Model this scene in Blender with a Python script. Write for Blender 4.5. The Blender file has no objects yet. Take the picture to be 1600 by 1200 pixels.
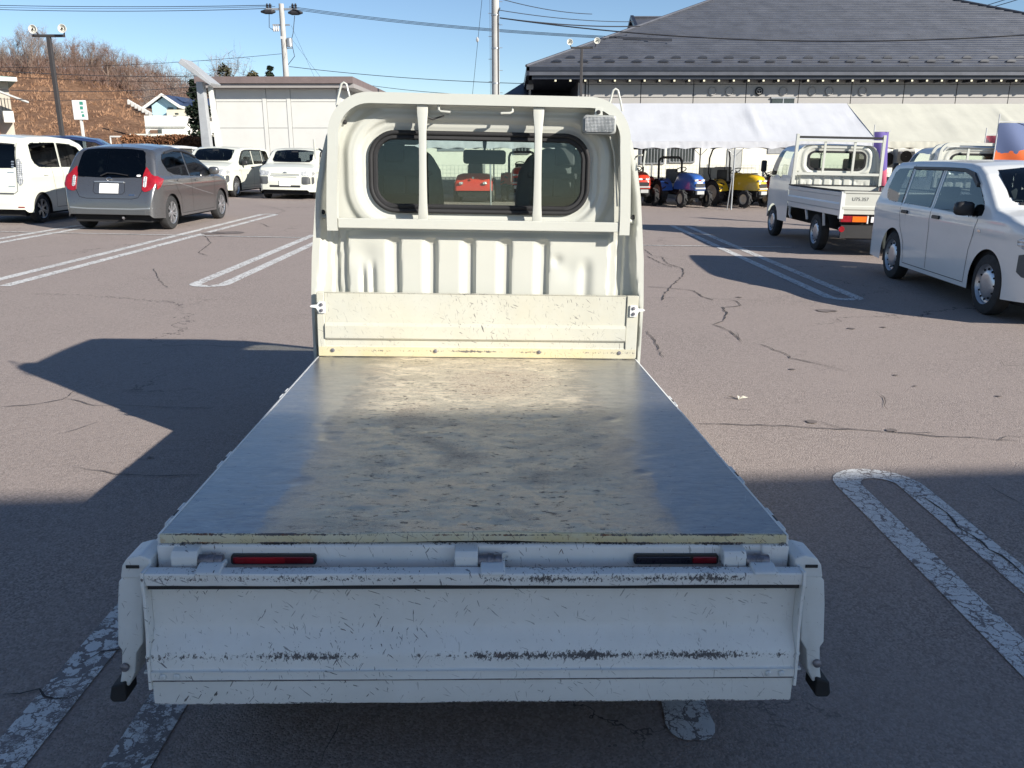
import bpy, bmesh, math, random
import numpy as np
from mathutils import Vector, Matrix, noise
from mathutils.bvhtree import BVHTree

S = bpy.context.scene
COL = S.collection
PI = math.pi
RAD = math.radians

# ------------------------------------------------------------------ camera
H_CAM = 1.495
F_PX = 1310.0            # focal length in pixels of a 1600 px wide frame
PITCH = math.atan(366 / F_PX)
cam_d = bpy.data.cameras.new('camera')
cam = bpy.data.objects.new('camera', cam_d)
COL.objects.link(cam)
cam.location = (0, 0, H_CAM)
cam.rotation_euler = (PI / 2 - PITCH, 0, 0)
cam_d.sensor_width = 36
cam_d.lens = 36 * F_PX / 1600
cam_d.clip_end = 2000
cam_d.clip_start = 0.05
S.camera = cam

# ------------------------------------------------------------------ sky and sun
SUN = Vector((1.67, -1.22, 1.0)).normalized()
EL = math.asin(SUN.z)
AZ = math.atan2(SUN.x, SUN.y)
world = bpy.data.worlds.new('World')
S.world = world
world.use_nodes = True
wn = world.node_tree
sky = wn.nodes.new('ShaderNodeTexSky')
sky.sky_type = 'NISHITA'
sky.sun_disc = False
sky.sun_elevation = EL
sky.sun_rotation = AZ
sky.altitude = 1500
sky.air_density = 1.0
sky.dust_density = 0.0
sky.ozone_density = 3.2
bg = wn.nodes['Background']
bg.inputs[1].default_value = 0.08
wn.links.new(sky.outputs[0], bg.inputs[0])
sd = bpy.data.lights.new('sun', 'SUN')
sd.energy = 5.0
sd.angle = RAD(0.55)
sd.color = (1.0, 0.94, 0.84)
sun = bpy.data.objects.new('sun', sd)
COL.objects.link(sun)
sun.rotation_euler = (-SUN).to_track_quat('-Z', 'Y').to_euler()
sun.location = SUN * 50
S.view_settings.view_transform = 'Standard'
S.view_settings.look = 'None'
S.view_settings.gamma = 1
S.view_settings.use_curve_mapping = False
S.view_settings.exposure = 0.74
S.cycles.max_bounces = 8
S.cycles.transparent_max_bounces = 16

# ------------------------------------------------------------------ geometry helpers
SP, CP = math.sin(PITCH), math.cos(PITCH)


def P(px, py, Y):
    """World point of a photograph pixel at the distance Y (metres ahead of the camera)."""
    a, b = (px - 800) / F_PX, (py - 600) / F_PX
    d = Vector((a, CP - b * SP, -SP - b * CP))
    return Vector((0, 0, H_CAM)) + d * (Y / d.y)


def gh(X, Y):
    """Height of the lot: it falls a little to the right and away."""
    return -.0187 * max(-14, min(14, X)) - .003 * max(0, min(30, Y))


def G(px, py):
    """Ground point under a photograph pixel."""
    z = 0
    for i in range(25):
        a, b = (px - 800) / F_PX, (py - 600) / F_PX
        d = Vector((a, CP - b * SP, -SP - b * CP))
        q = Vector((0, 0, H_CAM)) + d * ((z - H_CAM) / d.z)
        z = gh(q.x, q.y)
    return q


class MB:
    """Collects vertices and faces of one mesh."""

    def __init__(s):
        s.v, s.f = [], []

    def add(s, vs, fs, m=None):
        n = len(s.v)
        s.v += [tuple(m @ Vector(v)) if m else tuple(v) for v in vs]
        s.f += [tuple(n + i for i in f) for f in fs]
        return s

    def box(s, x0, x1, y0, y1, z0, z1, m=None):
        vs = [(x, y, z) for z in (z0, z1) for y in (y0, y1) for x in (x0, x1)]
        return s.add(vs, [(0, 2, 3, 1), (4, 5, 7, 6), (0, 1, 5, 4), (2, 6, 7, 3), (0, 4, 6, 2), (1, 3, 7, 5)], m)

    def prism(s, poly, a0, a1, axis='x', m=None):
        """Extrude a 2-D polygon along an axis. x: (y,z)  y: (x,z)  z: (x,y)"""
        f = {'x': lambda a, p: (a, p[0], p[1]), 'y': lambda a, p: (p[0], a, p[1]), 'z': lambda a, p: (p[0], p[1], a)}[axis]
        n = len(poly)
        vs = [f(a0, p) for p in poly] + [f(a1, p) for p in poly]
        fs = [tuple(range(n)), tuple(range(2 * n - 1, n - 1, -1))]
        fs += [(i, i + n, (i + 1) % n + n, (i + 1) % n) for i in range(n)]
        return s.add(vs, fs, m)

    def tube(s, pts, r, n=6, closed=False, rs=None, sq=None, cap=True):
        pts = [Vector(p) for p in pts]
        N = len(pts)
        vs, fs = [], []
        up = None
        for i, p in enumerate(pts):
            if closed:
                t = pts[(i + 1) % N] - pts[i - 1]
            else:
                t = pts[min(i + 1, N - 1)] - pts[max(i - 1, 0)]
            t.normalize()
            if up is None:
                up = Vector((0, 0, 1)) if abs(t.z) < .9 else Vector((0, 1, 0))
            a = t.cross(up)
            if a.length < 1e-4:
                a = t.cross(Vector((1, 0, 0)))
            a.normalize()
            b = a.cross(t)
            up = b
            rr = rs[i] if rs else r
            for k in range(n):
                if sq:
                    ca, sa = [(1, 1), (-1, 1), (-1, -1), (1, -1)][k]
                    vs.append(p + a * ca * sq[0] / 2 + b * sa * sq[1] / 2)
                else:
                    w = 2 * PI * k / n
                    vs.append(p + a * math.cos(w) * rr + b * math.sin(w) * rr)
        M = N if closed else N - 1
        for i in range(M):
            for k in range(n):
                j = (i + 1) % N
                fs.append((i * n + k, i * n + (k + 1) % n, j * n + (k + 1) % n, j * n + k))
        if not closed and cap:
            fs.append(tuple(range(n - 1, -1, -1)))
            fs.append(tuple((N - 1) * n + k for k in range(n)))
        return s.add(vs, fs)

    def lathe(s, prof, n=24, axis='x', c=(0, 0, 0), closed=False):
        """prof: list of (axial, radius)"""
        vs, fs = [], []
        for a, r in prof:
            for k in range(n):
                w = 2 * PI * k / n
                u, v = r * math.cos(w), r * math.sin(w)
                vs.append({'x': (c[0] + a, c[1] + u, c[2] + v), 'y': (c[0] + u, c[1] + a, c[2] + v), 'z': (c[0] + u, c[1] + v, c[2] + a)}[axis])
        for i in range(len(prof) - 1 + (1 if closed else 0)):
            j = (i + 1) % len(prof)
            for k in range(n):
                fs.append((i * n + k, i * n + (k + 1) % n, j * n + (k + 1) % n, j * n + k))
        return s.add(vs, fs)

    def grid(s, fn, nu, nv, keep=None):
        vs = [fn(i / nu, j / nv) for j in range(nv + 1) for i in range(nu + 1)]
        fs = []
        for j in range(nv):
            for i in range(nu):
                if keep and not keep((i + .5) / nu, (j + .5) / nv):
                    continue
                a = j * (nu + 1) + i
                fs.append((a, a + 1, a + nu + 2, a + nu + 1))
        return s.add(vs, fs)

    def build(s, name, mt, parent=None, smooth=None, bevel=0, loc=None, recalc=True):
        me = bpy.data.meshes.new(name)
        me.from_pydata(s.v, [], s.f)
        if recalc or bevel:
            bm = bmesh.new()
            bm.from_mesh(me)
            if recalc:
                bmesh.ops.recalc_face_normals(bm, faces=bm.faces)
            if bevel:
                ed = [e for e in bm.edges if len(e.link_faces) == 2 and e.calc_face_angle(0) > .5]
                bmesh.ops.bevel(bm, geom=ed, offset=bevel, segments=2, affect='EDGES', profile=.5, clamp_overlap=True)
            bm.to_mesh(me)
            bm.free()
        me.materials.append(mt)
        if smooth is not None:
            me.polygons.foreach_set('use_smooth', [True] * len(me.polygons))
            me.set_sharp_from_angle(angle=RAD(smooth))
        o = bpy.data.objects.new(name, me)
        COL.objects.link(o)
        if parent:
            o.parent = parent
        if loc:
            o.location = loc
        return o


def tag(o, label=None, cat=None, group=None, kind=None):
    for k, v in (('label', label), ('category', cat), ('group', group), ('kind', kind)):
        if v:
            o[k] = v
    return o


def empty(name, loc, rz=0, label=None, cat=None, group=None, m=None):
    o = bpy.data.objects.new(name, None)
    COL.objects.link(o)
    o.empty_display_size = .2
    if m is not None:
        o.matrix_basis = m
    else:
        o.location = loc
        o.rotation_euler = (0, 0, rz)
    return tag(o, label, cat, group)


def copy_tree(o, parent=None):
    c = o.copy()
    COL.objects.link(c)
    if parent:
        c.parent = parent
    for ch in list(o.children):
        copy_tree(ch, c)
    return c


def on_lot(x, y, yaw, dz=0):
    """Matrix of a vehicle standing on the sloping lot."""
    return Matrix.Translation((x, y, gh(x, y) + dz)) @ Matrix.Rotation(.0187, 4, 'Y') @ Matrix.Rotation(-.003, 4, 'X') @ Matrix.Rotation(yaw, 4, 'Z')


# ------------------------------------------------------------------ materials
def new_mat(name):
    m = bpy.data.materials.new(name)
    m.use_nodes = True
    nt = m.node_tree
    return m, nt, nt.nodes['Principled BSDF']


class NT:
    """Short hand for node building."""

    def __init__(s, nt):
        s.nt = nt

    def n(s, t, **kw):
        nd = s.nt.nodes.new('ShaderNode' + t)
        for k, v in kw.items():
            if k.startswith('i_'):
                key = k[2:]
                key = int(key) if key.isdigit() else key.replace('_', ' ')
                if isinstance(v, bpy.types.NodeSocket):
                    s.nt.links.new(v, nd.inputs[key])
                else:
                    nd.inputs[key].default_value = v
            else:
                setattr(nd, k, v)
        return nd

    def coord(s, scale=(1, 1, 1), loc=(0, 0, 0), rot=(0, 0, 0)):
        tc = s.n('TexCoord')
        mp = s.n('Mapping', i_Vector=tc.outputs['Object'], i_Location=loc, i_Rotation=rot, i_Scale=scale)
        return mp.outputs[0]

    def noise(s, vec, scale=5, detail=4, rough=.6, dist=0):
        return s.n('TexNoise', i_Vector=vec, i_Scale=scale, i_Detail=detail, i_Roughness=rough, i_Distortion=dist).outputs['Fac']

    def ramp(s, fac, a, b, c0=(0, 0, 0, 1), c1=(1, 1, 1, 1)):
        r = s.n('ValToRGB', i_Fac=fac)
        r.color_ramp.elements[0].position = a
        r.color_ramp.elements[1].position = b
        r.color_ramp.elements[0].color = c0
        r.color_ramp.elements[1].color = c1
        return r.outputs[0]

    def mix(s, fac, a, b, blend='MIX'):
        m = s.n('Mix', data_type='RGBA', blend_type=blend)
        for i, v in ((0, fac), (6, a), (7, b)):
            if isinstance(v, bpy.types.NodeSocket):
                s.nt.links.new(v, m.inputs[i])
            else:
                m.inputs[i].default_value = (v if i == 0 else (*v, 1) if len(v) == 3 else v)
        return m.outputs[2]

    def math(s, op, a, b=0.0, c=None):
        m = s.n('Math', operation=op)
        for i, v in ((0, a), (1, b), (2, c)):
            if v is None:
                continue
            if isinstance(v, bpy.types.NodeSocket):
                s.nt.links.new(v, m.inputs[i])
            else:
                m.inputs[i].default_value = v
        return m.outputs[0]

    def bump(s, h, strength=.3, dist=.01):
        return s.n('Bump', i_Height=h, i_Strength=strength, i_Distance=dist).outputs[0]


def plain(name, col, rough=.5, metal=0, coat=0, var=.06, vscale=3, bump=0, spec=.5):
    m, nt, b = new_mat(name)
    q = NT(nt)
    v = q.noise(q.coord(), vscale, 5, .65)
    c0 = tuple(max(0, c * (1 - var)) for c in col)
    c1 = tuple(min(1, c * (1 + var)) for c in col)
    nt.links.new(q.mix(q.ramp(v, .3, .7), c0, c1), b.inputs['Base Color'])
    b.inputs['Roughness'].default_value = rough
    b.inputs['Metallic'].default_value = metal
    b.inputs['Coat Weight'].default_value = coat
    b.inputs['Coat Roughness'].default_value = .05
    b.inputs['Specular IOR Level'].default_value = spec
    if bump:
        nt.links.new(q.bump(q.noise(q.coord(), vscale * 12, 3), bump, .004), b.inputs['Normal'])
    return m


def car_paint(name, col, metal=0, rough=.32):
    m, nt, b = new_mat(name)
    q = NT(nt)
    d = q.noise(q.coord((1, 1, 2)), 1.8, 6, .7)
    sp = q.noise(q.coord(), 60, 3, .7)
    dirt = q.math('MULTIPLY', q.ramp(d, .45, .85), .22)
    c = q.mix(dirt, col, tuple(.55 * x + .09 * k for x, k in zip(col, (1, .92, .8))))
    c = q.mix(q.n('NewGeometry').outputs['Backfacing'], c, (.16, .165, .165))
    nt.links.new(c, b.inputs['Base Color'])
    nt.links.new(q.math('MULTIPLY_ADD', sp, .12, rough - .05), b.inputs['Roughness'])
    b.inputs['Metallic'].default_value = metal
    b.inputs['Coat Weight'].default_value = .7
    b.inputs['Coat Roughness'].default_value = .06
    return m


def glass_dark(name, col=(.012, .016, .02), rough=.04):
    m, nt, b = new_mat(name)
    q = NT(nt)
    d = q.noise(q.coord((1, 1, 1)), 2.5, 4, .6)
    nt.links.new(q.mix(q.ramp(d, .35, .7), col, tuple(x * 1.3 + .002 for x in col)), b.inputs['Base Color'])
    b.inputs['Roughness'].default_value = rough
    b.inputs['IOR'].default_value = 1.5
    return m


def glass_clear(name, tint=(.8, .86, .82), refl=1.45):
    m, nt, b = new_mat(name)
    nt.nodes.remove(b)
    q = NT(nt)
    tr = q.n('BsdfTransparent', i_Color=(*tint, 1))
    gl = q.n('BsdfGlossy', i_Roughness=.02, i_Color=(1, 1, 1, 1))
    fr = q.n('Fresnel', i_IOR=refl)
    mx = q.n('MixShader', i_Fac=fr.outputs[0])
    nt.links.new(tr.outputs[0], mx.inputs[1])
    nt.links.new(gl.outputs[0], mx.inputs[2])
    nt.links.new(mx.outputs[0], nt.nodes['Material Output'].inputs[0])
    return m


def worn_paint(name, base, bands=(), amount=.5, rust=.3, axis_z=True, yellow=0, scale=1.0):
    """White truck paint with scratches down to dark metal; bands = [(z centre, half width, strength)] rub harder."""
    m, nt, b = new_mat(name)
    q = NT(nt)
    tc = q.n('TexCoord').outputs['Object']
    sx = q.n('SeparateXYZ', i_Vector=tc)
    z = sx.outputs['Z']
    # long thin scratches, three directions
    masks = []
    for i, (rot, sc, th) in enumerate((((0, .35, 0), (170, 60, 22), .735), ((0, -.55, 0), (190, 60, 26), .735), ((0, 1.2, 0), (190, 60, 22), .73), ((0, .05, 0), (260, 60, 22), .735), ((0, .8, 0), (200, 60, 20), .74))):
        v0 = q.n('Mapping', i_Vector=tc, i_Rotation=rot).outputs[0]
        v = q.n('Mapping', i_Vector=v0, i_Scale=tuple(k * scale for k in sc), i_Location=(i * 3.1, i * 1.7, i * 5.3)).outputs[0]
        n1 = q.noise(v, 1.0, 2, .5, .25)
        masks.append(q.math('GREATER_THAN', n1, th - .03 * amount))
    # small chips
    ch = q.noise(q.n('Mapping', i_Vector=tc, i_Scale=(110 * scale, 110 * scale, 110 * scale)).outputs[0], 1.0, 3, .6)
    masks.append(q.math('GREATER_THAN', ch, .735 - .03 * amount))
    sc = masks[0]
    for k in masks[1:]:
        sc = q.math('MAXIMUM', sc, k)
    patch = q.ramp(q.noise(tc, 3.5, 4, .6), .40, .62)
    sc = q.math('MULTIPLY', sc, q.math('MULTIPLY_ADD', patch, .75, .25))
    tot = sc
    fine = q.noise(q.n('Mapping', i_Vector=tc, i_Scale=(150, 150, 110)).outputs[0], 1.0, 6, .8)
    wob = q.noise(q.n('Mapping', i_Vector=tc, i_Scale=(6, 6, 1)).outputs[0], 1.0, 3, .6)
    for zc, hw, st in bands:
        d = q.math('DIVIDE', q.math('ABSOLUTE', q.math('SUBTRACT', z, zc)), hw)
        w = q.math('MAXIMUM', q.math('SUBTRACT', 1.0, d), 0.0)
        w = q.math('MULTIPLY', w, q.math('MULTIPLY_ADD', wob, 1.6, -.25))
        th = q.math('SUBTRACT', .82, q.math('MULTIPLY', w, st * .42))
        tot = q.math('MAXIMUM', tot, q.math('GREATER_THAN', fine, th))
    grime = q.noise(tc, 7, 6, .7)
    c = q.mix(q.math('MULTIPLY', q.ramp(grime, .35, .8), .32), base, tuple(x * k for x, k in zip(base, (.66, .63, .57))))
    if yellow:
        yl = q.ramp(q.noise(tc, 4, 5, .7), .35, .65)
        c = q.mix(q.math('MULTIPLY', yl, yellow), c, (.62, .50, .22))
    rn = q.ramp(q.noise(tc, 14, 5, .7), .62 - .1 * rust, .72)
    metal = q.mix(q.noise(tc, 40, 2), (.05, .048, .055), (.15, .14, .14))
    metal = q.mix(q.math('MULTIPLY', rn, rust * 1.6), metal, (.19, .075, .03))
    c = q.mix(tot, c, metal)
    halo = q.math('MULTIPLY', q.ramp(q.noise(tc, 22, 5, .75), .66 - .05 * rust, .74), rust * .6)
    c = q.mix(halo, c, (.34, .19, .09))
    nt.links.new(c, b.inputs['Base Color'])
    nt.links.new(q.math('MULTIPLY_ADD', tot, .25, .42), b.inputs['Roughness'])
    h = q.math('SUBTRACT', q.math('MULTIPLY', q.noise(tc, 9, 2), .6), q.math('MULTIPLY', tot, .25))
    nt.links.new(q.bump(h, .35, .004), b.inputs['Normal'])
    return m


CREAM = (.52, .525, .475)
M = {}
M['cream'] = car_paint('cream_truck_paint', CREAM, rough=.38)
M['gate'] = worn_paint('worn_gate_paint', (.80, .80, .78), [(.590, .032, 1.25), (.405, .030, 1.30), (.349, .007, 1.3), (.605, .006, 1.2), (.289, .006, 1.3)], .75, .3)
M['beam'] = worn_paint('worn_beam_paint', (.80, .80, .79), [(.638, .006, 1.4), (.582, .006, 1.3)], .6, .5)
M['lip'] = worn_paint('rusty_lip_paint', (.66, .64, .52), [(.660, .006, 1.5), (.641, .005, 1.5)], 1.2, 1.1, yellow=.7)
M['front'] = worn_paint('worn_front_panel_paint', (.52, .52, .46), [(.835, .02, .7), (.80, .018, .6), (.944, .006, 1.1), (.70, .012, .9)], .9, .22, yellow=.12)
M['flange'] = worn_paint('worn_flange_paint', (.53, .505, .39), [(.69, .016, 1.25)], .8, .35, yellow=.5)
M['side'] = worn_paint('worn_side_gate_paint', (.74, .75, .74), [(.60, .02, 1.0)], .2, .3)
M['worn_steel'] = plain('worn_hinge_steel', (.22, .21, .23), .45, .6, var=.5, vscale=60)
M['rubber'] = plain('black_rubber', (.018, .018, .02), .75, var=.3)
M['tyre'] = plain('tyre_rubber', (.028, .028, .029), .85, var=.35, vscale=12, bump=.4)
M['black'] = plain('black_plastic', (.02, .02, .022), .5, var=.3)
M['dark'] = plain('dark_underbody', (.012, .012, .013), .9, var=.3)
M['rim'] = plain('silver_wheel', (.55, .56, .58), .35, .85, var=.1, vscale=8)
M['chrome'] = plain('chrome', (.7, .7, .72), .12, 1, var=.05)
M['glass'] = glass_clear('tinted_car_glass', (.42, .47, .48), 1.5)
M['privacy'] = glass_clear('privacy_glass', (.16, .18, .20), 1.5)
M['black_glass'] = glass_dark('dark_window_glass')
M['glass_grey'] = glass_dark('car_glass_with_pale_interior', (.05, .06, .065))
M['clear'] = glass_clear('clear_window_glass')
M['clear2'] = glass_clear('windscreen_glass', (.9, .94, .92), 1.3)
M['red_lens'] = plain('red_lens', (.30, .010, .016), .15, coat=1, var=.3, vscale=14)
M['dark_red'] = plain('dark_red_reflector', (.16, .006, .012), .2, coat=1, var=.3, vscale=14)
M['dark_lens'] = plain('dark_lens', (.015, .012, .02), .15, coat=1, var=.3, vscale=14)
M['orange_lens'] = plain('orange_lens', (.75, .16, .01), .2, coat=1, var=.2)
M['plate'] = plain('blank_number_plate', (.82, .82, .82), .5, var=.01)
M['white_paint'] = car_paint('white_car_paint', (.72, .73, .72))
M['white_van'] = car_paint('warm_white_car_paint', (.70, .71, .62))
M['grey_paint'] = car_paint('gunmetal_car_paint', (.21, .21, .212), metal=.8, rough=.28)
M['blue_paint'] = car_paint('dark_blue_car_paint', (.03, .05, .13), metal=.4)
M['silver_paint'] = car_paint('silver_car_paint', (.42, .45, .47), metal=.7)
M['grey_plastic'] = plain('grey_bumper_plastic', (.075, .08, .085), .6, var=.1)
M['seat'] = plain('grey_seat_fabric', (.12, .13, .135), .9, var=.15, vscale=20, bump=.3)
M['trim'] = plain('dark_cab_trim', (.05, .055, .06), .7, var=.15)


def lens_mat(name, sc=55):
    m, nt, b = new_mat(name)
    q = NT(nt)
    v = q.coord((1, 1, 1))
    w1 = q.n('TexWave', wave_type='BANDS', bands_direction='X', i_Vector=v, i_Scale=sc, i_Distortion=.4).outputs['Fac']
    w2 = q.n('TexWave', wave_type='BANDS', bands_direction='Z', i_Vector=v, i_Scale=sc, i_Distortion=.4).outputs['Fac']
    h = q.math('ADD', w1, w2)
    nt.links.new(q.mix(q.math('MULTIPLY', q.ramp(q.noise(v, 18, 3), .35, .7), q.ramp(h, .5, 1.4)), (.35, .36, .36), (.95, .96, .96)), b.inputs['Base Color'])
    b.inputs['Metallic'].default_value = .25
    b.inputs['Roughness'].default_value = .22
    b.inputs['Coat Weight'].default_value = 1
    nt.links.new(q.bump(h, .9, .006), b.inputs['Normal'])
    return m


M['lens'] = lens_mat('ribbed_lamp_lens')
M['headlight'] = lens_mat('headlamp_lens', 9)


def bed_mat():
    m, nt, b = new_mat('scuffed_bare_steel')
    q = NT(nt)
    tc = q.n('TexCoord').outputs['Object']
    st = q.n('Mapping', i_Vector=tc, i_Scale=(7, 17, 1)).outputs[0]
    st2 = q.n('Mapping', i_Vector=tc, i_Scale=(20, 70, 1), i_Rotation=(0, 0, .12)).outputs[0]
    sx = q.n('SeparateXYZ', i_Vector=tc)
    ax = q.math('ABSOLUTE', q.math('MULTIPLY_ADD', sx.outputs[0], 1.0, .01))
    # the middle, where loads were dragged, is rougher, dirtier, and tinted for the cab's reflection
    mid = q.math('SUBTRACT', 1.0, q.ramp(q.math('ADD', ax, q.math('MULTIPLY', q.noise(tc, 5, 4), .16)), .40, .56))
    n1 = q.noise(st, 1.0, 7, .72, 1.6)
    n2 = q.noise(st2, 1.0, 6, .7, 1.2)
    n3 = q.noise(tc, 2.2, 5, .65, .8)
    tan = q.math('MULTIPLY', q.ramp(n1, .49, .56), q.math('MULTIPLY_ADD', mid, .75, .10))
    brown = q.math('MULTIPLY', q.ramp(n3, .52, .68), q.math('MULTIPLY_ADD', mid, .7, .12))
    c = q.mix(q.ramp(n2, .35, .7), (.26, .26, .275), (.42, .418, .42))
    c = q.mix(q.math('MULTIPLY', mid, .55), c, (.60, .505, .39))  # warm tan painted in for the pale cab mirrored in the steel
    c = q.mix(q.math('MULTIPLY', tan, .85), c, (.86, .73, .54))  # dust and scuffs, contrast raised to stand for glints off small bumps
    c = q.mix(q.math('MULTIPLY', brown, .85), c, (.22, .12, .085))
    pit = q.math('MULTIPLY', q.ramp(q.noise(q.n('Mapping', i_Vector=tc, i_Scale=(16, 30, 1)).outputs[0], 1.0, 5, .7, .6), .60, .68), mid)
    c = q.mix(q.math('MULTIPLY', pit, .6), c, (.10, .085, .085))
    fs_ = q.math('GREATER_THAN', q.noise(q.n('Mapping', i_Vector=q.n('Mapping', i_Vector=tc, i_Rotation=(0, 0, .5)).outputs[0], i_Scale=(18, 170, 1)).outputs[0], 1.0, 3, .6), .70)
    fs2 = q.math('GREATER_THAN', q.noise(q.n('Mapping', i_Vector=q.n('Mapping', i_Vector=tc, i_Rotation=(0, 0, -1.2)).outputs[0], i_Scale=(12, 190, 1)).outputs[0], 1.0, 3, .6), .71)
    c = q.mix(q.math('MULTIPLY', q.math('MAXIMUM', fs_, fs2), .55), c, (.60, .58, .52))
    fl = q.noise(q.n('Mapping', i_Vector=tc, i_Scale=(26, 75, 1)).outputs[0], 1.0, 7, .85, 2.2)
    fil = q.math('MULTIPLY', q.math('MULTIPLY', q.math('LESS_THAN', q.math('ABSOLUTE', q.math('SUBTRACT', fl, .5)), .020), mid), q.ramp(n3, .30, .5))
    c = q.mix(q.math('MULTIPLY', fil, .9), c, (.90, .82, .64))
    dk = q.math('MULTIPLY', q.math('GREATER_THAN', q.noise(q.n('Mapping', i_Vector=tc, i_Scale=(30, 60, 1)).outputs[0], 1.0, 5, .75), .60), q.math('MULTIPLY_ADD', mid, .9, .06))
    c = q.mix(q.math('MULTIPLY', dk, .85), c, (.07, .05, .045))
    # curled drag marks
    wv = q.n('TexWave', wave_type='RINGS', i_Vector=q.n('Mapping', i_Vector=tc, i_Scale=(5, 8, 1), i_Location=(1.3, .4, 0)).outputs[0], i_Scale=1.3, i_Distortion=14.0, i_Detail=4.0, i_Detail_Scale=1.6).outputs['Fac']
    curl = q.math('MULTIPLY', q.math('MULTIPLY', q.math('GREATER_THAN', wv, .955), mid), q.ramp(n3, .35, .6))
    c = q.mix(q.math('MULTIPLY', curl, .5), c, (.62, .58, .46))
    # cream paint left at the front corners
    yfr = q.math('SUBTRACT', sx.outputs[1], q.math('MULTIPLY', q.math('SUBTRACT', .7, ax), .16))
    pm = q.math('GREATER_THAN', q.math('ADD', q.math('MULTIPLY', q.math('SUBTRACT', yfr, 1.80), 2.6), q.noise(st2, 1.2, 5, .7)), .80)
    c = q.mix(pm, c, (.70, .66, .52))
    ru = q.math('MULTIPLY', q.math('GREATER_THAN', q.noise(st2, .8, 6, .75), .66), q.math('SUBTRACT', 1.0, q.ramp(sx.outputs[1], .0, .16)))
    c = q.mix(ru, c, (.30, .15, .08))
    nt.links.new(c, b.inputs['Base Color'])
    met = q.math('SUBTRACT', .80, q.math('MULTIPLY', q.math('MAXIMUM', tan, q.math('MAXIMUM', pm, brown)), .62))
    met = q.math('SUBTRACT', met, q.math('MULTIPLY', mid, .10))
    met = q.math('MAXIMUM', met, .05)
    nt.links.new(met, b.inputs['Metallic'])
    ro = q.math('ADD', q.math('MULTIPLY_ADD', n2, .16, .22), q.math('MULTIPLY', q.math('MAXIMUM', tan, brown), .18))
    ro = q.math('ADD', ro, q.math('ADD', q.math('MULTIPLY', mid, .03), q.math('MULTIPLY', q.math('MAXIMUM', fil, q.math('MAXIMUM', dk, curl)), .22)))
    nt.links.new(ro, b.inputs['Roughness'])
    h = q.math('ADD', q.math('MULTIPLY', q.noise(q.n('Mapping', i_Vector=tc, i_Scale=(14, 30, 1)).outputs[0], 1, 5, .7), q.math('MULTIPLY_ADD', mid, .7, .12)), q.math('MULTIPLY', n2, .10))
    h = q.math('ADD', h, q.math('MULTIPLY', q.math('SUBTRACT', fil, dk), .45))
    h = q.math('ADD', h, q.math('MULTIPLY', q.math('MULTIPLY', fl, mid), 1.6))
    nt.links.new(q.bump(h, .6, .006), b.inputs['Normal'])
    return m


M['bed'] = bed_mat()


def asphalt_mat():
    m, nt, b = new_mat('worn_pinkish_asphalt')
    q = NT(nt)
    tc = q.n('TexCoord').outputs['Object']
    ag = q.n('TexVoronoi', i_Vector=tc, i_Scale=150)
    fine = q.noise(tc, 260, 3, .8)
    mid = q.noise(tc, 28, 4, .75)
    big = q.noise(tc, .55, 6, .65)
    stones = q.ramp(ag.outputs['Color'], .15, .95)
    c = q.mix(stones, (.17, .141, .128), (.45, .382, .350))
    c = q.mix(q.ramp(big, .3, .72), c, (.325, .272, .248))
    c = q.mix(q.math('MULTIPLY', q.ramp(mid, .52, .75), .45), c, (.15, .13, .125))
    pits = q.math('GREATER_THAN', fine, .66)
    c = q.mix(q.math('MULTIPLY', pits, .6), c, (.05, .045, .045))
    lite = q.math('GREATER_THAN', q.noise(tc, 120, 2, .6), .735)
    c = q.mix(q.math('MULTIPLY', lite, .7), c, (.52, .47, .44))
    # fine cracking
    dv = q.n('Mapping', i_Vector=tc, i_Scale=(1, 1, 1)).outputs[0]
    wob = q.n('TexNoise', i_Vector=tc, i_Scale=2.2, i_Detail=5.0, i_Roughness=.7)
    vv = q.n('VectorMath', operation='MULTIPLY_ADD', i_0=wob.outputs['Color'], i_1=(1.1, 1.1, 0), i_2=dv).outputs[0]
    cr = q.n('TexVoronoi', feature='DISTANCE_TO_EDGE', i_Vector=vv, i_Scale=.28).outputs['Distance']
    cm = q.math('MULTIPLY', q.math('LESS_THAN', cr, .0016), q.ramp(q.noise(tc, .35, 3), .48, .56))
    c = q.mix(q.math('MULTIPLY', cm, .8), c, (.04, .035, .035))
    nt.links.new(c, b.inputs['Base Color'])
    b.inputs['Roughness'].default_value = .88
    b.inputs['Specular IOR Level'].default_value = .25
    h = q.math('ADD', q.math('MULTIPLY', ag.outputs['Distance'], -.6), q.math('MULTIPLY', fine, .5))
    nt.links.new(q.bump(h, .75, .006), b.inputs['Normal'])
    return m


M['asphalt'] = asphalt_mat()


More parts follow.
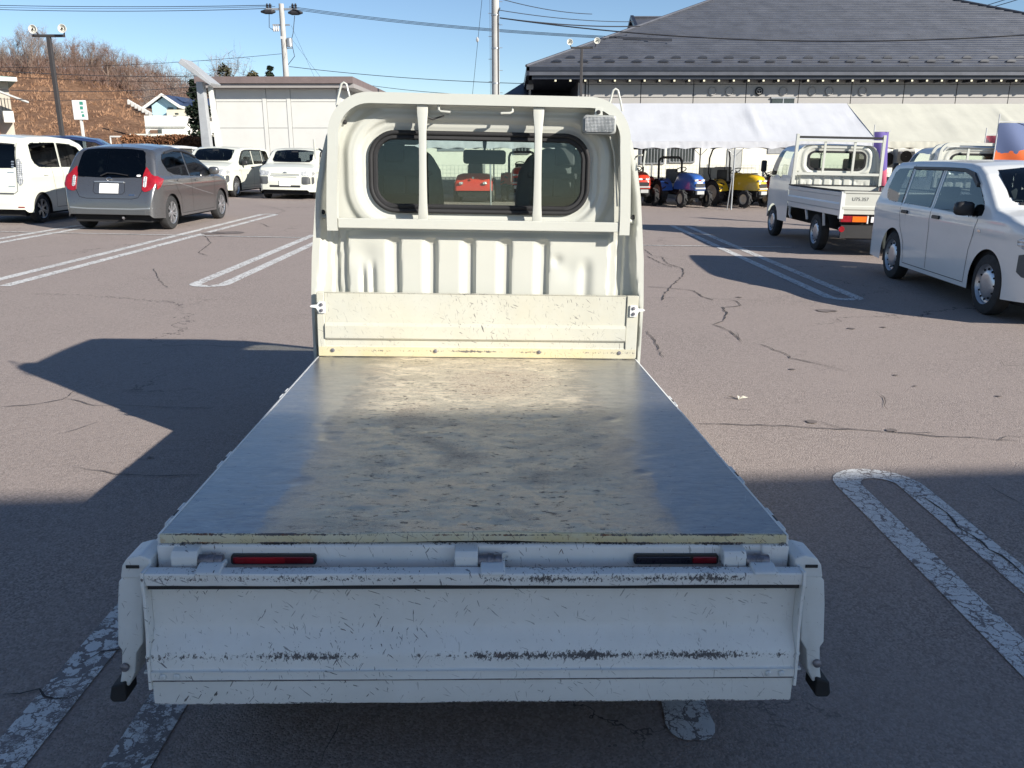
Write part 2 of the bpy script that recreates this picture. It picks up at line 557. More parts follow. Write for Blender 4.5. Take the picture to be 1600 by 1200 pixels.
def line_mat(wear=.5):
    """Old road paint, broken up by cracks."""
    m, nt, b = new_mat('cracked_road_paint')
    q = NT(nt)
    tc = q.n('TexCoord').outputs['Object']
    wob = q.n('TexNoise', i_Vector=tc, i_Scale=14.0, i_Detail=4.0, i_Roughness=.7)
    vv = q.n('VectorMath', operation='MULTIPLY_ADD', i_0=wob.outputs['Color'], i_1=(.10, .10, 0), i_2=tc).outputs[0]
    cr = q.n('TexVoronoi', feature='DISTANCE_TO_EDGE', i_Vector=vv, i_Scale=17.0).outputs['Distance']
    cr2 = q.n('TexVoronoi', feature='DISTANCE_TO_EDGE', i_Vector=vv, i_Scale=48.0).outputs['Distance']
    n = q.noise(tc, 9, 5, .75)
    lost = q.ramp(q.noise(tc, 3.0, 4, .7), .42, .70)
    th = q.math('MULTIPLY_ADD', lost, .16 * wear, .022)
    k1 = q.math('LESS_THAN', cr, th)
    k2 = q.math('LESS_THAN', cr2, q.math('MULTIPLY', q.math('SUBTRACT', n, .42), .55 * wear))
    k3 = q.math('GREATER_THAN', q.noise(tc, 32, 5, .8), .74 - .22 * wear * 1.0)
    k = q.math('MAXIMUM', q.math('MAXIMUM', k1, k2), q.math('MULTIPLY', k3, q.ramp(n, .45, .6)))
    white = q.mix(q.noise(tc, 25, 4), (.50, .50, .50), (.74, .74, .72))
    asp = q.mix(q.noise(tc, 200, 3, .8), (.09, .08, .08), (.32, .28, .27))
    nt.links.new(q.mix(k, white, asp), b.inputs['Base Color'])
    b.inputs['Roughness'].default_value = .8
    nt.links.new(q.bump(q.math('SUBTRACT', 1.0, k), .5, .003), b.inputs['Normal'])
    return m


M['line'] = line_mat(.45)
M['line_worn'] = line_mat(1.1)
M['crack'] = plain('dark_crack', (.06, .052, .05), .95, var=.3)
M['stain'] = plain('oil_stain', (.15, .125, .115), .8, var=.3, vscale=8)

# ------------------------------------------------------------------ ground


def make_ground():
    xs = sorted(set([-900, -400, -150, -60, -30] + [round(-14 + i * 1.0, 3) for i in range(29)] + [30, 60, 150, 400, 900]))
    ys = sorted(set([-300, -60, -20] + [round(-8 + i * 1.0, 3) for i in range(39)] + [45, 80, 200, 600, 1500]))
    mb = MB()
    vs = [(x, y, gh(x, y)) for y in ys for x in xs]
    n = len(xs)
    fs = [(j * n + i, j * n + i + 1, (j + 1) * n + i + 1, (j + 1) * n + i) for j in range(len(ys) - 1) for i in range(n - 1)]
    mb.add(vs, fs)
    o = mb.build('asphalt_ground', M['asphalt'], smooth=60)
    tag(o, kind='structure')


make_ground()


def ribbon(mb, pts, ws, lift=.004):
    """Flat strip on the lot; pts = list of (x, y), ws = width(s)."""
    n = len(pts)
    vs = []
    for i, p in enumerate(pts):
        a = Vector(pts[max(i - 1, 0)])
        b = Vector(pts[min(i + 1, n - 1)])
        t = (b - a).normalized()
        w = ws[i] if isinstance(ws, (list, tuple)) else ws
        nx, ny = -t.y * w / 2, t.x * w / 2
        for s in (1, -1):
            x, y = p[0] + s * nx, p[1] + s * ny
            vs.append((x, y, gh(x, y) + lift))
    mb.add(vs, [(2 * i, 2 * i + 1, 2 * i + 3, 2 * i + 2) for i in range(n - 1)])


def seg(a, b, n):
    return [(a[0] + (b[0] - a[0]) * i / n, a[1] + (b[1] - a[1]) * i / n) for i in range(n + 1)]


def stall_mark(name, x1, x2, y0, y1, mt, w=.13, round0=False, round1=False):
    """Two parallel stripes closed with a half circle at either end."""
    mb = MB()
    pts = []
    r = (x2 - x1) / 2
    c = (x1 + x2) / 2
    pts += seg((x1, y1 - (r if round1 else 0)), (x1, y0 + (r if round0 else 0)), 20)
    if round0:
        pts += [(c - r * math.cos(a), y0 + r - r * math.sin(a)) for a in [PI * i / 12 for i in range(1, 12)]]
        pts += seg((x2, y0 + r), (x2, y1 - (r if round1 else 0)), 20)
        if round1:
            pts += [(c + r * math.cos(a), y1 - r + r * math.sin(a)) for a in [PI * i / 12 for i in range(1, 13)]]
        ribbon(mb, pts, w)
    elif round1:
        pts = seg((x1, y0), (x1, y1 - r), 20)
        pts += [(c - r * math.cos(a), y1 - r + r * math.sin(a)) for a in [PI * i / 12 for i in range(1, 12)]]
        pts += seg((x2, y1 - r), (x2, y0), 20)
        ribbon(mb, pts, w)
    else:
        ribbon(mb, pts, w)
        ribbon(mb, seg((x2, y0), (x2, y1), 20), w)
    tag(mb.build(name, mt, recalc=False), kind='structure')


stall_mark('parking_line', 1.60, 1.90, -1.0, 3.86, M['line'], .125, round1=True)
stall_mark('parking_line', -1.27, -.96, -1.0, 3.9, M['line_worn'], .12, round1=True)
mb = MB()
ribbon(mb, [(.485, 1.885), (.485, 1.895), (.485, 1.915), (.485, 1.95)] + seg((.485, 2.0), (.485, 5.5), 20), [.05, .09, .12, .135] + [.125] * 21)
tag(mb.build('parking_line', M['line'], recalc=False), kind='structure')
stall_mark('parking_line', 3.54, 3.86, 9.15, 18.8, M['line'], .13, round0=True)
stall_mark('parking_line', -3.56, -3.24, 9.25, 15.2, M['line'], .13, round0=True)
stall_mark('parking_line', -5.80, -5.48, 9.0, 19.9, M['line'], .13, round1=True)
stall_mark('parking_line', -8.25, -7.93, 9.0, 16.2, M['line'], .13, round1=True)
mb = MB()
ribbon(mb, seg((-14, 14.75), (-3.5, 14.66), 12), .07, .008)
ribbon(mb, seg((2.1, 14.45), (4.9, 14.6), 6), .07, .008)
tag(mb.build('cross_parking_line', M['line'], recalc=False), kind='structure')
mb = MB()
ribbon(mb, seg((2.6, 24.6), (3.3, 25.4), 3), .1)
ribbon(mb, seg((5.2, 26.4), (6.3, 24.9), 6), .1)
ribbon(mb, seg((-1.5, 26.0), (3.4, 26.0), 6), .1, .008)
tag(mb.build('tent_side_line', M['line'], recalc=False), kind='structure')


def crack(mb, pix, w0=.012, seed=0):
    rnd = random.Random(seed)
    pts = []
    P0 = [G(*p) for p in pix]
    for a, b in zip(P0[:-1], P0[1:]):
        L = (b - a).length
        n = max(2, int(L / .06))
        for i in range(n):
            t = i / n
            j = .012
            pts.append((a.x + (b.x - a.x) * t + rnd.uniform(-j, j), a.y + (b.y - a.y) * t + rnd.uniform(-j, j)))
    pts.append((P0[-1].x, P0[-1].y))
    ws = [min(w0, .020) * .7 * rnd.uniform(.3, 1.3) * (.25 if i in (0, len(pts) - 1) else 1) for i in range(len(pts))]
    ribbon(mb, pts, ws, .006)


mb = MB()
for k, (pix, w) in enumerate([
    ([(1004, 388), (1020, 400), (1035, 402), (1042, 412), (1066, 420), (1068, 430), (1052, 445), (1038, 460), (1034, 470)], .045),
    ([(1010, 400), (1030, 410), (1050, 418)], .025),
    ([(1010, 448), (1060, 452), (1085, 455), (1098, 464), (1115, 470)], .022),
    ([(1130, 480), (1135, 490), (1130, 502), (1115, 508), (1135, 515), (1150, 525), (1155, 532)], .018),
    ([(1128, 468), (1148, 470), (1160, 478), (1125, 482)], .02),
    ([(1185, 538), (1205, 545), (1232, 556), (1236, 560), (1290, 572), (1330, 582)], .014),
    ([(1010, 518), (1022, 530), (1028, 545), (1037, 560)], .012),
    ([(1084, 662), (1150, 664), (1230, 667), (1330, 672), (1400, 676), (1465, 683), (1540, 686), (1600, 691)], .013),
    ([(1400, 678), (1450, 676), (1470, 684)], .009), ([(1560, 690), (1580, 682), (1600, 684)], .009),
    ([(1368, 612), (1380, 622), (1385, 640)], .009), ([(1560, 563), (1570, 572), (1600, 573)], .009),
    ([(1280, 660), (1330, 672)], .008), ([(1130, 640), (1180, 641)], .005),
    ([(1008, 466), (1100, 466), (1290, 474)], .008),
    ([(0, 636), (60, 632), (100, 625), (120, 610)], .011), ([(100, 622), (150, 634), (230, 636), (330, 640)], .009),
    ([(120, 732), (180, 741), (260, 746), (330, 744)], .009), ([(90, 680), (120, 672), (155, 660)], .007),
    ([(0, 1090), (60, 1083), (90, 1092), (120, 1090)], .014), ([(120, 1040), (160, 1022), (190, 1018)], .009),
    ([(1435, 775), (1465, 792), (1500, 825), (1560, 870), (1600, 900)], .016),
    ([(1100, 1010), (1200, 900), (1290, 880)], .002), ([(1310, 875), (1330, 884), (1365, 890)], .006),
    ([(240, 420), (250, 440), (262, 450)], .012), ([(320, 368), (330, 380), (310, 395), (325, 400)], .03),
    ([(400, 320), (430, 325), (445, 330), (430, 335)], .05), ([(380, 345), (410, 350), (420, 355)], .04),
    ([(200, 545), (300, 540), (420, 545)], .008), ([(1150, 520), (1160, 535)], .01),
    ([(1545, 760), (1600, 790)], .006), ([(540, 1120), (500, 1200)], .004)]):
    crack(mb, pix, w, k)
tag(mb.build('asphalt_cracks', M['crack'], recalc=False), kind='structure')

mb = MB()
rnd = random.Random(5)
for px, py, r in [(1268, 660, .05), (1393, 673, .05), (1155, 465, .05), (1238, 578, .035), (1400, 587, .03), (1560, 620, .03), (1290, 486, .14), (358, 364, .45), (330, 365, .3),
                  (690, 28, .02), (235, 716, .02), (700, 640, .02), (1330, 514, .05), (1380, 512, .04), (1430, 604, .02), (1620, 700, .02)]:
    c = G(px, py)
    n = 12
    vs = [(c.x, c.y, gh(c.x, c.y) + .006)]
    for i in range(n):
        a = 2 * PI * i / n
        rr = r * .75 * rnd.uniform(.7, 1.15)
        x, y = c.x + rr * math.cos(a), c.y + rr * math.sin(a) * .8
        vs.append((x, y, gh(x, y) + .006))
    mb.add(vs, [(0, i + 1, (i + 1) % n + 1) for i in range(n)])
tag(mb.build('oil_spots', M['stain'], recalc=False), kind='structure')
# dried leaf on the lot
mb = MB()
c = G(1153, 625)
for a, L in ((.2, .07), (1.2, .05), (2.6, .08)):
    d = Vector((math.cos(a), math.sin(a), 0))
    s = Vector((-d.y, d.x, 0)) * .008
    z = Vector((0, 0, .02))
    b0 = Vector((c.x, c.y, gh(c.x, c.y) + .004))
    mb.add([b0 - s * .3, b0 + d * L * .5 + s + z, b0 + d * L + z * .4, b0 + d * L * .5 - s + z * .5], [(0, 1, 2, 3)])
tag(mb.build('leaf', plain('dried_leaf', (.55, .52, .42), .8), recalc=False), 'pale curled dried leaf lying on the asphalt beside the truck bed', 'leaf')

# ------------------------------------------------------------------ truck parts shared by the three flatbed trucks


def sstep(a, b, x):
    t = max(0.0, min(1.0, (x - a) / (b - a)))
    return t * t * (3 - 2 * t)


def interp(tab, x):
    if x <= tab[0][0]:
        return tab[0][1]
    for (a, b), (c, d) in zip(tab[:-1], tab[1:]):
        if x <= c:
            return b + (d - b) * (x - a) / (c - a)
    return tab[-1][1]


def rrect(x, z, hx, hz, r):
    qx, qz = abs(x) - hx + r, abs(z) - hz + r
    return math.hypot(max(qx, 0), max(qz, 0)) + min(max(qx, qz), 0) - r


def rr_pts(hx, hz, r, n=8, cx=0, cz=0):
    out = []
    for sx, sz, a0 in ((1, 1, 0), (-1, 1, PI / 2), (-1, -1, PI), (1, -1, 3 * PI / 2)):
        for i in range(n + 1):
            a = a0 + PI / 2 * i / n
            out.append((cx + sx * (hx - r) + r * math.cos(a), cz + sz * (hz - r) + r * math.sin(a)))
    return out


WZ = [(.35, .735), (.9, .738), (1.1, .728), (1.37, .700), (1.50, .677), (1.60, .650), (1.68, .605), (1.72, .555), (1.735, .48)]
WIN = (0.0, 1.459, .474, .168, .108)     # rear window centre x, z, half width, half height, corner radius


def cab_rear(x, z):
    """Relief of the cab's rear wall: negative comes towards the bed."""
    w = interp(WZ, z)
    ax = abs(x)
    h = 0.0
    # rim of the side panels standing behind the wall
    wav = .012 * math.sin((z - .93) * 9) if z < 1.25 else 0
    h -= .05 * sstep(w - .045 - wav, w - .020 - wav, ax)
    h -= .035 * sstep(1.715, 1.735, z)
    # ribbed field under the window
    if z < 1.26:
        inside = sstep(.585, .570, ax) * sstep(1.205, 1.185, z)
        h -= .022 * inside
        v = 0
        for c in (-.345, -.184, -.019, .143, .309):
            a = sstep(c - .072, c - .030, x) * (1 - sstep(c - .012, c + .006, x))
            top = sstep(1.19, 1.15, z)
            v = max(v, a * top)
        h += .021 * v * inside
        # shallow half height pressings and the dents of use
        for c, zt, wd in ((-.470, 1.05, .013), (-.512, 1.03, .012)):
            h += .016 * math.exp(-((x - c) / wd) ** 2) * sstep(zt + .05, zt - .04, z)
        h += .014 * math.exp(-((x - .475) / .025) ** 2) * sstep(1.12, 1.04, z)
        h += .010 * math.exp(-((x - .345) / .022) ** 2 - ((z - 1.09) / .022) ** 2)
        h += .006 * math.exp(-((x - .40) / .05) ** 2 - ((z - 1.05) / .05) ** 2)
        h += .008 * math.exp(-((x + .50) / .05) ** 2 - ((z - 1.1) / .05) ** 2)
        # step of the pillar
        h += .014 * sstep(.612, .618, ax) * (1 - sstep(.64, .65, ax))
    # raised ring round the window
    sdv = rrect(x - WIN[0], z - WIN[1], WIN[2], WIN[3], WIN[4])
    if z > 1.24:
        if sdv < .045:
            h += .006 * sstep(.022, .010, sdv)
        ring = sstep(.036, .052, sdv) * (1 - sstep(.085, .118, sdv))
        h -= .017 * ring
        h -= .002 * math.exp(-((sdv - .068) / .007) ** 2)
        h -= .004 * math.exp(-((z - 1.69) / .012) ** 2) * sstep(.45, .40, ax)
    h += .0012 * noise.noise(Vector((x * 7, z * 7, 3)))
    return h


def cab_back_wall(root, mt, y0=2.0, sx=1.0, nx=230, nz=150, z0=.60, z1=1.735):
    mb = MB()
    cell = []

    def fn(u, v):
        z = z0 + (z1 - z0) * v
        w = interp(WZ, z)
        x = (u * 2 - 1) * w
        return (x * sx, y0 + cab_rear(x, z), z)

    def keep(u, v):
        z = z0 + (z1 - z0) * v
        x = (u * 2 - 1) * interp(WZ, z)
        return rrect(x - WIN[0], z - WIN[1], WIN[2], WIN[3], WIN[4]) > -.006

    mb.grid(fn, nx, nz, keep)
    o = mb.build('cab_rear_wall', mt, root, smooth=40, recalc=False)
    bm = bmesh.new()
    bm.from_mesh(o.data)
    bmesh.ops.delete(bm, geom=[v for v in bm.verts if not v.link_faces], context='VERTS')
    bm.to_mesh(o.data)
    bm.free()
    # gasket and pane
    pts = [(x * sx, y0 - .004, z) for x, z in rr_pts(WIN[2] - .004, WIN[3] - .004, WIN[4], 10, WIN[0], WIN[1])]
    g = MB().tube(pts, .010, 8, closed=True)
    g.tube([(x * sx, y0 + .004, z) for x, z in rr_pts(WIN[2] - .022, WIN[3] - .022, WIN[4] - .02, 10, WIN[0], WIN[1])], .012, 6, closed=True, sq=None)
    g.build('window_gasket', M['rubber'], root, smooth=60)
    pane = MB().prism([(x * sx, z) for x, z in rr_pts(WIN[2] - .012, WIN[3] - .012, WIN[4] - .01, 10, WIN[0], WIN[1])], y0 + .003, y0 + .007, 'y')
    pane.build('rear_window', M['clear'], root)


def cab_shell(root, mt, y0=2.0, sx=1.0, length=1.36, wellr=.33, wheel_y=.62, full=True):
    """Roof, sides, windscreen frame and nose of the cab, with real openings for the windows."""
    L = length
    ys = [0, .03, .08] + [.08 + i * (L - .58) / 12 for i in range(1, 13)] + [L - .44 + i * .044 for i in range(0, 10)] + [L - .03, L - .01, L]
    ys = sorted(set(round(y, 4) for y in ys))
    top = [(0, 1.735), (.1, 1.757), (.5, 1.765), (L - .55, 1.745), (L - .46, 1.70), (L - .10, 1.12), (L - .05, 1.04), (L - .01, .96), (L, .90)]
    K = 30
    vs = []

    def ring(y):
        zt = interp(top, y)
        zb = .34
        d = abs(y - wheel_y)
        if d < wellr:
            zb = max(zb, .27 + math.sqrt(wellr ** 2 - d ** 2))
        plan = 1 - .10 * max(0, (y - (L - .30)) / .30) ** 2.2
        side = []
        nS = 20
        rc = min(.10, (zt - zb) * .3)
        for k in range(nS + 1):
            z = zb + (zt - .015 - zb) * k / nS
            w = interp(WZ, min(z, 1.735) if zt > 1.6 else z) * plan * sx
            if z > zt - rc:
                t = (z - (zt - rc)) / rc
                w -= .06 * (1 - math.sqrt(max(0, 1 - t * t)))
            if zt > 1.6:
                w = min(w, interp(WZ, z) * plan * sx)
            side.append((w, z))
        w1 = side[-1][0]
        tops = [(w1 * (1 - j / 9), zt - .015 * (1 - j / 9) ** 2) for j in range(1, 9)]
        half = side + tops
        return [(-x, y, z) for x, z in half] + [(0, y, zt)] + [(x, y, z) for x, z in reversed(half)]

    rings = [ring(y) for y in ys]
    n = len(rings[0])
    vs = [v for r in rings for v in r]
    body, sidew, wind = MB(), MB(), MB()
    vs2 = [(x, y + y0, z) for x, y, z in vs]
    fb, fs_, fw = [], [], []
    for i in range(len(rings) - 1):
        for k in range(n - 1):
            f = (i * n + k, i * n + k + 1, (i + 1) * n + k + 1, (i + 1) * n + k)
            c = sum((Vector(vs[j]) for j in f), Vector()) / 4
            w = interp(WZ, c.z) * sx
            ztop = interp(top, c.y)
            if c.y > L - .455 and c.y < L - .11 and abs(c.x) < w - .10 and c.z > ztop - .03:
                fw.append(f)
            elif abs(c.x) > w - .14 * sx and 1.16 < c.z < 1.60 and .22 < c.y < L - .14 and c.z < ztop - .13:
                fs_.append(f)
            else:
                fb.append(f)
    fsl = [f for f in fs_ if vs[f[0]][0] < 0]
    fsr = [f for f in fs_ if vs[f[0]][0] >= 0]
    for fl, nm, m_, off in ((fb, 'cab_shell', mt, 0), (fsl, 'side_window', M['clear'], 0), (fsr, 'side_window', M['clear'], 0), (fw, 'windscreen', M['clear2'], 0)):
        mb = MB()
        mb.add(vs2, fl)
        me = bpy.data.meshes.new(nm)
        me.from_pydata(mb.v, [], mb.f)
        bm = bmesh.new()
        bm.from_mesh(me)
        bmesh.ops.delete(bm, geom=[v for v in bm.verts if not v.link_faces], context='VERTS')
        bmesh.ops.recalc_face_normals(bm, faces=bm.faces)
        if nm == 'cab_shell':
            # nose cap
            pass
        bm.to_mesh(me)
        bm.free()
        me.materials.append(m_)
        me.polygons.foreach_set('use_smooth', [True] * len(me.polygons))
        me.set_sharp_from_angle(angle=RAD(40))
        o = bpy.data.objects.new(nm, me)
        COL.objects.link(o)
        o.parent = root
    # nose cap
    r = rings[-1]
    MB().add([(x, y + y0, z) for x, y, z in r], [tuple(range(len(r)))]).build('nose_panel', mt, root)


def truck_wheel(root, name, x, y, z, r=.27, w=.15, rim=None, n=36):
    s = 1 if x > 0 else -1
    prof = [(-w * .5, r * .62), (-w * .5, r * .80), (-w * .42, r * .955), (-w * .30, r), (w * .30, r), (w * .42, r * .955), (w * .5, r * .80), (w * .5, r * .62)]
    t = MB().lathe(prof, n, 'x')
    o = t.build('wheel', M['tyre'], root, smooth=35, loc=(x, y, z))
    rm = MB()
    f = s * w * .5
    rm.lathe([(f * .96, r * .66), (f * .92, r * .60), (f * .45, r * .56), (f * .35, r * .42), (f * .62, r * .28), (f * .72, r * .22), (f * .72, .001)], n, 'x')
    rm.lathe([(-f * .9, r * .66), (-f * .8, .001)], n, 'x')
    rm.build('rim', rim or M['rim'], o, smooth=40)
    hl = MB()
    for k in range(10):
        a = 2 * PI * k / 10
        c = (f * .50, r * .49 * math.cos(a), r * .49 * math.sin(a))
        hl.lathe([(0, r * .055), (s * .012, r * .05), (s * .012, .0005)], 8, 'x', (f * .37, c[1], c[2]))
    hl.build('rim_hole', M['dark'], o)
    return o


TR = Matrix.Translation((-.08856, 1.71049, 0)) @ Matrix.Rotation(.03876, 4, 'Z') @ Matrix.Rotation(-.03105, 4, 'X') @ Matrix.Rotation(.01936, 4, 'Y')
hero = empty('flatbed_truck', None, label='cream white flatbed truck with scratched gate hanging open and bare steel bed in the foreground', cat='truck', m=TR)
W, L, Z = .705, 1.91, .66

# bed floor, dented
mb = MB()


def bedf(u, v):
    x, y = (u * 2 - 1) * W, v * (L - .003)
    mid = sstep(.60, .42, abs(x)) * sstep(0, .1, y)
    h = 0
    h += .0008 * noise.noise(Vector((x * 5, y * 9, 1.3))) * (.2 + .8 * mid)
    h += .0011 * noise.noise(Vector((x * 17, y * 30, 7.3))) * (.1 + .9 * mid)
    d = noise.noise(Vector((x * 10, y * 17, 4.1)))
    h -= .0045 * max(0, d - .30) * mid * 2
    if y < .02:
        h *= y / .02
    buckle = .006 * math.exp(-((x - .02) / .25) ** 2) * math.exp(-y / .05)
    return (x, y, Z + h + buckle)


mb.grid(bedf, 170, 210)
mb.build('bed_floor', M['bed'], hero, smooth=60, recalc=False)
MB().box(-W, W, .004, L, .655 - .02, .651).build('bed_floor_underside', M['dark'], hero)
# folded rear lip with its buckle
mb = MB()
for zz, yy in ((0, 0), (1, 0)):
    pass


def lipf(u, v):
    x = (u * 2 - 1) * W
    b = .006 * math.exp(-((x - .02) / .25) ** 2)
    z = Z + .0005 + b - v * .021 + .0015 * noise.noise(Vector((x * 9, v, 0)))
    return (x, -.004 - .002 * math.sin(v * PI), z)


mb.grid(lipf, 80, 3)
mb.grid(lambda u, v: (lipf(u, 1)[0], -.004 + v * .02, lipf(u, 1)[2]), 80, 1)
mb.grid(lambda u, v: (lipf(u, 0)[0], -.004 + v * .006, lipf(u, 0)[2] + .0004), 80, 1)
mb.build('rear_lip', M['lip'], hero, smooth=50)
# rear cross beam
MB().prism([(-.004, .636), (.012, .6405), (.06, .6405), (.06, .575), (-.004, .575), (-.008, .58), (-.008, .632)], -W + .0, W, 'x').build('rear_beam', M['beam'], hero, bevel=.002)
for s in (-1, 1):
    MB().prism([(-.014, .638), (.05, .641), (.05, .56), (-.014, .56)], s * W - .058 * s, s * (W + .006), 'x').build('beam_corner', M['beam'], hero, bevel=.004)
mb = MB()
mb.box(-.60, .60, .1, .9, .42, .58)
mb.box(-.60, -.52, 0.02, 3.1, .40, .60).box(.52, .60, 0.02, 3.1, .40, .60)
mb.box(-.62, .62, .015, .05, .36, .57)
for y in (.5, 1.0, 1.5):
    mb.box(-.68, .68, y - .03, y + .03, .56, .632)
mb.box(-.60, .60, 2.05, 3.25, .36, .62)
mb.build('chassis', M['dark'], hero)
# bed edge rail
for s in (-1, 1):
    MB().prism([(s * (W - .001), Z + .001), (s * (W + .006), Z - .001), (s * (W + .008), .60), (s * (W - .001), .60)], -.002, L, 'y').build('bed_edge_rail', M['side'], hero)
for s, ys in ((-1, (1.27, .52, .125)), (1, (1.2, .41, .10))):
    for y in ys:
        MB().box(s * (W + .008), s * (W + .016), y - .06, y - .012, .63, .657).build('hinge_tab', M['side'], hero, bevel=.003)
        MB().box(s * (W + .009), s * (W + .013), y - .012, y + .020, .62, .657).build('hinge_gap', M['black'], hero)
        MB().box(s * (W + .008), s * (W + .016), y + .022, y + .070, .63, .657).build('hinge_tab', M['side'], hero, bevel=.003)
# hinges of the rear gate: bracket, worn pin, tab
for x0, d in ((-.672, 1), (-.052, 1), (.553, 1)):
    wdt = .057 if x0 < -.6 else .052
    b_ = MB().prism([(-.004, .637), (-.034, .634), (-.042, .622), (-.042, .598), (-.030, .592), (-.004, .592)], x0, x0 + wdt, 'x').build('hinge_bracket', M['side'], hero, bevel=.0025)
    MB().lathe([(0, .001), (0, .0125), (.020, .013), (.021, .0145), (.034, .0145), (.035, .012), (.052, .0125), (.053, .001)], 14, 'x', (x0 + wdt + .001, -.030, .611)).build('hinge_pin', M['worn_steel'], hero, smooth=40)
    MB().prism([(-.020, .6105), (-.05, .6125), (-.068, .6095), (-.0825, .6055), (-.0845, .5985), (-.020, .597)], x0 + wdt + .006, x0 + wdt + .060, 'x').build('hinge_tab_lower', M['side'], hero, bevel=.004)
MB().lathe([(0, .001), (0, .008), (-.006, .011), (-.008, .011), (-.008, .005), (-.004, .004), (-.004, .001)], 14, 'y', (.063, -.008, .612)).build('bolt', M['side'], hero, smooth=40)
# reflectors
for x0, x1, xs in ((-.549, -.361, None), (.354, .548, .487)):
    MB().prism(rr_pts((x1 - x0) / 2, .0115, .006, 4, (x0 + x1) / 2, .606), -.009, -.018, 'y').build('reflector_housing', M['black'], hero)
    if xs is None:
        MB().prism(rr_pts((x1 - x0) / 2 - .005, .0078, .004, 4, (x0 + x1) / 2, .606), -.016, -.0215, 'y').build('reflector', M['dark_red'], hero, bevel=.001)
        o = MB().prism(rr_pts(.055, .0072, .004, 4, x0 + .065, .606), -.018, -.0222, 'y').build('reflector', M['red_lens'], hero)
    else:
        MB().prism(rr_pts((xs - x0) / 2 - .004, .0078, .004, 4, (x0 + xs) / 2, .606), -.016, -.0215, 'y').build('reflector', M['dark_lens'], hero, bevel=.001)
        MB().prism(rr_pts((x1 - xs) / 2 - .003, .0078, .004, 4, (xs + x1) / 2 - .002, .606), -.016, -.022, 'y').build('reflector', M['dark_red'], hero, bevel=.001)
# rear gate hanging down
gprof = [(-.022, .5755), (-.050, .5745), (-.0505, .6035), (-.053, .6045), (-.078, .6015), (-.080, .5985), (-.079, .5745), (-.076, .5715), (-.060, .5690), (-.0505, .560), (-.0505, .470),
         (-.0535, .456), (-.0655, .438), (-.0805, .419), (-.0858, .404), (-.0865, .3755), (-.0915, .3730), (-.0925, .3525), (-.0870, .3495), (-.0865, .2935), (-.0845, .2875), (-.066, .2875), (-.066, .30), (-.066, .36), (-.06, .39), (-.045, .45), (-.043, .555), (-.022, .560)]
mb = MB()
NX = 90
gx0, gx1 = -.716, .720


def gpt(i, p):
    x = gx0 + (gx1 - gx0) * i / NX
    y, z = p
    w = .0022 * noise.noise(Vector((x * 4, z * 6, 2))) + .001 * noise.noise(Vector((x * 19, z * 14, 5)))
    return (x, y + w, z + (.0012 * noise.noise(Vector((x * 11, 0, 8))) if z < .30 or z > .59 else 0))


vs = [gpt(i, p) for i in range(NX + 1) for p in gprof]
n = len(gprof)
fs = [(i * n + k, i * n + (k + 1) % n, (i + 1) * n + (k + 1) % n, (i + 1) * n + k) for i in range(NX) for k in range(n)]
fs += [tuple(range(n)), tuple(NX * n + k for k in range(n - 1, -1, -1))]
mb.add(vs, fs)
gate = mb.build('rear_gate', M['gate'], hero, smooth=32)
MB().box(gx0 + .004, gx1 - .004, -.0775, -.050, .5650, .5735).build('gate_seam_shade', M['black'], gate)  # dark strip standing in for the shade under the top band
MB().box(gx0 + .002, gx1 - .002, -.0905, -.080, .3482, .3510).build('gate_seam_shade', M['worn_steel'], gate)  # rusty crack line, also a dark strip for the shade of the step
MB().box(gx0 + .002, gx1 - .002, -.0945, -.080, .3722, .3740).build('gate_fold_highlight', M['side'], gate)  # thin strip along the fold, added as its highlight line
for s, x in ((-1, gx0 - .007), (1, gx1 + .0005)):
    MB().prism([(-.020, .603), (-.083, .606), (-.0865, .575), (-.082, .55), (-.084, .46), (-.092, .41), (-.094, .33), (-.076, .326), (-.040, .34), (-.020, .47)], x, x + .0065, 'x').build('gate_end_plate', M['gate'], gate, bevel=.001)
    MB().box(s * .731 - .004, s * .731 + .012 * s + .002, -.055, -.045, .385, .389).build('gate_pin', M['side'], gate)
    MB().box(s * .731 - .004, s * .731 + .018 * s + .002, -.055, -.045, .346, .350).build('gate_pin', M['side'], gate)
    for dx in (.026, .056):
        MB().lathe([(0, .001), (0, .0075), (-.004, .0075), (-.0065, .005), (-.0065, .001)], 12, 'y', (s * (.716 - dx), -.0918, .3625)).build('bolt', M['side'], gate, smooth=40)
# side gates hanging down
for s in (-1, 1):
    out = [(.720, .585), (.730, .592), (.752, .588), (.770, .578), (.782, .570), (.792, .562), (.800, .50), (.806, .425), (.808, .405), (.800, .392), (.806, .335), (.812, .308), (.792, .300), (.775, .335), (.768, .385), (.752, .41), (.745, .50), (.735, .56)]
    sg = MB().prism([(s * x, z) for x, z in out], -.035, L - .05, 'y').build('side_gate', M['side'], hero, smooth=45, bevel=.004)
    MB().prism([(s * x, z) for x, z in [(.716, .616), (.738, .626), (.768, .618), (.780, .600), (.786, .570), (.74, .570), (.716, .585)]], -.038, .05, 'y').build('gate_corner', M['side'], sg, bevel=.004)
    MB().prism([(s * x, z) for x, z in [(.796, .316), (.828, .306), (.834, .276), (.828, .266), (.802, .266), (.796, .272)]], -.045, .02, 'y').build('rubber_stopper', M['rubber'], sg, bevel=.004)
    MB().lathe([(0, .001), (0, .010), (-.006, .010), (-.009, .006), (-.009, .001)], 10, 'y', (s * .795, -.036, .352)).build('latch_knob', M['worn_steel'], sg, smooth=40)
    MB().box(*sorted((s * .742, s * .770)), -.0405, -.030, .596, .603).build('gate_slot', M['black'], sg)
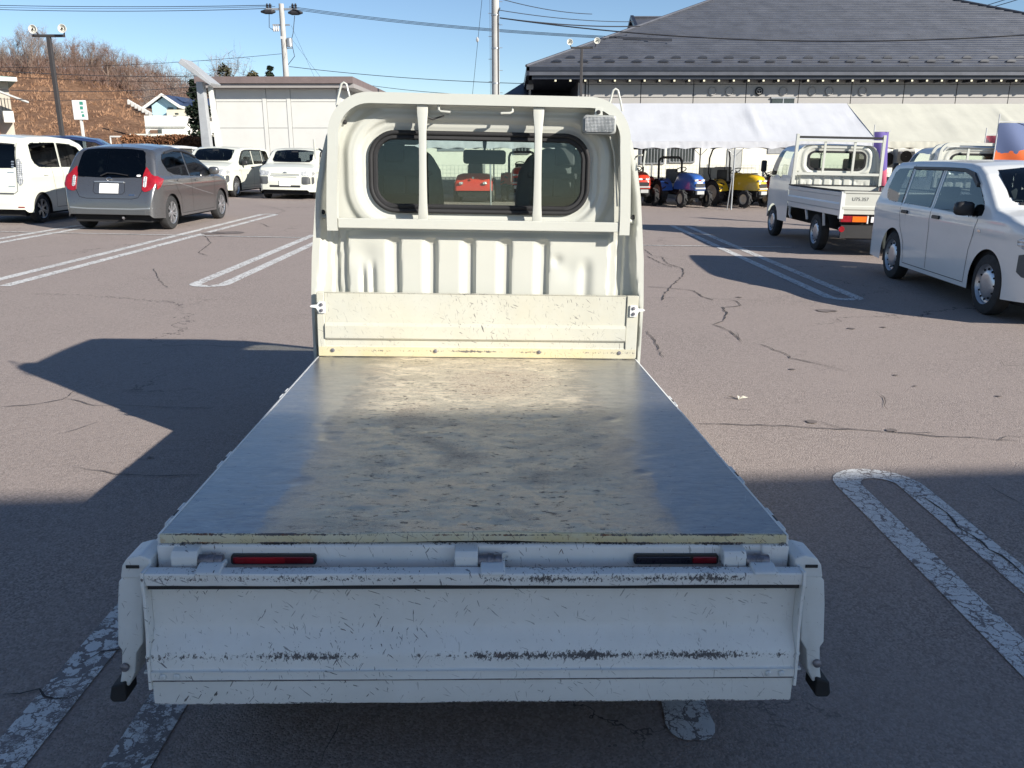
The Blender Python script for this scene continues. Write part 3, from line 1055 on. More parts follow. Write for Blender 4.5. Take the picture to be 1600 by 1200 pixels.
# front panel of the bed
fp = [(L - .006, .945), (L + .02, .945), (L + .02, .668), (L - .002, .6605), (L - .006, .664), (L - .007, .706), (L - .004, .7105), (L - .004, .735), (L - .014, .7415), (L - .018, .747), (L - .018, .800), (L - .012, .809), (L - .0035, .813), (L - .0035, .836), (L - .0035, .942)]
mb = MB()
NX = 60
vs = []
for i in range(NX + 1):
    x = -.672 + 1.325 * i / NX
    for y, z in fp:
        vs.append((x, y + .0012 * noise.noise(Vector((x * 5, z * 8, 3))), z))
n = len(fp)
fs = [(i * n + k, i * n + (k + 1) % n, (i + 1) * n + (k + 1) % n, (i + 1) * n + k) for i in range(NX) for k in range(n)]
fs += [tuple(range(n)), tuple(NX * n + k for k in range(n - 1, -1, -1))]
mb.add(vs, fs)
mb.build('front_panel', M['front'], hero, smooth=32)
MB().box(-.7035, .7035, L - .0115, L - .0075, .664, .7055).build('front_panel_flange', M['flange'], hero, bevel=.001)
for s in (-1, 1):
    x0, x1 = sorted((s * .655 if s > 0 else -.6735, s * .706))
    MB().box(x0, x1, L - .010, L + .022, .666, .9455).build('front_panel_post', M['front'], hero, bevel=.003)
    pl = MB().prism([(s * .668, .905), (s * .695, .905), (s * .705, .892), (s * .728, .890), (s * .735, .885), (s * .728, .880), (s * .708, .878), (s * .695, .855), (s * .668, .855)], L - .018, L - .0105, 'y').build('latch_plate', M['side'], hero, bevel=.001)
    for z in (.893, .868):
        MB().lathe([(0, .001), (0, .008), (-.005, .007), (-.006, .001)], 12, 'y', (s * .684, L - .018, z)).build('bolt', M['worn_steel'], pl, smooth=40)
for x in (-.642, -.19, .27, .63):
    MB().lathe([(0, .001), (0, .009), (-.004, .008), (-.005, .001)], 12, 'y', (x, L - .0115, .690)).build('bolt', M['worn_steel'], hero, smooth=40)
# cab
cab_back_wall(hero, M['cream'])
cab_shell(hero, M['cream'])
# guard frame of square pipe
fy = 1.93
R_ = .155
side_ = [(-.628, fy, 1.21), (-.628, fy, 1.30), (-.622, fy, 1.45), (-.614, fy, 1.58)]
arc = [(-.614 + R_ - R_ * math.cos(a), fy, 1.60 + R_ * math.sin(a)) for a in [PI / 2 * i / 10 for i in range(0, 11)]]
left = side_ + arc
pts = left + [(-x, y, z) for x, y, z in reversed(left)]
MB().tube(pts, 0, 4, sq=(.044, .052)).build('guard_frame', M['cream'], hero, smooth=40)
MB().box(-.604, .604, fy - .020, fy + .022, 1.222, 1.263).build('guard_crossbar', M['cream'], hero, bevel=.003)
for x in (-.242, .246):
    zs = [1.7315, 1.70, 1.665, 1.62, 1.50, 1.40, 1.33, 1.29, 1.262]
    ws = [.046, .045, .038, .031, .030, .032, .035, .040, .041]
    vs = []
    for z, w in zip(zs, ws):
        xo = x + (1.5 - z) * .008 * (1 if x > 0 else 0)
        d = .012 + (.046 - w) * .5
        vs += [(xo - w / 2, fy - d, z), (xo + w / 2, fy - d, z), (xo + w / 2, fy + d, z), (xo - w / 2, fy + d, z)]
    fs = [(i * 4 + k, i * 4 + (k + 1) % 4, (i + 1) * 4 + (k + 1) % 4, (i + 1) * 4 + k) for i in range(len(zs) - 1) for k in range(4)] + [(0, 1, 2, 3), tuple(len(vs) - 4 + k for k in (3, 2, 1, 0))]
    MB().add(vs, fs).build('guard_post', M['cream'], hero, bevel=.002, smooth=40)
# rope hooks
for s in (-1, 1):
    MB().tube([(s * .60, fy + .01, 1.725), (s * .590, fy + .01, 1.765), (s * .577, fy + .01, 1.808), (s * .567, fy + .01, 1.814), (s * .557, fy + .01, 1.808), (s * .545, fy + .01, 1.758)], .0048, 8).build('rope_hook', M['cream'], hero, smooth=60)
    MB().tube([(s * .154 - .02, fy - .005, 1.737), (s * .154 - .02, fy - .012, 1.712), (s * .144 - .02, fy - .014, 1.706), (s * .105 - .02, fy - .014, 1.704)], .0055, 8).build('rope_hook', M['cream'], hero, smooth=60)
    MB().tube([(s * .66, fy + .06, 1.53), (s * .678, fy + .02, 1.545), (s * .692, fy + .0, 1.548)], .004, 6).build('rope_hook', M['cream'], hero)
MB().tube([(-.692, fy, 1.505), (-.697, fy, 1.585)], .004, 6).build('rope_hook', M['cream'], hero)
MB().tube([(.700, fy, 1.50), (.705, fy, 1.565)], .004, 6).build('rope_hook', M['cream'], hero)
MB().tube([(-.225, fy + .004, 1.683), (-.20, fy + .01, 1.675), (-.16, fy + .02, 1.690), (-.155, fy + .03, 1.693)], .004, 6).build('wire', M['black'], hero)
# frame brackets to the cab
for s in (-1, 1):
    MB().tube([(s * .628, fy + .02, 1.28), (s * .655, fy + .045, 1.27), (s * .70, 1.985, 1.26)], .012, 8).build('frame_bracket', M['cream'], hero, smooth=50)
    MB().lathe([(0, .001), (0, .010), (-.006, .009), (-.007, .001)], 12, 'y', (s * .676, 1.97, 1.285)).build('bolt', M['rubber'], hero, smooth=40)
MB().lathe([(0, .001), (0, .011), (-.01, .009), (-.012, .001)], 12, 'y', (-.575, 1.985, 1.66)).build('bolt', M['rubber'], hero, smooth=40)
# work lamp
lampx, lampz = .4965, 1.665
wl = MB().prism(rr_pts(.0705, .0385, .016, 5, lampx, lampz), fy - .055, fy + .005, 'y').build('work_lamp', plain('grey_lamp_housing', (.30, .31, .30), .45, .3), hero, bevel=.006, smooth=40)
MB().prism(rr_pts(.0615, .0300, .010, 5, lampx, lampz), fy - .062, fy - .052, 'y').build('lamp_lens', M['lens'], wl, bevel=.002)
MB().prism([(.476, 1.700), (.512, 1.700), (.508, 1.733), (.480, 1.733)], fy - .030, fy - .024, 'y').build('lamp_bracket', M['cream'], wl, bevel=.001)
MB().lathe([(0, .001), (0, .009), (-.007, .008), (-.008, .001)], 12, 'y', (.493, fy - .030, 1.716)).build('bolt', M['rubber'], wl, smooth=40)
MB().tube([(.55, fy, 1.62), (.575, fy + .03, 1.56), (.59, fy + .04, 1.45), (.60, fy + .03, 1.33)], .004, 6).build('wire', M['cream'], hero, smooth=60)
# inside the cab
for s in (-1, 1):
    cx = s * .385
    seat = MB()
    outl = [(-.215, 1.12), (-.22, 1.35), (-.205, 1.47), (-.16, 1.545), (-.09, 1.575), (.09, 1.575), (.16, 1.545), (.205, 1.47), (.22, 1.35), (.215, 1.12), (.19, .80), (-.19, .80)]
    seat.prism([(cx + a, b) for a, b in outl], 2.17, 2.27, 'y')
    so = seat.build('seat', M['seat'], hero, bevel=.022, smooth=50)
    MB().box(cx - .045, cx + .045, 2.15, 2.20, 1.50, 1.60).build('headrest_support', M['trim'], so, bevel=.01)
    MB().prism(rr_pts(.12, .035, .03, 4, cx, 1.615), 2.14, 2.23, 'y').build('headrest', M['seat'], so, bevel=.012, smooth=50)
    MB().prism(rr_pts(.17, .012, .01, 3, cx, 1.455), 2.150, 2.169, 'y').build('seat_back_band', M['trim'], so)
    MB().prism(rr_pts(.155, .055, .03, 4, cx, 1.31), 2.152, 2.169, 'y').build('seat_back_pocket', M['trim'], so, bevel=.004)
    for dx in (-.05, .05):
        MB().box(cx + dx - .002, cx + dx + .002, 2.1655, 2.1695, 1.36, 1.44).build('seat_seam', M['rubber'], so)
    MB().box(cx - .22, cx + .22, 2.27, 2.70, .78, .95).build('seat_cushion', M['seat'], so, bevel=.03)
    MB().tube([(s * .64, 2.12, 1.58), (s * .60, 2.15, 1.4), (s * .56, 2.2, 1.1), (s * .56, 2.2, .9)], 0, 4, sq=(.045, .004)).build('seat_belt', M['rubber'], hero)
MB().box(-.69, .69, 2.06, 3.22, .60, .66).build('cab_floor', M['trim'], hero)
MB().prism([(2.93, .7), (2.93, 1.10), (2.98, 1.16), (3.12, 1.15), (3.24, 1.06), (3.28, .7)], -.68, .68, 'x').build('dashboard', M['trim'], hero, bevel=.02, smooth=40)
MB().prism([(2.03, 1.725), (2.03, 1.70), (2.07, 1.69), (2.86, 1.69), (2.86, 1.725)], -.46, .46, 'x').build('headliner', M['trim'], hero)
for s in (-1, 1):
    MB().box(s * .60 - .02, s * .60 + .02, 2.03, 2.12, .9, 1.66).build('cab_pillar_trim', M['trim'], hero, bevel=.01)
a = [2 * PI * k / 28 for k in range(28)]
sw = MB().tube([(.385 + .17 * math.cos(t), 2.86 + .10 * math.sin(t), 1.13 + .14 * math.sin(t)) for t in a], .013, 8, closed=True)
sw.build('steering_wheel', M['rubber'], hero, smooth=60)
mr = MB().prism(rr_pts(.112, .036, .016, 5, .025, 1.547), 2.80, 2.825, 'y').build('inside_mirror', M['rubber'], hero, bevel=.004, smooth=40)
MB().prism([(.008, 1.705), (.045, 1.705), (.034, 1.60), (.030, 1.58), (.020, 1.58), (.016, 1.60)], 2.812, 2.84, 'y').build('mirror_stem', M['rubber'], mr, bevel=.002)
# wheels, each resting on the sloping lot
Ri = TR.to_3x3()
for x, y in ((-.62, .47), (.62, .47), (-.62, 2.62), (.62, 2.62)):
    wp = TR @ Vector((x, y, 0))
    zl = (gh(wp.x, wp.y) + .272 - wp.z)
    truck_wheel(hero, 'wheel', x, y, zl)
MB().box(-.62, .62, .44, .50, .20, .27).build('rear_axle', M['dark'], hero)

# ------------------------------------------------------------------ cars


class Car:
    """Car body lofted from its side profile; local +Y is forward, origin at the rear bumper on the ground."""

    def __init__(s, name, mat_, prof, W, belt, tumble, wheels, r, m, label, group=None, sill=.20, front_round=.35, rear_round=.12, fr_a=.16, rr_a=.06, rc=.07, crown=.03, cat='car', arch=.055, roofedge=.0):
        s.root = empty(name, None, label=label, cat=cat, group=group, m=m)
        s.prof, s.W, s.belt, s.tum, s.sill = prof, W, belt, tumble, sill
        s.L = prof[-1][0]
        s.wheels, s.r = wheels, r
        s.fr, s.rr, s.fa, s.ra, s.rc, s.crown = front_round, rear_round, fr_a, rr_a, rc, crown
        L = s.L
        ys = {0, .006, .02, .045, .08, L - .006, L - .02, L - .045, L - .08, L}
        ys |= {p[0] for p in prof}
        ys |= {round(.08 + (L - .16) * i / 130, 4) for i in range(131)}
        s.openings = []
        for wy in wheels:
            for i in range(25):
                ys.add(round(wy + (r + arch) * math.cos(PI * i / 24), 4))
        ys = sorted(y for y in ys if 0 <= y <= L)
        ys = [y for i, y in enumerate(ys) if i == 0 or y - ys[i - 1] > .002]
        nS, nT = 56, 20
        rings = []
        for y in ys:
            zt = interp(prof, y)
            e0 = max(0, 1 - y / .045)
            e1 = max(0, 1 - (L - y) / .045)
            zt -= .03 * (e0 ** 2 + e1 ** 2)
            zb = sill + .03 * (max(0, 1 - y / .5) + max(0, 1 - (L - y) / .5)) + .05 * (e0 ** 2 + e1 ** 2)
            for wy in wheels:
                d = abs(y - wy)
                if d < r + arch:
                    zb = max(zb, r + math.sqrt((r + arch) ** 2 - d * d) * .98)
            zb = min(zb, zt - .12)
            half = []
            zc = zt - s.crown
            for k in range(nS + 1):
                if k <= 46:
                    z = zb + (max(zc - s.rc, zb + .04) - zb) * k / 46
                else:
                    z0_ = max(zc - s.rc, zb + .04)
                    z = z0_ + (zc - z0_) * math.sin(PI / 2 * (k - 46) / (nS - 46))
                half.append((s.hw(y, z, zt), z))
            w1 = half[-1][0]
            half += [(w1 * (1 - j / nT), zt - s.crown * (1 - j / nT) ** 2.2) for j in range(1, nT)]
            rings.append([(-x, y, z) for x, z in half] + [(0, y, zt)] + [(x, y, z) for x, z in reversed(half)])
        n = len(rings[0])
        mb = MB()
        fs = [(i * n + k, i * n + k + 1, (i + 1) * n + k + 1, (i + 1) * n + k) for i in range(len(rings) - 1) for k in range(n - 1)]
        fs += [tuple(range(n)), tuple((len(rings) - 1) * n + k for k in range(n - 1, -1, -1))]
        mb.add([v for q in rings for v in q], fs)
        s.body = mb.build('body', mat_, s.root, smooth=38)
        bm = bmesh.new()
        bm.from_mesh(s.body.data)
        s.bvh = BVHTree.FromBMesh(bm)
        bm.free()
        # dark underside and wheel wells
        u = MB()
        u.box(-W * .80, W * .80, .12, L - .15, sill * .75, sill + .10)
        for wy in wheels:
            u.box(-W * .93, -W * .55, wy - r - arch, wy + r + arch, sill, r * 2 + .10)
            u.box(W * .55, W * .93, wy - r - arch, wy + r + arch, sill, r * 2 + .10)
        u.build('underbody', M['dark'], s.root)

    def hw(s, y, z, zt):
        L = s.L
        p = 1.0
        if y < s.rr:
            p -= s.ra * ((s.rr - y) / s.rr) ** 2.6
        if y > L - s.fr:
            p -= s.fa * ((y - (L - s.fr)) / s.fr) ** 2.4
        # round the corner itself
        for d in (y, L - y):
            if d < .06:
                p -= .045 * (1 - math.sqrt(max(0, 1 - ((.06 - d) / .06) ** 2)))
        w = s.W * p
        w *= 1 - .035 * ((z - s.belt * .72) / s.belt) ** 2 if z < s.belt else 1 - .035 * .078
        if z > s.belt:
            w -= s.tum * (z - s.belt) + .010 * sstep(0, .06, z - s.belt)
        # crease under the windows
        w += .008 * math.exp(-((z - (s.belt - .10)) / .05) ** 2)
        if z > zt - s.crown - s.rc:
            t = min(1, (z - (zt - s.crown - s.rc)) / s.rc)
            w -= s.rc * .85 * (1 - math.sqrt(max(0, 1 - t * t)))
        return w

    def hit(s, axis, u, v):
        o, d = {'-x': ((3, u, v), (-1, 0, 0)), '+x': ((-3, u, v), (1, 0, 0)), '+y': ((u, -2, v), (0, 1, 0)), '-y': ((u, s.L + 2, v), (0, -1, 0)), '-z': ((u, v, 4), (0, 0, -1))}[axis]
        loc, nor, i, dist = s.bvh.ray_cast(Vector(o), Vector(d))
        if loc is None:
            return None
        if nor.dot(Vector(d)) > 0:
            nor = -nor
        return loc, nor

    def patch(s, name, mt, axis, cols, off=.005, nv=8, nu=None, depth=.012, parent=None, bev=False):
        """A panel laid on the body: cols = [(u, v low, v high), ...] seen along the axis."""
        if name in ('side_glass', 'rear_glass', 'windscreen'):
            s.openings.append((axis, list(cols)))
        if nu:
            cc = []
            for (a, b, c), (d, e, f) in zip(cols[:-1], cols[1:]):
                for i in range(nu):
                    t = i / nu
                    cc.append((a + (d - a) * t, b + (e - b) * t, c + (f - c) * t))
            cols = cc + [cols[-1]]
        rows = []
        for u, v0, v1 in cols:
            row = []
            for j in range(nv + 1):
                h = s.hit(axis, u, v0 + (v1 - v0) * j / nv)
                row.append(h)
            rows.append(row)
        mb = MB()
        idx = {}
        vs, fs = [], []
        for i, row in enumerate(rows):
            for j, h in enumerate(row):
                if h:
                    idx[i, j] = len(vs)
                    vs.append(h[0] + h[1] * off)
        nt_ = len(vs)
        for i in range(len(rows) - 1):
            for j in range(nv):
                k = [(i, j), (i + 1, j), (i + 1, j + 1), (i, j + 1)]
                if all(q in idx for q in k):
                    fs.append(tuple(idx[q] for q in k))
        if not fs:
            return None
        # side walls down into the body
        e = {}
        for f in fs:
            for a, b in zip(f, f[1:] + f[:1]):
                e[(a, b)] = e.get((a, b), 0) + 1
        bound = [(a, b) for (a, b) in e if (b, a) not in e]
        low = {}
        inv = {v: k for k, v in idx.items()}
        for a, b in bound:
            for q in (a, b):
                if q not in low:
                    low[q] = len(vs)
                    i, j = inv[q]
                    h = rows[i][j]
                    vs.append(h[0] - h[1] * depth)
            fs.append((b, a, low[a], low[b]))
        mb.add(vs, fs)
        return mb.build(name, mt, parent or s.root, smooth=35)

    def rect(s, name, mt, axis, u0, u1, v0, v1, off=.005, nu=6, nv=4, r=0, parent=None, depth=.012):
        cols = []
        for i in range(nu + 1):
            u = u0 + (u1 - u0) * i / nu
            c = 0
            if r:
                d = min(u - u0, u1 - u)
                if d < r:
                    c = r - math.sqrt(max(0, r * r - (r - d) ** 2))
            cols.append((u, v0 + c, v1 - c))
        if r:
            cols = []
            us = [u0 + r * (1 - math.cos(PI / 2 * k / 4)) for k in range(5)] + [u0 + r + (u1 - u0 - 2 * r) * k / nu for k in range(1, nu)] + [u1 - r + r * math.sin(PI / 2 * k / 4) for k in range(5)]
            for u in us:
                d = min(u - u0, u1 - u)
                c = r - math.sqrt(max(0, r * r - (r - d) ** 2)) if d < r else 0
                cols.append((u, v0 + c, v1 - c))
        return s.patch(name, mt, axis, cols, off, nv, parent=parent, depth=depth)

    def line(s, axis, pts, w=.009, name='door_gap', mt=None):
        """thin gap following a polyline on the body"""
        mb = MB()
        vs, fs = [], []
        fine = []
        for a, b in zip(pts[:-1], pts[1:]):
            k = max(1, int(math.dist(a, b) / .04))
            fine += [(a[0] + (b[0] - a[0]) * i / k, a[1] + (b[1] - a[1]) * i / k) for i in range(k)]
        fine.append(pts[-1])
        prev = None
        for i, p in enumerate(fine):
            q0, q1 = fine[max(0, i - 1)], fine[min(len(fine) - 1, i + 1)]
            t = Vector((q1[0] - q0[0], q1[1] - q0[1])).normalized()
            n = Vector((-t.y, t.x)) * w / 2
            a, b = s.hit(axis, p[0] + n.x, p[1] + n.y), s.hit(axis, p[0] - n.x, p[1] - n.y)
            if not a or not b:
                prev = None
                continue
            vs += [a[0] + a[1] * .002, b[0] + b[1] * .002]
            k = len(vs) - 2
            if prev is not None:
                fs.append((prev, prev + 1, k + 1, k))
            prev = k
        if fs:
            mb.add(vs, fs).build(name, mt or M['black'], s.root, recalc=False)

    def open_windows(s, seat_mat):
        """Cut the window openings under the panes and fit seats, so one looks through the car."""
        me = s.body.data
        me.materials.append(M['rubber'])
        bm = bmesh.new()
        bm.from_mesh(me)
        dead = []
        for f in bm.faces:
            if len(f.verts) > 6:
                continue
            c, n = f.calc_center_median(), f.normal
            for axis, cols in s.openings:
                if axis in ('-x', '+x'):
                    if (c.x > 0) != (axis == '-x') or abs(n.x) < .45:
                        continue
                    u, v = c.y, c.z
                elif axis == '+y':
                    if n.y > -.15 or c.y > s.L / 2:
                        continue
                    u, v = c.x, c.z
                else:
                    if n.y < .15 or c.y < s.L / 2:
                        continue
                    u, v = c.x, c.z
                cs = sorted(cols)
                if not cs[0][0] < u < cs[-1][0]:
                    continue
                lo, hi = interp([(a, b) for a, b, _ in cs], u), interp([(a, d) for a, _, d in cs], u)
                if lo < v < hi:
                    if lo + .018 < v < hi - .018 and cs[0][0] + .02 < u < cs[-1][0] - .02:
                        dead.append(f)
                    else:
                        f.material_index = 1
                    break
        bmesh.ops.delete(bm, geom=dead, context='FACES')
        bm.to_mesh(me)
        bm.free()
        W, b = s.W, s.belt
        y_f, y_r = s.wheels[1] - 1.32, s.wheels[0] + .42
        for x in (-.36, .36):
            MB().prism([(y_f - .10, b - .45), (y_f + .06, b - .45), (y_f - .02, b + .20), (y_f - .14, b + .20)], x - .22, x + .22, 'x').box(x - .11, x + .11, y_f - .14, y_f - .06, b + .20, b + .38).build('front_seat', seat_mat, s.root, bevel=.03, smooth=40)
        MB().prism([(y_r - .08, b - .45), (y_r + .08, b - .45), (y_r - .02, b + .12), (y_r - .12, b + .12)], -.58, .58, 'x').box(-.45, -.22, y_r - .12, y_r - .05, b + .12, b + .26).box(.22, .45, y_r - .12, y_r - .05, b + .12, b + .26).build('rear_seat', seat_mat, s.root, bevel=.03, smooth=40)
        MB().box(-W * .84, W * .84, .25, s.wheels[1] - .35, b - .50, b - .46).box(-W * .82, W * .82, s.wheels[1] - .62, s.wheels[1] - .25, b - .4, b - .02).build('cabin_floor', M['trim'], s.root)

    def wheel_set(s, w=.17, spokes=0, rimm=None, inset=.015, track=None):
        s.open_windows(M['seat'])
        for wy in s.wheels:
            for sd in (-1, 1):
                x = sd * (s.W - w / 2 - inset)
                o = truck_wheel_c(s.root, x, wy, s.r, s.r, w, spokes, rimm)

    def mirror(s, side, y, z, mt, size=(.10, .07, .075)):
        h = s.hit('-x' if side > 0 else '+x', y, z)
        x = h[0].x if h else s.W * side
        a, b, c = size
        mb = MB()
        n, m_ = 10, 12
        vs, fs = [], []
        cx = x + side * (a + .01)
        mb.lathe([(0, .001)], 3)
        mb = MB()
        for i in range(n + 1):
            th = PI * i / n
            for k in range(m_):
                ph = 2 * PI * k / m_
                ex = lambda t: math.copysign(abs(t) ** .6, t)
                vs.append((cx + a * ex(math.sin(th)) * ex(math.cos(ph)), y + b * ex(math.cos(th)) * .8, z + c * ex(math.sin(th)) * ex(math.sin(ph))))
        for i in range(n):
            for k in range(m_):
                fs.append((i * m_ + k, i * m_ + (k + 1) % m_, (i + 1) * m_ + (k + 1) % m_, (i + 1) * m_ + k))
        mb.add(vs, fs)
        mb.box(min(x - side * .03, cx), max(x - side * .03, cx), y - .02, y + .025, z - c * .8, z - c * .3)
        return mb.build('wing_mirror', mt, s.root, smooth=50)


def truck_wheel_c(root, x, y, z, r, w, spokes=0, rimm=None):
    s = 1 if x > 0 else -1
    prof = [(-w * .5, r * .66), (-w * .5, r * .82), (-w * .42, r * .96), (-w * .30, r), (w * .30, r), (w * .42, r * .96), (w * .5, r * .82), (w * .5, r * .66)]
    o = MB().lathe(prof, 40, 'x').build('wheel', M['tyre'], root, smooth=35, loc=(x, y, z))
    f = s * w * .5
    rimm = rimm or M['rim']
    if spokes:
        rm = MB().lathe([(f * .96, r * .68), (f * .98, r * .655), (f * .92, r * .63), (f * .1, r * .60)], 40, 'x')
        for k in range(spokes):
            for dd in (-.13, .13):
                a = 2 * PI * k / spokes + dd
                a2 = 2 * PI * k / spokes + dd * .6
                m = Matrix.Rotation(a, 4, 'X')
                rm.add([(f * .80, -r * .030, r * .14), (f * .80, r * .030, r * .14), (f * .93, r * .045, r * .64), (f * .93, -r * .045, r * .64),
                        (f * .60, -r * .030, r * .14), (f * .60, r * .030, r * .14), (f * .70, r * .045, r * .64), (f * .70, -r * .045, r * .64)],
                       [(0, 1, 2, 3), (4, 7, 6, 5), (0, 4, 5, 1), (1, 5, 6, 2), (2, 6, 7, 3), (3, 7, 4, 0)], m)
        rm.lathe([(f * .60, r * .19), (f * .86, r * .17), (f * .88, .001)], 20, 'x')
        rm.build('rim', rimm, o, smooth=40)
        MB().lathe([(f * .30, r * .62), (f * .30, .001)], 24, 'x').build('brake_disc', M['dark'], o)
    else:
        rm = MB().lathe([(f * .96, r * .70), (f * .99, r * .68), (f * .80, r * .63), (f * .55, r * .60), (f * .50, r * .54), (f * .72, r * .46), (f * .86, r * .38), (f * .90, r * .30), (f * .92, r * .12), (f * .92, .001)], 40, 'x')
        rm.build('rim', rimm, o, smooth=35)
        hl = None
        for k in range(12):
            a = 2 * PI * k / 12
            q = MB().prism([(r * .020 * math.cos(b) * 1.6, r * .035 * math.sin(b) * 1.2) for b in [2 * PI * i / 8 for i in range(8)]], 0, s * .012, 'x', m=Matrix.Translation((f * .66, 0, 0)) @ Matrix.Rotation(a, 4, 'X') @ Matrix.Translation((0, 0, r * .50)))
            if hl is None:
                hl = q
            else:
                hl.add(q.v, q.f)
        q = hl.build('rim_vents', M['dark'], o)
        q['kind'] = 'stuff'
    return o


PROBOX = [(0, .60), (.015, .80), (.05, .98), (.14, 1.20), (.24, 1.40), (.30, 1.465), (.40, 1.495), (.9, 1.515), (1.7, 1.52), (2.4, 1.505), (2.62, 1.475), (2.80, 1.40), (3.05, 1.24), (3.27, 1.085), (3.33, 1.06), (3.6, 1.02), (3.90, .95), (4.06, .86), (4.14, .74), (4.19, .62)]


def wagon(m, label, group=None, near=False, mt=None):
    c = Car('station_wagon', mt or M['white_paint'], PROBOX, .845, .93, .21, (.82, 3.37), .305, m, label, group, sill=.21, fr_a=.17, front_round=.6, arch=.05, cat='car')
    gl = M['glass']
    for ax, nm in (('-x', 1), ('+x', -1)):
        # rear quarter, rear door, front door glass in one dark band with pillars over it
        c.patch('side_glass', gl, ax, [(.34, 1.10, 1.16), (.40, 1.02, 1.33), (.50, .985, 1.385), (.70, .98, 1.395), (.94, .975, 1.395)], nu=3)
        c.patch('side_glass', gl, ax, [(1.02, .975, 1.40), (1.45, .97, 1.405), (1.82, .965, 1.405)], nu=5)
        c.patch('side_glass', gl, ax, [(1.92, .962, 1.405), (2.30, .955, 1.40), (2.52, .95, 1.385), (2.68, .948, 1.33), (2.86, .945, 1.22), (3.02, .95, 1.10), (3.08, .96, 1.04)], nu=3)
        c.patch('door_visor', M['black'], ax, [(1.0, 1.385, 1.415), (1.9, 1.39, 1.42), (2.4, 1.385, 1.415), (2.62, 1.33, 1.38), (2.80, 1.235, 1.275)], nu=4, nv=2, off=.03, depth=.03)
        c.line(ax, [(.98, 1.44), (.96, .95), (1.03, .70), (1.20, .50), (1.25, .26), (2.92, .26), (2.94, .60), (3.05, .93)], .008)
        c.line(ax, [(1.87, 1.42), (1.88, .96), (1.93, .28)], .008)
        c.line(ax, [(1.22, .36), (2.92, .36)], .006, 'sill_line', mt or M['white_paint'])
        c.rect('door_handle', M['black'], ax, 1.06, 1.24, .855, .895, off=.022, r=.018, depth=.02)
        c.rect('door_handle', M['black'], ax, 1.98, 2.16, .855, .895, off=.022, r=.018, depth=.02)
        c.rect('side_marker', M['chrome'], ax, 3.10, 3.16, .80, .825, off=.006)
        c.mirror(nm, 2.88, 1.02, M['black'])
    c.patch('windscreen', gl, '-y', [(-.60, 1.12, 1.36), (-.56, 1.105, 1.41), (-.3, 1.085, 1.44), (0, 1.08, 1.45), (.3, 1.085, 1.44), (.56, 1.105, 1.41), (.60, 1.12, 1.36)], nu=3, nv=10)
    c.patch('wiper', M['black'], '-y', [(-.55, 1.083, 1.095), (.02, 1.075, 1.09)], nu=8, nv=1, off=.014, depth=.008)
    c.patch('wiper', M['black'], '-y', [(.04, 1.075, 1.09), (.55, 1.083, 1.10)], nu=8, nv=1, off=.014, depth=.008)
    c.rect('inside_mirror', M['rubber'], '-y', -.10, .10, 1.37, 1.41, off=.006, r=.015)
    for sd in (-1, 1):
        # lamp, black bumper corner
        hl = c.patch('headlight', M['headlight'], '-y', [(sd * a, b, d) for a, b, d in [(.47, .735, .80), (.52, .70, .825), (.62, .695, .835), (.72, .70, .84), (.76, .71, .83)]], nu=2, nv=5, off=.008)
        c.patch('bumper_corner', M['grey_plastic'], '-y', [(sd * a, b, d) for a, b, d in [(.50, .48, .66), (.54, .45, .675), (.64, .45, .675), (.745, .46, .67)]], nu=3, nv=5, off=.006)
        c.patch('headlight', M['headlight'], '-x' if sd > 0 else '+x', [(3.86, .745, .79), (3.95, .71, .825), (4.03, .70, .82)], nu=2, nv=4, off=.007)
        c.patch('bumper_corner', M['grey_plastic'], '-x' if sd > 0 else '+x', [(3.90, .50, .655), (3.97, .46, .672), (4.06, .45, .665)], nu=2, nv=4, off=.005)
        c.patch('tail_lamp', M['red_lens'], '+y', [(sd * .68, .68, 1.10), (sd * .76, .68, 1.10)], nu=3, nv=6, off=.008)
    c.rect('grille_bar', M['grey_plastic'], '-y', -.42, .42, .735, .75, off=.007, nu=10)
    c.rect('grille_bar', M['chrome'], '-y', -.44, .44, .70, .712, off=.010, nu=10)
    c.rect('grille_slot', M['black'], '-y', -.35, .35, .655, .668, off=.004, nu=10)
    c.rect('lower_grille', M['black'], '-y', -.46, .46, .365, .425, off=.006, nu=10, r=.02)
    c.rect('number_plate', M['plate'], '-y', -.165, .165, .40, .565, off=.022, nu=6, depth=.015)
    # oval badge of three rings
    for a_, b_ in ((.060, .040), (.020, .038), (.045, .014)):
        h = c.hit('-y', 0, .775)
        if h:
            y = h[0].y + .008
            MB().tube([(a_ * math.cos(t), y - (.02 if abs(math.sin(t)) > .0 else 0) * 0, .775 + (0 if b_ > .03 else .018) + b_ * math.sin(t)) for t in [2 * PI * k / 20 for k in range(20)]], .0045, 5, closed=True).build('badge_ring', M['chrome'], c.root)
    c.rect('rear_glass', gl, '+y', -.56, .56, 1.02, 1.38, off=.006, nu=10, nv=8, r=.08)
    c.wheel_set(.165)
    return c


F3 = (4.80 + .80, 11.77)
w3 = wagon(on_lot(5.80, 11.72, RAD(176.3)), 'white wagon with steel wheels and black mirror at the right edge, shaded side facing left', near=True)
w1 = wagon(on_lot(-9.12, 30.10, RAD(176)), 'white wagon parked facing forward between the grey hatchback and another white wagon', 'white wagons parked facing forward before the storage building', mt=M['white_van'])
w2 = wagon(on_lot(-6.80, 29.95, RAD(180)), 'white wagon parked facing forward, half hidden behind the flatbed truck cab', 'white wagons parked facing forward before the storage building', mt=M['white_van'])

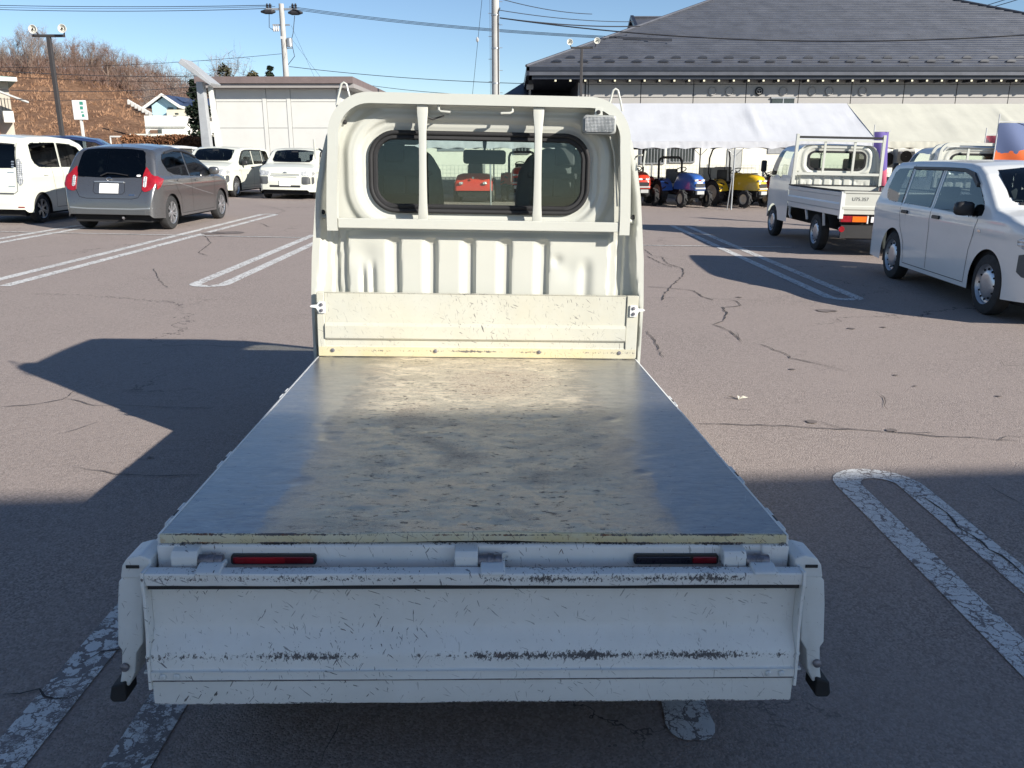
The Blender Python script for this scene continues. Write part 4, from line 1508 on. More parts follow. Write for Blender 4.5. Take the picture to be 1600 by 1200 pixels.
# --- grey hatchback
NOTE = [(0, .52), (.02, .66), (.07, .80), (.11, .90), (.22, 1.10), (.36, 1.34), (.44, 1.43), (.52, 1.465), (.9, 1.51), (1.4, 1.53), (1.8, 1.495), (2.15, 1.42), (2.5, 1.30), (2.85, 1.15), (3.15, 1.03), (3.6, .93), (3.85, .81), (4.02, .66), (4.1, .50)]
c = Car('hatchback', M['grey_paint'], NOTE, .85, .90, .30, (.70, 3.30), .305, on_lot(-7.14, 15.15, RAD(-.8)), 'dark grey hatchback with red tail lamps, parked beside a white box shaped car', None, sill=.22, rr_a=.13, rear_round=.45, fr_a=.2, front_round=.6, arch=.045, rc=.10, crown=.045)
gl = M['glass']
c.patch('rear_glass', M['privacy'], '+y', [(-.60, .98, 1.10), (-.585, .955, 1.22), (-.56, .95, 1.36), (-.50, .945, 1.405), (-.3, .935, 1.425), (0, .93, 1.43), (.3, .935, 1.425), (.50, .945, 1.405), (.56, .95, 1.36), (.585, .955, 1.22), (.60, .98, 1.10)], nu=3, nv=10)
for sd in (-1, 1):
    c.patch('tail_lamp', M['red_lens'], '+y', [(sd * a, b, d) for a, b, d in [(.585, .73, .99), (.62, .70, 1.12), (.66, .70, 1.08), (.72, .72, 1.0), (.78, .78, .96), (.80, .84, .93)]], nu=2, nv=6, off=.014)
    c.patch('reversing_lamp', M['headlight'], '+y', [(sd * .60, .79, .94), (sd * .635, .77, .96), (sd * .66, .79, .94)], nu=2, nv=4, off=.020)
    ax = '-x' if sd > 0 else '+x'
    c.patch('tail_lamp', M['red_lens'], ax, [(.14, .74, .96), (.22, .78, .97), (.32, .86, .93), (.38, .90, .915)], nu=2, nv=5, off=.012)
    c.patch('side_glass', M['privacy'], ax, [(.62, 1.20, 1.24), (.72, 1.05, 1.34), (.95, .985, 1.385), (1.25, .965, 1.41), (1.62, .95, 1.42)], nu=3)
    c.patch('side_glass', gl, ax, [(1.70, .945, 1.405), (1.95, .935, 1.375), (2.15, .925, 1.33), (2.4, .92, 1.245), (2.65, .93, 1.12), (2.85, .95, 1.0)], nu=3)
    c.patch('door_visor', M['black'], ax, [(.85, 1.345, 1.385), (1.3, 1.395, 1.43), (1.7, 1.385, 1.42), (2.0, 1.345, 1.385), (2.3, 1.26, 1.305)], nu=3, nv=2, off=.025, depth=.025)
    c.line(ax, [(.80, 1.42), (.78, 1.0), (.95, .74), (1.12, .58), (1.14, .27), (2.86, .27), (2.90, .60), (2.92, .95)], .008)
    c.line(ax, [(1.66, 1.43), (1.67, .94), (1.70, .28)], .008)
    c.rect('door_handle', M['grey_paint'], ax, .98, 1.14, .86, .89, off=.022, r=.014, depth=.02)
    c.rect('door_handle', M['grey_paint'], ax, 1.84, 2.0, .84, .87, off=.022, r=.014, depth=.02)
    c.line(ax, [(.55, .88), (1.0, .83), (1.6, .74), (2.2, .64), (2.8, .55)], .010, 'side_crease', M['silver_paint'])
    c.mirror(sd, 2.76, 1.02, M['grey_paint'], (.10, .08, .08))
    c.patch('mud_flap', M['grey_paint'], ax, [(.36, .19, .30), (.40, .16, .36)], nu=2, nv=3, off=.012)
c.patch('windscreen', gl, '-y', [(-.56, 1.10, 1.32), (-.4, 1.07, 1.40), (0, 1.05, 1.42), (.4, 1.07, 1.40), (.56, 1.10, 1.32)], nu=4, nv=8)
c.rect('number_plate', M['plate'], '+y', -.165, .165, .665, .83, off=.012, depth=.01)
c.line('+y', [(-.62, .93), (-.60, .75), (-.52, .60), (-.40, .575), (.40, .575), (.52, .60), (.60, .75), (.62, .93)], .010)
c.patch('boot_garnish', M['silver_paint'], '+y', [(-.26, .845, .865), (0, .85, .872), (.26, .845, .865)], nu=5, nv=1, off=.020)
c.line('+y', [(-.27, .84), (-.28, .70), (-.24, .655), (.24, .655), (.28, .70), (.27, .84)], .010)
c.line('+y', [(-.75, .42), (-.4, .40), (.4, .40), (.75, .42)], .022, 'bumper_crease', M['silver_paint'])
c.rect('bumper_lower', M['grey_plastic'], '+y', -.62, .62, .29, .375, off=.004, nu=10)
c.rect('name_badge', M['chrome'], '+y', .36, .46, .635, .65, off=.008)
c.rect('sticker', M['plate'], '+y', .47, .54, .955, .985, off=.009, r=.014)
for k in range(1):
    h = c.hit('+y', 0, .905)
    y = h[0].y - .012
    MB().tube([(.045 * math.cos(t), y, .905 + .034 * math.sin(t)) for t in [2 * PI * k / 20 for k in range(20)]], .005, 5, closed=True).build('badge_ring', M['chrome'], c.root)
    MB().box(-.06, .06, y - .006, y, .899, .911).build('badge_bar', M['chrome'], c.root)
w_ = [(-.16, .95), (-.05, 1.0), (.10, .995), (.32, .965)]
pts = []
for a_, b_ in w_:
    h = c.hit('+y', a_, b_)
    pts.append(h[0] + h[1] * .025)
MB().tube(pts, .010, 6).build('rear_wiper', M['black'], c.root)
MB().tube([(.05, .62, 1.48), (.05, .60, 1.56)], .006, 6).build('aerial', M['black'], c.root)
MB().tube([(.22, .02, .24), (.22, .12, .26)], .025, 10).build('exhaust_pipe', M['chrome'], c.root)
c.wheel_set(.175, spokes=7)

# --- white box shaped kei car at the left edge
KEI = [(0, .50), (.015, .75), (.04, 1.05), (.10, 1.35), (.17, 1.54), (.25, 1.61), (.6, 1.645), (1.3, 1.655), (2.0, 1.62), (2.3, 1.54), (2.75, 1.18), (2.88, 1.06), (3.2, .92), (3.34, .75), (3.395, .5)]
c = Car('box_shaped_car', M['white_van'], KEI, .737, .98, .13, (.50, 2.92), .275, on_lot(-9.86, 16.15, RAD(-1)), 'cream white box shaped small car with clear tail lamps at the left edge', None, sill=.20, rr_a=.06, rear_round=.2, arch=.045, rc=.08)
c.patch('rear_glass', M['privacy'], '+y', [(-.55, 1.06, 1.42), (-.50, 1.04, 1.46), (0, 1.03, 1.48), (.50, 1.04, 1.46), (.55, 1.06, 1.42)], nu=4, nv=8)
for sd in (-1, 1):
    ax = '-x' if sd > 0 else '+x'
    c.patch('tail_lamp', M['headlight'], '+y', [(sd * .585, .80, 1.20), (sd * .62, .73, 1.22), (sd * .66, .74, 1.18), (sd * .69, .80, 1.08)], nu=2, nv=6, off=.012)
    c.patch('side_glass', M['privacy'], ax, [(.36, 1.20, 1.46), (.42, 1.12, 1.49), (.55, 1.055, 1.50), (.95, 1.045, 1.505), (1.28, 1.04, 1.505)], nu=3)
    c.patch('side_glass', gl, ax, [(1.36, 1.04, 1.505), (1.8, 1.035, 1.49), (2.1, 1.03, 1.42), (2.4, 1.03, 1.22), (2.52, 1.04, 1.12)], nu=3)
    c.line(ax, [(.90, 1.54), (.95, .98), (1.02, .6), (1.0, .28), (2.3, .28), (2.35, .98)], .008)
    c.line(ax, [(1.32, 1.52), (1.34, 1.0), (1.36, .3)], .008)
    c.rect('door_handle', M['white_van'], ax, .62, .78, .90, .93, off=.02, r=.013, depth=.02)
    c.rect('reflector', M['red_lens'], '+y', sd * .60 - .06, sd * .60 + .06, .315, .335, off=.008)
    c.mirror(sd, 2.25, 1.12, M['white_van'])
c.line('+y', [(-.56, 1.50), (-.57, .98), (-.56, .62), (-.50, .575), (.50, .575), (.56, .62), (.57, .98), (.56, 1.50)], .010)
c.rect('number_plate', M['plate'], '+y', -.165 - .06, .165 - .06, .375, .54, off=.035, depth=.03)
c.rect('bumper_shadow_gap', M['grey_plastic'], '+y', -.48, .48, .555, .585, off=.004)
for z in (.955, .70):
    c.rect('name_badge', M['chrome'], '+y', .40, .52, z, z + .012, off=.006)
for z in (1.09, 1.14, 1.045):
    c.rect('sticker', M['silver_paint'], '+y', .48, .53, z, z + .028, off=.010, r=.012)
c.wheel_set(.155, spokes=6)

# --- cars further back on the left, only their roofs show
SED = [(0, .6), (.02, .8), (.3, 1.0), (.7, 1.05), (1.1, 1.35), (1.5, 1.46), (2.2, 1.48), (2.7, 1.42), (3.3, 1.08), (3.9, .95), (4.3, .8), (4.4, .55)]
for nm, mt, m, lab in (('dark_blue_car', M['blue_paint'], on_lot(-14.0, 22.3, RAD(-72)) @ Matrix.Scale(1.16, 4), 'dark blue car whose roof shows behind the grey hatchback'),
                       ('silver_car', M['silver_paint'], on_lot(-16.6, 24.5, RAD(-78)) @ Matrix.Scale(1.2, 4), 'silver car whose roof shows above the white box shaped car')):
    c = Car(nm, mt, SED, .85, .95, .3, (.8, 3.4), .31, m, lab)
    for sd in (-1, 1):
        ax = '-x' if sd > 0 else '+x'
        c.patch('side_glass', gl, ax, [(.85, 1.03, 1.1), (1.15, 1.02, 1.30), (1.6, 1.01, 1.38), (2.1, 1.0, 1.39)], nu=3)
        c.patch('side_glass', gl, ax, [(2.2, 1.0, 1.39), (2.7, 1.0, 1.33), (3.1, 1.01, 1.12)], nu=3)
    c.patch('rear_glass', gl, '+y', [(-.5, 1.10, 1.32), (0, 1.08, 1.38), (.5, 1.10, 1.32)], nu=4)
    c.patch('windscreen', gl, '-y', [(-.5, 1.12, 1.34), (0, 1.10, 1.38), (.5, 1.12, 1.34)], nu=4)
    c.wheel_set(.17)
c = wagon(on_lot(-11.6, 30.6, RAD(178)), 'white wagon mostly hidden behind the grey hatchback, left of the two other wagons', mt=M['white_paint'])

# ------------------------------------------------------------------ the other two flatbed trucks


def flatbed(name, m, label, rounded=False):
    root = empty(name, None, label=label, cat='truck', m=m)
    sx = 1.12
    y0 = 2.66
    wh = M['white_paint']
    # cab (rear wall at y0 + 0.06)
    sub = dict(nx=90, nz=60)
    cab_back_wall(root, M['cream'], y0 + .06, sx, 150, 80)
    cab_shell(root, wh, y0 + .06, sx, length=1.50, wheel_y=.90, wellr=.36)
    # bed
    Wb, zb = .82, .70
    MB().box(-Wb, Wb, 0, y0, zb - .04, zb).build('bed_floor', M['worn_steel'], root)
    gp = [(0, zb - .03), (-.02, zb - .03), (-.02, zb + .03), (-.032, zb + .045), (-.032, zb + .085), (-.02, zb + .10), (-.02, zb + .28), (-.035, zb + .29), (-.035, zb + .315), (0, zb + .315)]
    g = MB().prism(gp, -Wb - .02, Wb + .02, 'x').build('rear_gate', M['cream'], root, bevel=.003)
    g.location.y = -.01
    MB().box(-Wb - .02, Wb + .02, -.03, .03, zb + .318, zb + .33).build('gate_cap', M['rubber'], g)
    # lettering on the gate
    t = bpy.data.curves.new('letters', 'FONT')
    t.body = 'U75.357'
    t.size = .075
    t.extrude = .001
    to = bpy.data.objects.new('lettering', t)
    COL.objects.link(to)
    dg = bpy.context.evaluated_depsgraph_get()
    me = bpy.data.meshes.new_from_object(to.evaluated_get(dg))
    bpy.data.objects.remove(to)
    me.materials.clear()
    me.materials.append(M['grey_plastic'])
    lo = bpy.data.objects.new('lettering', me)
    COL.objects.link(lo)
    lo.parent = g
    lo.rotation_euler = (PI / 2, 0, 0)
    lo.location = (-.70, -.0225, zb + .175)
    for sd in (-1, 1):
        sp = [(sd * (Wb + .012), zb - .06), (sd * (Wb + .035), zb - .06), (sd * (Wb + .035), zb + .02), (sd * (Wb + .05), zb + .04), (sd * (Wb + .05), zb + .12), (sd * (Wb + .035), zb + .14), (sd * (Wb + .035), zb + .23), (sd * (Wb + .048), zb + .25), (sd * (Wb + .048), zb + .30), (sd * (Wb + .012), zb + .31)]
        q = MB().prism(sp, .02, y0 - .05, 'y').build('side_gate', wh, root, bevel=.003)
        MB().box(*sorted((sd * (Wb - .02), sd * (Wb + .05))), .02, y0 - .05, zb + .312, zb + .33).build('gate_cap', M['rubber'], q)
        MB().box(*sorted((sd * (Wb - .01), sd * (Wb + .052))), -.04, .018, zb - .10, zb + .31).build('corner_post', wh, root, bevel=.004)
        q = MB().box(*sorted((sd * .84, sd * .44)), -.035, .02, zb - .15, zb - .055).build('tail_lamp', M['red_lens'], root, bevel=.005)
        MB().box(*sorted((sd * .66, sd * .44)), -.041, -.036, zb - .145, zb - .06).build('indicator_lens', M['orange_lens'], q)
        MB().box(*sorted((sd * .42, sd * .40)), -.01, .02, zb - .17, zb - .05).build('lamp_bracket', wh, root)
        # wheel guard stays
        MB().tube([(sd * .84, 1.62, zb - .04), (sd * .84, 1.50, zb - .22)], 0, 4, sq=(.03, .03)).build('bed_stay', wh, root)
        MB().tube([(sd * .84, .74, zb - .04), (sd * .84, .66, zb - .26)], 0, 4, sq=(.03, .03)).build('bed_stay', wh, root)
        MB().tube([(sd * .84, 2.5, zb - .02), (sd * .84, 2.5, zb - .20), (sd * .84, 2.38, zb - .26)], 0, 4, sq=(.03, .03)).build('bed_stay', wh, root)
        MB().lathe([(0, .001), (0, .045), (.03, .045), (.03, .001)], 14, 'y', (sd * .80, -.02, zb - .26)).build('round_reflector', M['red_lens'], root, smooth=40)
        for x, y in ((sd * .74, 1.13), (sd * .74, 3.64)):
            truck_wheel_c(root, x, y, .30, .30, .16)
        mi = MB().prism(rr_pts(.05, .11, .03, 4, sd * 1.0, 1.33), y0 + 1.18, y0 + 1.26, 'y').build('wing_mirror', M['black'], root, bevel=.02, smooth=40)
        MB().tube([(sd * .99, y0 + 1.22, 1.24), (sd * .93, y0 + 1.22, 1.16), (sd * .84, y0 + 1.22, 1.14)], .014, 6).build('mirror_arm', M['black'], mi)
    MB().box(-.36, -.16, -.02, .0, zb - .15, zb - .065).build('number_plate', M['plate'], root)
    MB().box(-.45, .45, .30, 4.2, .34, .62).box(-.80, .80, .02, .08, .50, .64).box(-.60, .60, .3, .36, .26, .42).build('chassis', M['dark'], root)
    MB().box(-.8, .8, .02, .05, .30, .52).build('mud_guard', M['rubber'], root)
    # guard frame
    fy = y0 - .02
    if rounded:
        R_ = .17
        side_ = [(-.79, fy, 1.00), (-.78, fy, 1.45), (-.765, fy, 1.62)]
        arc = [(-.765 + R_ - R_ * math.cos(a), fy, 1.62 + R_ * math.sin(a)) for a in [PI / 2 * i / 8 for i in range(0, 9)]]
        lf = side_ + arc
        pts = lf + [(-x, y, z) for x, y, z in reversed(lf)]
        MB().tube(pts, 0, 4, sq=(.05, .05)).build('guard_frame', M['cream'], root, smooth=40)
        MB().tube([(x, y + .30, z - .02) for x, y, z in pts], 0, 4, sq=(.05, .05)).build('guard_frame', M['cream'], root, smooth=40)
        ztop = 1.78
    else:
        ztop = 1.88
        for sd in (-1, 1):
            MB().tube([(sd * .80, fy, 1.00), (sd * .79, fy, 1.35), (sd * .785, fy, 1.92)], 0, 4, sq=(.05, .06)).build('guard_frame', M['cream'], root)
        MB().box(-.76, .76, fy - .025, fy + .025, 1.79, 1.83).build('guard_crossbar', M['cream'], root)
        MB().box(-.76, .76, fy - .025, fy + .025, 1.845, 1.885).build('guard_crossbar', M['rubber'], root)
    MB().box(-.78, .78, fy - .025, fy + .02, 1.20, 1.245).build('guard_crossbar', M['cream'], root)
    for x in (-.27, .27):
        MB().box(x - .02, x + .02, fy - .012, fy + .012, 1.245, ztop - .07).build('guard_post', M['cream'], root)
    MB().box(-.80, .80, y0 - .03, y0 + .02, zb, zb + .31).build('front_panel', M['cream'], root)
    MB().box(-.81, .81, y0 - .04, y0 + .03, zb + .312, zb + .332).build('panel_cap', M['rubber'], root)
    for sd in (-1, 1):
        MB().box(sd * .43 - .21, sd * .43 + .21, y0 + .25, y0 + .38, .9, 1.50).build('seat', M['seat'], root, bevel=.03)
    return root


flatbed('flatbed_truck', on_lot(5.92, 13.22, RAD(-.5)), 'white flatbed truck with raised gates and square bar frame, parked behind the near white wagon')
flatbed('flatbed_truck', on_lot(8.35, 12.9, RAD(-1)), 'white flatbed truck with rounded hoop frame, only its top showing above the near wagon', rounded=True)

# ------------------------------------------------------------------ tents
def canvas(name, col, rough=.8):
    m, nt, b = new_mat(name)
    q = NT(nt)
    tc = q.n('TexCoord').outputs['Object']
    n = q.noise(tc, 1.3, 5, .65)
    nt.links.new(q.mix(q.ramp(n, .35, .7), tuple(c * .9 for c in col), col), b.inputs['Base Color'])
    b.inputs['Roughness'].default_value = rough
    h = q.noise(q.n('Mapping', i_Vector=tc, i_Scale=(3, 1, 1.2)).outputs[0], 1, 4, .6, .5)
    nt.links.new(q.bump(h, .2, .04), b.inputs['Normal'])
    return m


M['tent_white'] = canvas('white_tent_canvas', (.53, .54, .57))
M['tent_cream'] = canvas('cream_tent_canvas', (.52, .51, .435))
M['galv'] = plain('galvanised_pipe', (.42, .43, .44), .45, .7, var=.15, vscale=9)
YF, YR, YB = 24.95, 27.2, 29.6


def tent(x0, x1, mt, label, left_gable, right_gable, valance_from=None, seams=()):
    root = empty('event_tent', (0, 0, 0), label=label, cat='tent')
    zf = P(1145, 221, YF).z
    zr = P(1145, 161.5, YR).z
    zg = -.2

    def roof(u, v, back=False):
        x = x0 + (x1 - x0) * u
        e = 0
        if left_gable:
            e = max(0, 1 - (x - x0) / .01)
        # hipped ends: the ridge is shorter than the eave
        ins = 2.0 * v
        xa = x0 + (ins if left_gable else 0)
        xb = x1 - (.15 * v if right_gable else 0)
        x = xa + (xb - xa) * u
        z = zf + (zr - zf) * v
        y = YF + (YR - YF) * v
        sag = -.035 * math.sin(PI * v)
        for sx_ in seams:
            sag += .05 * math.exp(-((x - sx_) / .12) ** 2) * math.sin(PI * v)
        w = .018 * noise.noise(Vector((x * 1.7, v * 1.2, 1))) + .008 * noise.noise(Vector((x * 5, v * 1.5, 4))) + .03 * noise.noise(Vector((x * .8 + v * 2, v, 9)))
        w *= math.sin(PI * min(1, v * 1.0)) + .15
        return (x, y - w * .4, z + sag + w)

    def back(u, v):
        x, y, z = roof(u, v)
        return (x, YB - (y - YF) * (YB - YR) / (YR - YF), z)
    MB().grid(roof, 160, 14).build('canopy_front', mt, root, smooth=60, recalc=False)
    MB().grid(back, 20, 4).build('canopy_back', mt, root, smooth=60)
    for g, xa, sg in ((left_gable, x0, 1), (right_gable, x1, -1)):
        if g:
            MB().add([(xa, YF, zf), (xa, YB, zf), (xa + (2.0 if sg > 0 else -.15), YR, zr)], [(0, 1, 2)]).build('canopy_end', mt, root)
    # valance with scalloped hem
    mb = MB()
    n = int((x1 - x0) / .05)
    hv = zf - P(1145, 233, YF).z

    def val(u, v):
        x = x0 + (x1 - x0) * u
        ph = (x / .62) % 1.0
        d = hv - .045 * abs(math.sin(PI * ph)) + .0
        return (x, YF - .02 + .03 * noise.noise(Vector((x * 2.4, v, 0))) * v + .012 * noise.noise(Vector((x * 9, v, 3))), zf - d * v)
    mb.grid(val, n, 3)
    mb.build('valance', mt, root, smooth=60, recalc=False)
    mb = MB()
    mb.grid(lambda u, v: (val(u, v)[0], YB, val(u, v)[2]), n, 1)
    mb.build('valance', mt, root, smooth=60, recalc=False)
    return root, zf, zr


X2 = P(1330, 162, YF).x
XA = -3.9
tr1, zf, zr = tent(XA, P(1372, 221, YF).x, M['tent_white'], 'long white event tent with scalloped hem standing over the row of tractors', True, True, seams=(1.0, 7.2))
tr2, _, _ = tent(P(1318, 221, YF + .25).x, 23.5, M['tent_cream'], 'cream event tent joined to the right end of the white tent', False, False, seams=(14.9, 19.0))
tr2.location.y = .25
for tr, xs in ((tr1, (XA + .05, -.62, 2.8, 6.40)), (tr2, (10.6, 14.6, 18.5, 22.5))):
    for x in xs:
        for y, nm in ((YF + .02, 'tent_pole'), (YB - .05, 'tent_pole')):
            z0 = gh(x, y)
            MB().tube([(x, y, z0), (x, y, zf)], .024, 8).build(nm, M['galv'], tr, smooth=50)
            MB().tube([(x - .12, y, z0), (x - .03, y, z0 + 1.0)], .014, 6).build('pole_brace', M['galv'], tr) if x == 6.40 and y < 26 else None
            MB().tube([(x - .38, y, zf - .05), (x, y, zf - .42), (x + .38, y, zf - .05)], .011, 6).build('pole_brace', M['galv'], tr)
    x_a, x_b = xs[0], xs[-1]
    MB().tube([(x_a, YF + .02, zf - .02), (x_b, YF + .02, zf - .02)], .02, 6).build('eave_rail', M['galv'], tr)
    MB().tube([(x_a + 1.9, YR, zr - .06), (x_b, YR, zr - .06)], .02, 6).build('ridge_rail', M['galv'], tr)

# ------------------------------------------------------------------ low building, fence and equipment behind the tents
M['low_wall'] = plain('cream_siding', (.78, .76, .66), .75, var=.07, vscale=2)
M['win_dark'] = glass_dark('window_pane', (.05, .06, .06), .12)
M['grey_box'] = plain('grey_cabinet', (.42, .43, .42), .6, var=.1)
YL = 33.2
low = empty('low_building', (0, YL, 0), label='low cream building with barred windows behind the tents and fence', cat='building')
zt_ = P(1100, 150, YL).z
MB().box(-5.2, 26, 0, 5.0, -.4, 2.35).build('wall', M['low_wall'], low)
MB().box(-5.6, 26.4, -.35, 5.3, 2.35, 2.5).build('roof', plain('grey_flat_roof', (.28, .27, .26), .7), low)
for px0, px1, py0, py1, kind in ((1003, 1036, 232, 254, 'b'), (1048, 1083, 232, 252, 'b'), (1137, 1156, 233, 275, 'd'), (1200, 1225, 230, 240, 'v'), (1160, 1180, 234, 262, 'p'), (684, 726, 222, 236, 'v'), (806, 826, 224, 238, 'b')):
    a, b_ = P(px0, py0, YL), P(px1, py1, YL)
    mt = {'b': M['win_dark'], 'd': M['grey_box'], 'v': M['galv'], 'p': M['low_wall']}[kind]
    o = MB().box(a.x, b_.x, -.03, .02, b_.z, a.z).build({'b': 'window', 'd': 'door', 'v': 'vent_hood', 'p': 'wall_panel'}[kind], mt, low)
    if kind == 'b':
        fr = MB().box(a.x - .05, a.x, -.07, .0, b_.z - .05, a.z + .05).box(b_.x, b_.x + .05, -.07, 0, b_.z - .05, a.z + .05).box(a.x, b_.x, -.07, 0, a.z, a.z + .05).box(a.x, b_.x, -.07, 0, b_.z - .05, b_.z)
        fr.build('window_frame', M['galv'], o)
        k = int((b_.x - a.x) / .11)
        br = MB()
        for i in range(1, k):
            x = a.x + (b_.x - a.x) * i / k
            br.box(x - .012, x + .012, -.11, -.085, b_.z, a.z)
        q = br.build('window_bars', M['galv'], o)
        q['kind'] = 'stuff'
fen = empty('mesh_fence', (0, 31.0, 0), label='grey welded mesh fence running behind the tents', cat='fence')
mw = MB()
x = -5.0
zb_, zt2 = -.2, P(1100, 258, 31).z
while x < 24:
    mw.box(x - .004, x + .004, -.004, .004, zb_, zt2)
    x += .14
for k in range(9):
    z = zb_ + .05 + (zt2 - zb_ - .05) * k / 8
    mw.box(-5, 24, -.004, .004, z - .004, z + .004)
q = mw.build('mesh_wires', M['galv'], fen)
q['kind'] = 'stuff'
x = -5.0
proto = MB().box(-.03, .03, -.03, .03, zb_, zt2 + .03).build('fence_post', M['galv'], fen)
proto.location.x = x
while x < 22:
    x += 2.0
    o = proto.copy()
    COL.objects.link(o)
    o.location.x = x
low_wall = MB().box(-5, 24, 31.15, 31.3, -.4, .55).build('concrete_base_wall', plain('concrete', (.33, .325, .31), .85, var=.15, vscale=2, bump=.3))
tag(low_wall, 'low concrete wall behind the tractors under the mesh fence', 'wall')


def ac_unit(px0, px1, py0, py1, Y, label):
    a, b_ = P(px0, py0, Y), P(px1, py1, Y)
    w, h = b_.x - a.x, a.z - b_.z
    r = empty('air_conditioner', ((a.x + b_.x) / 2, Y, b_.z), label=label, cat='air conditioner', group='air conditioners beside the low building')
    MB().box(-w / 2, w / 2, 0, .4, 0, h).build('casing', M['grey_box'], r, bevel=.02)
    MB().lathe([(0, h * .4), (-.01, h * .4), (-.01, h * .36), (-.005, h * .36), (-.005, .01)], 20, 'y', (0, -.002, h * .5)).build('fan_grille', M['black'], r)
    MB().box(-w / 2 + .08, -w / 2 + .16, -.012, 0, h * .7, h * .85).build('name_plate', M['plate'], r)


ac_unit(1403, 1428, 233, 256, 30.2, 'grey outdoor air conditioner unit between the purple banner and the hoop frame truck')
ac_unit(1376, 1398, 236, 262, 30.5, 'grey outdoor air conditioner unit directly beside the purple banner')
for k, (a, b_, c0, d0) in enumerate(((1099, 1121, 262, 283), (1122, 1142, 261, 284), (1100, 1120, 284, 300))):
    p0, p1 = P(a, c0, 28.6), P(b_, d0, 28.6)
    r = empty('storage_cabinet', ((p0.x + p1.x) / 2, 28.6 + k * .02, p1.z), label=('grey cabinet behind the blue tractor', 'grey cabinet behind the yellow tractor seat', 'small grey cabinet standing low behind the blue tractor')[k], cat='cabinet')
    w, h = p1.x - p0.x, p0.z - p1.z
    MB().box(-w / 2, w / 2, 0, .5, 0, h).build('cabinet_body', M['grey_box'], r, bevel=.01)
    MB().box(-.01, .01, -.004, 0, .02, h - .02).build('door_gap', M['black'], r)
    MB().box(-w / 2, w / 2, 0.02, .48, -(p1.z - gh(p0.x, 28)) + .03, -.003).build('stand', M['dark'], r)

# ------------------------------------------------------------------ tractors


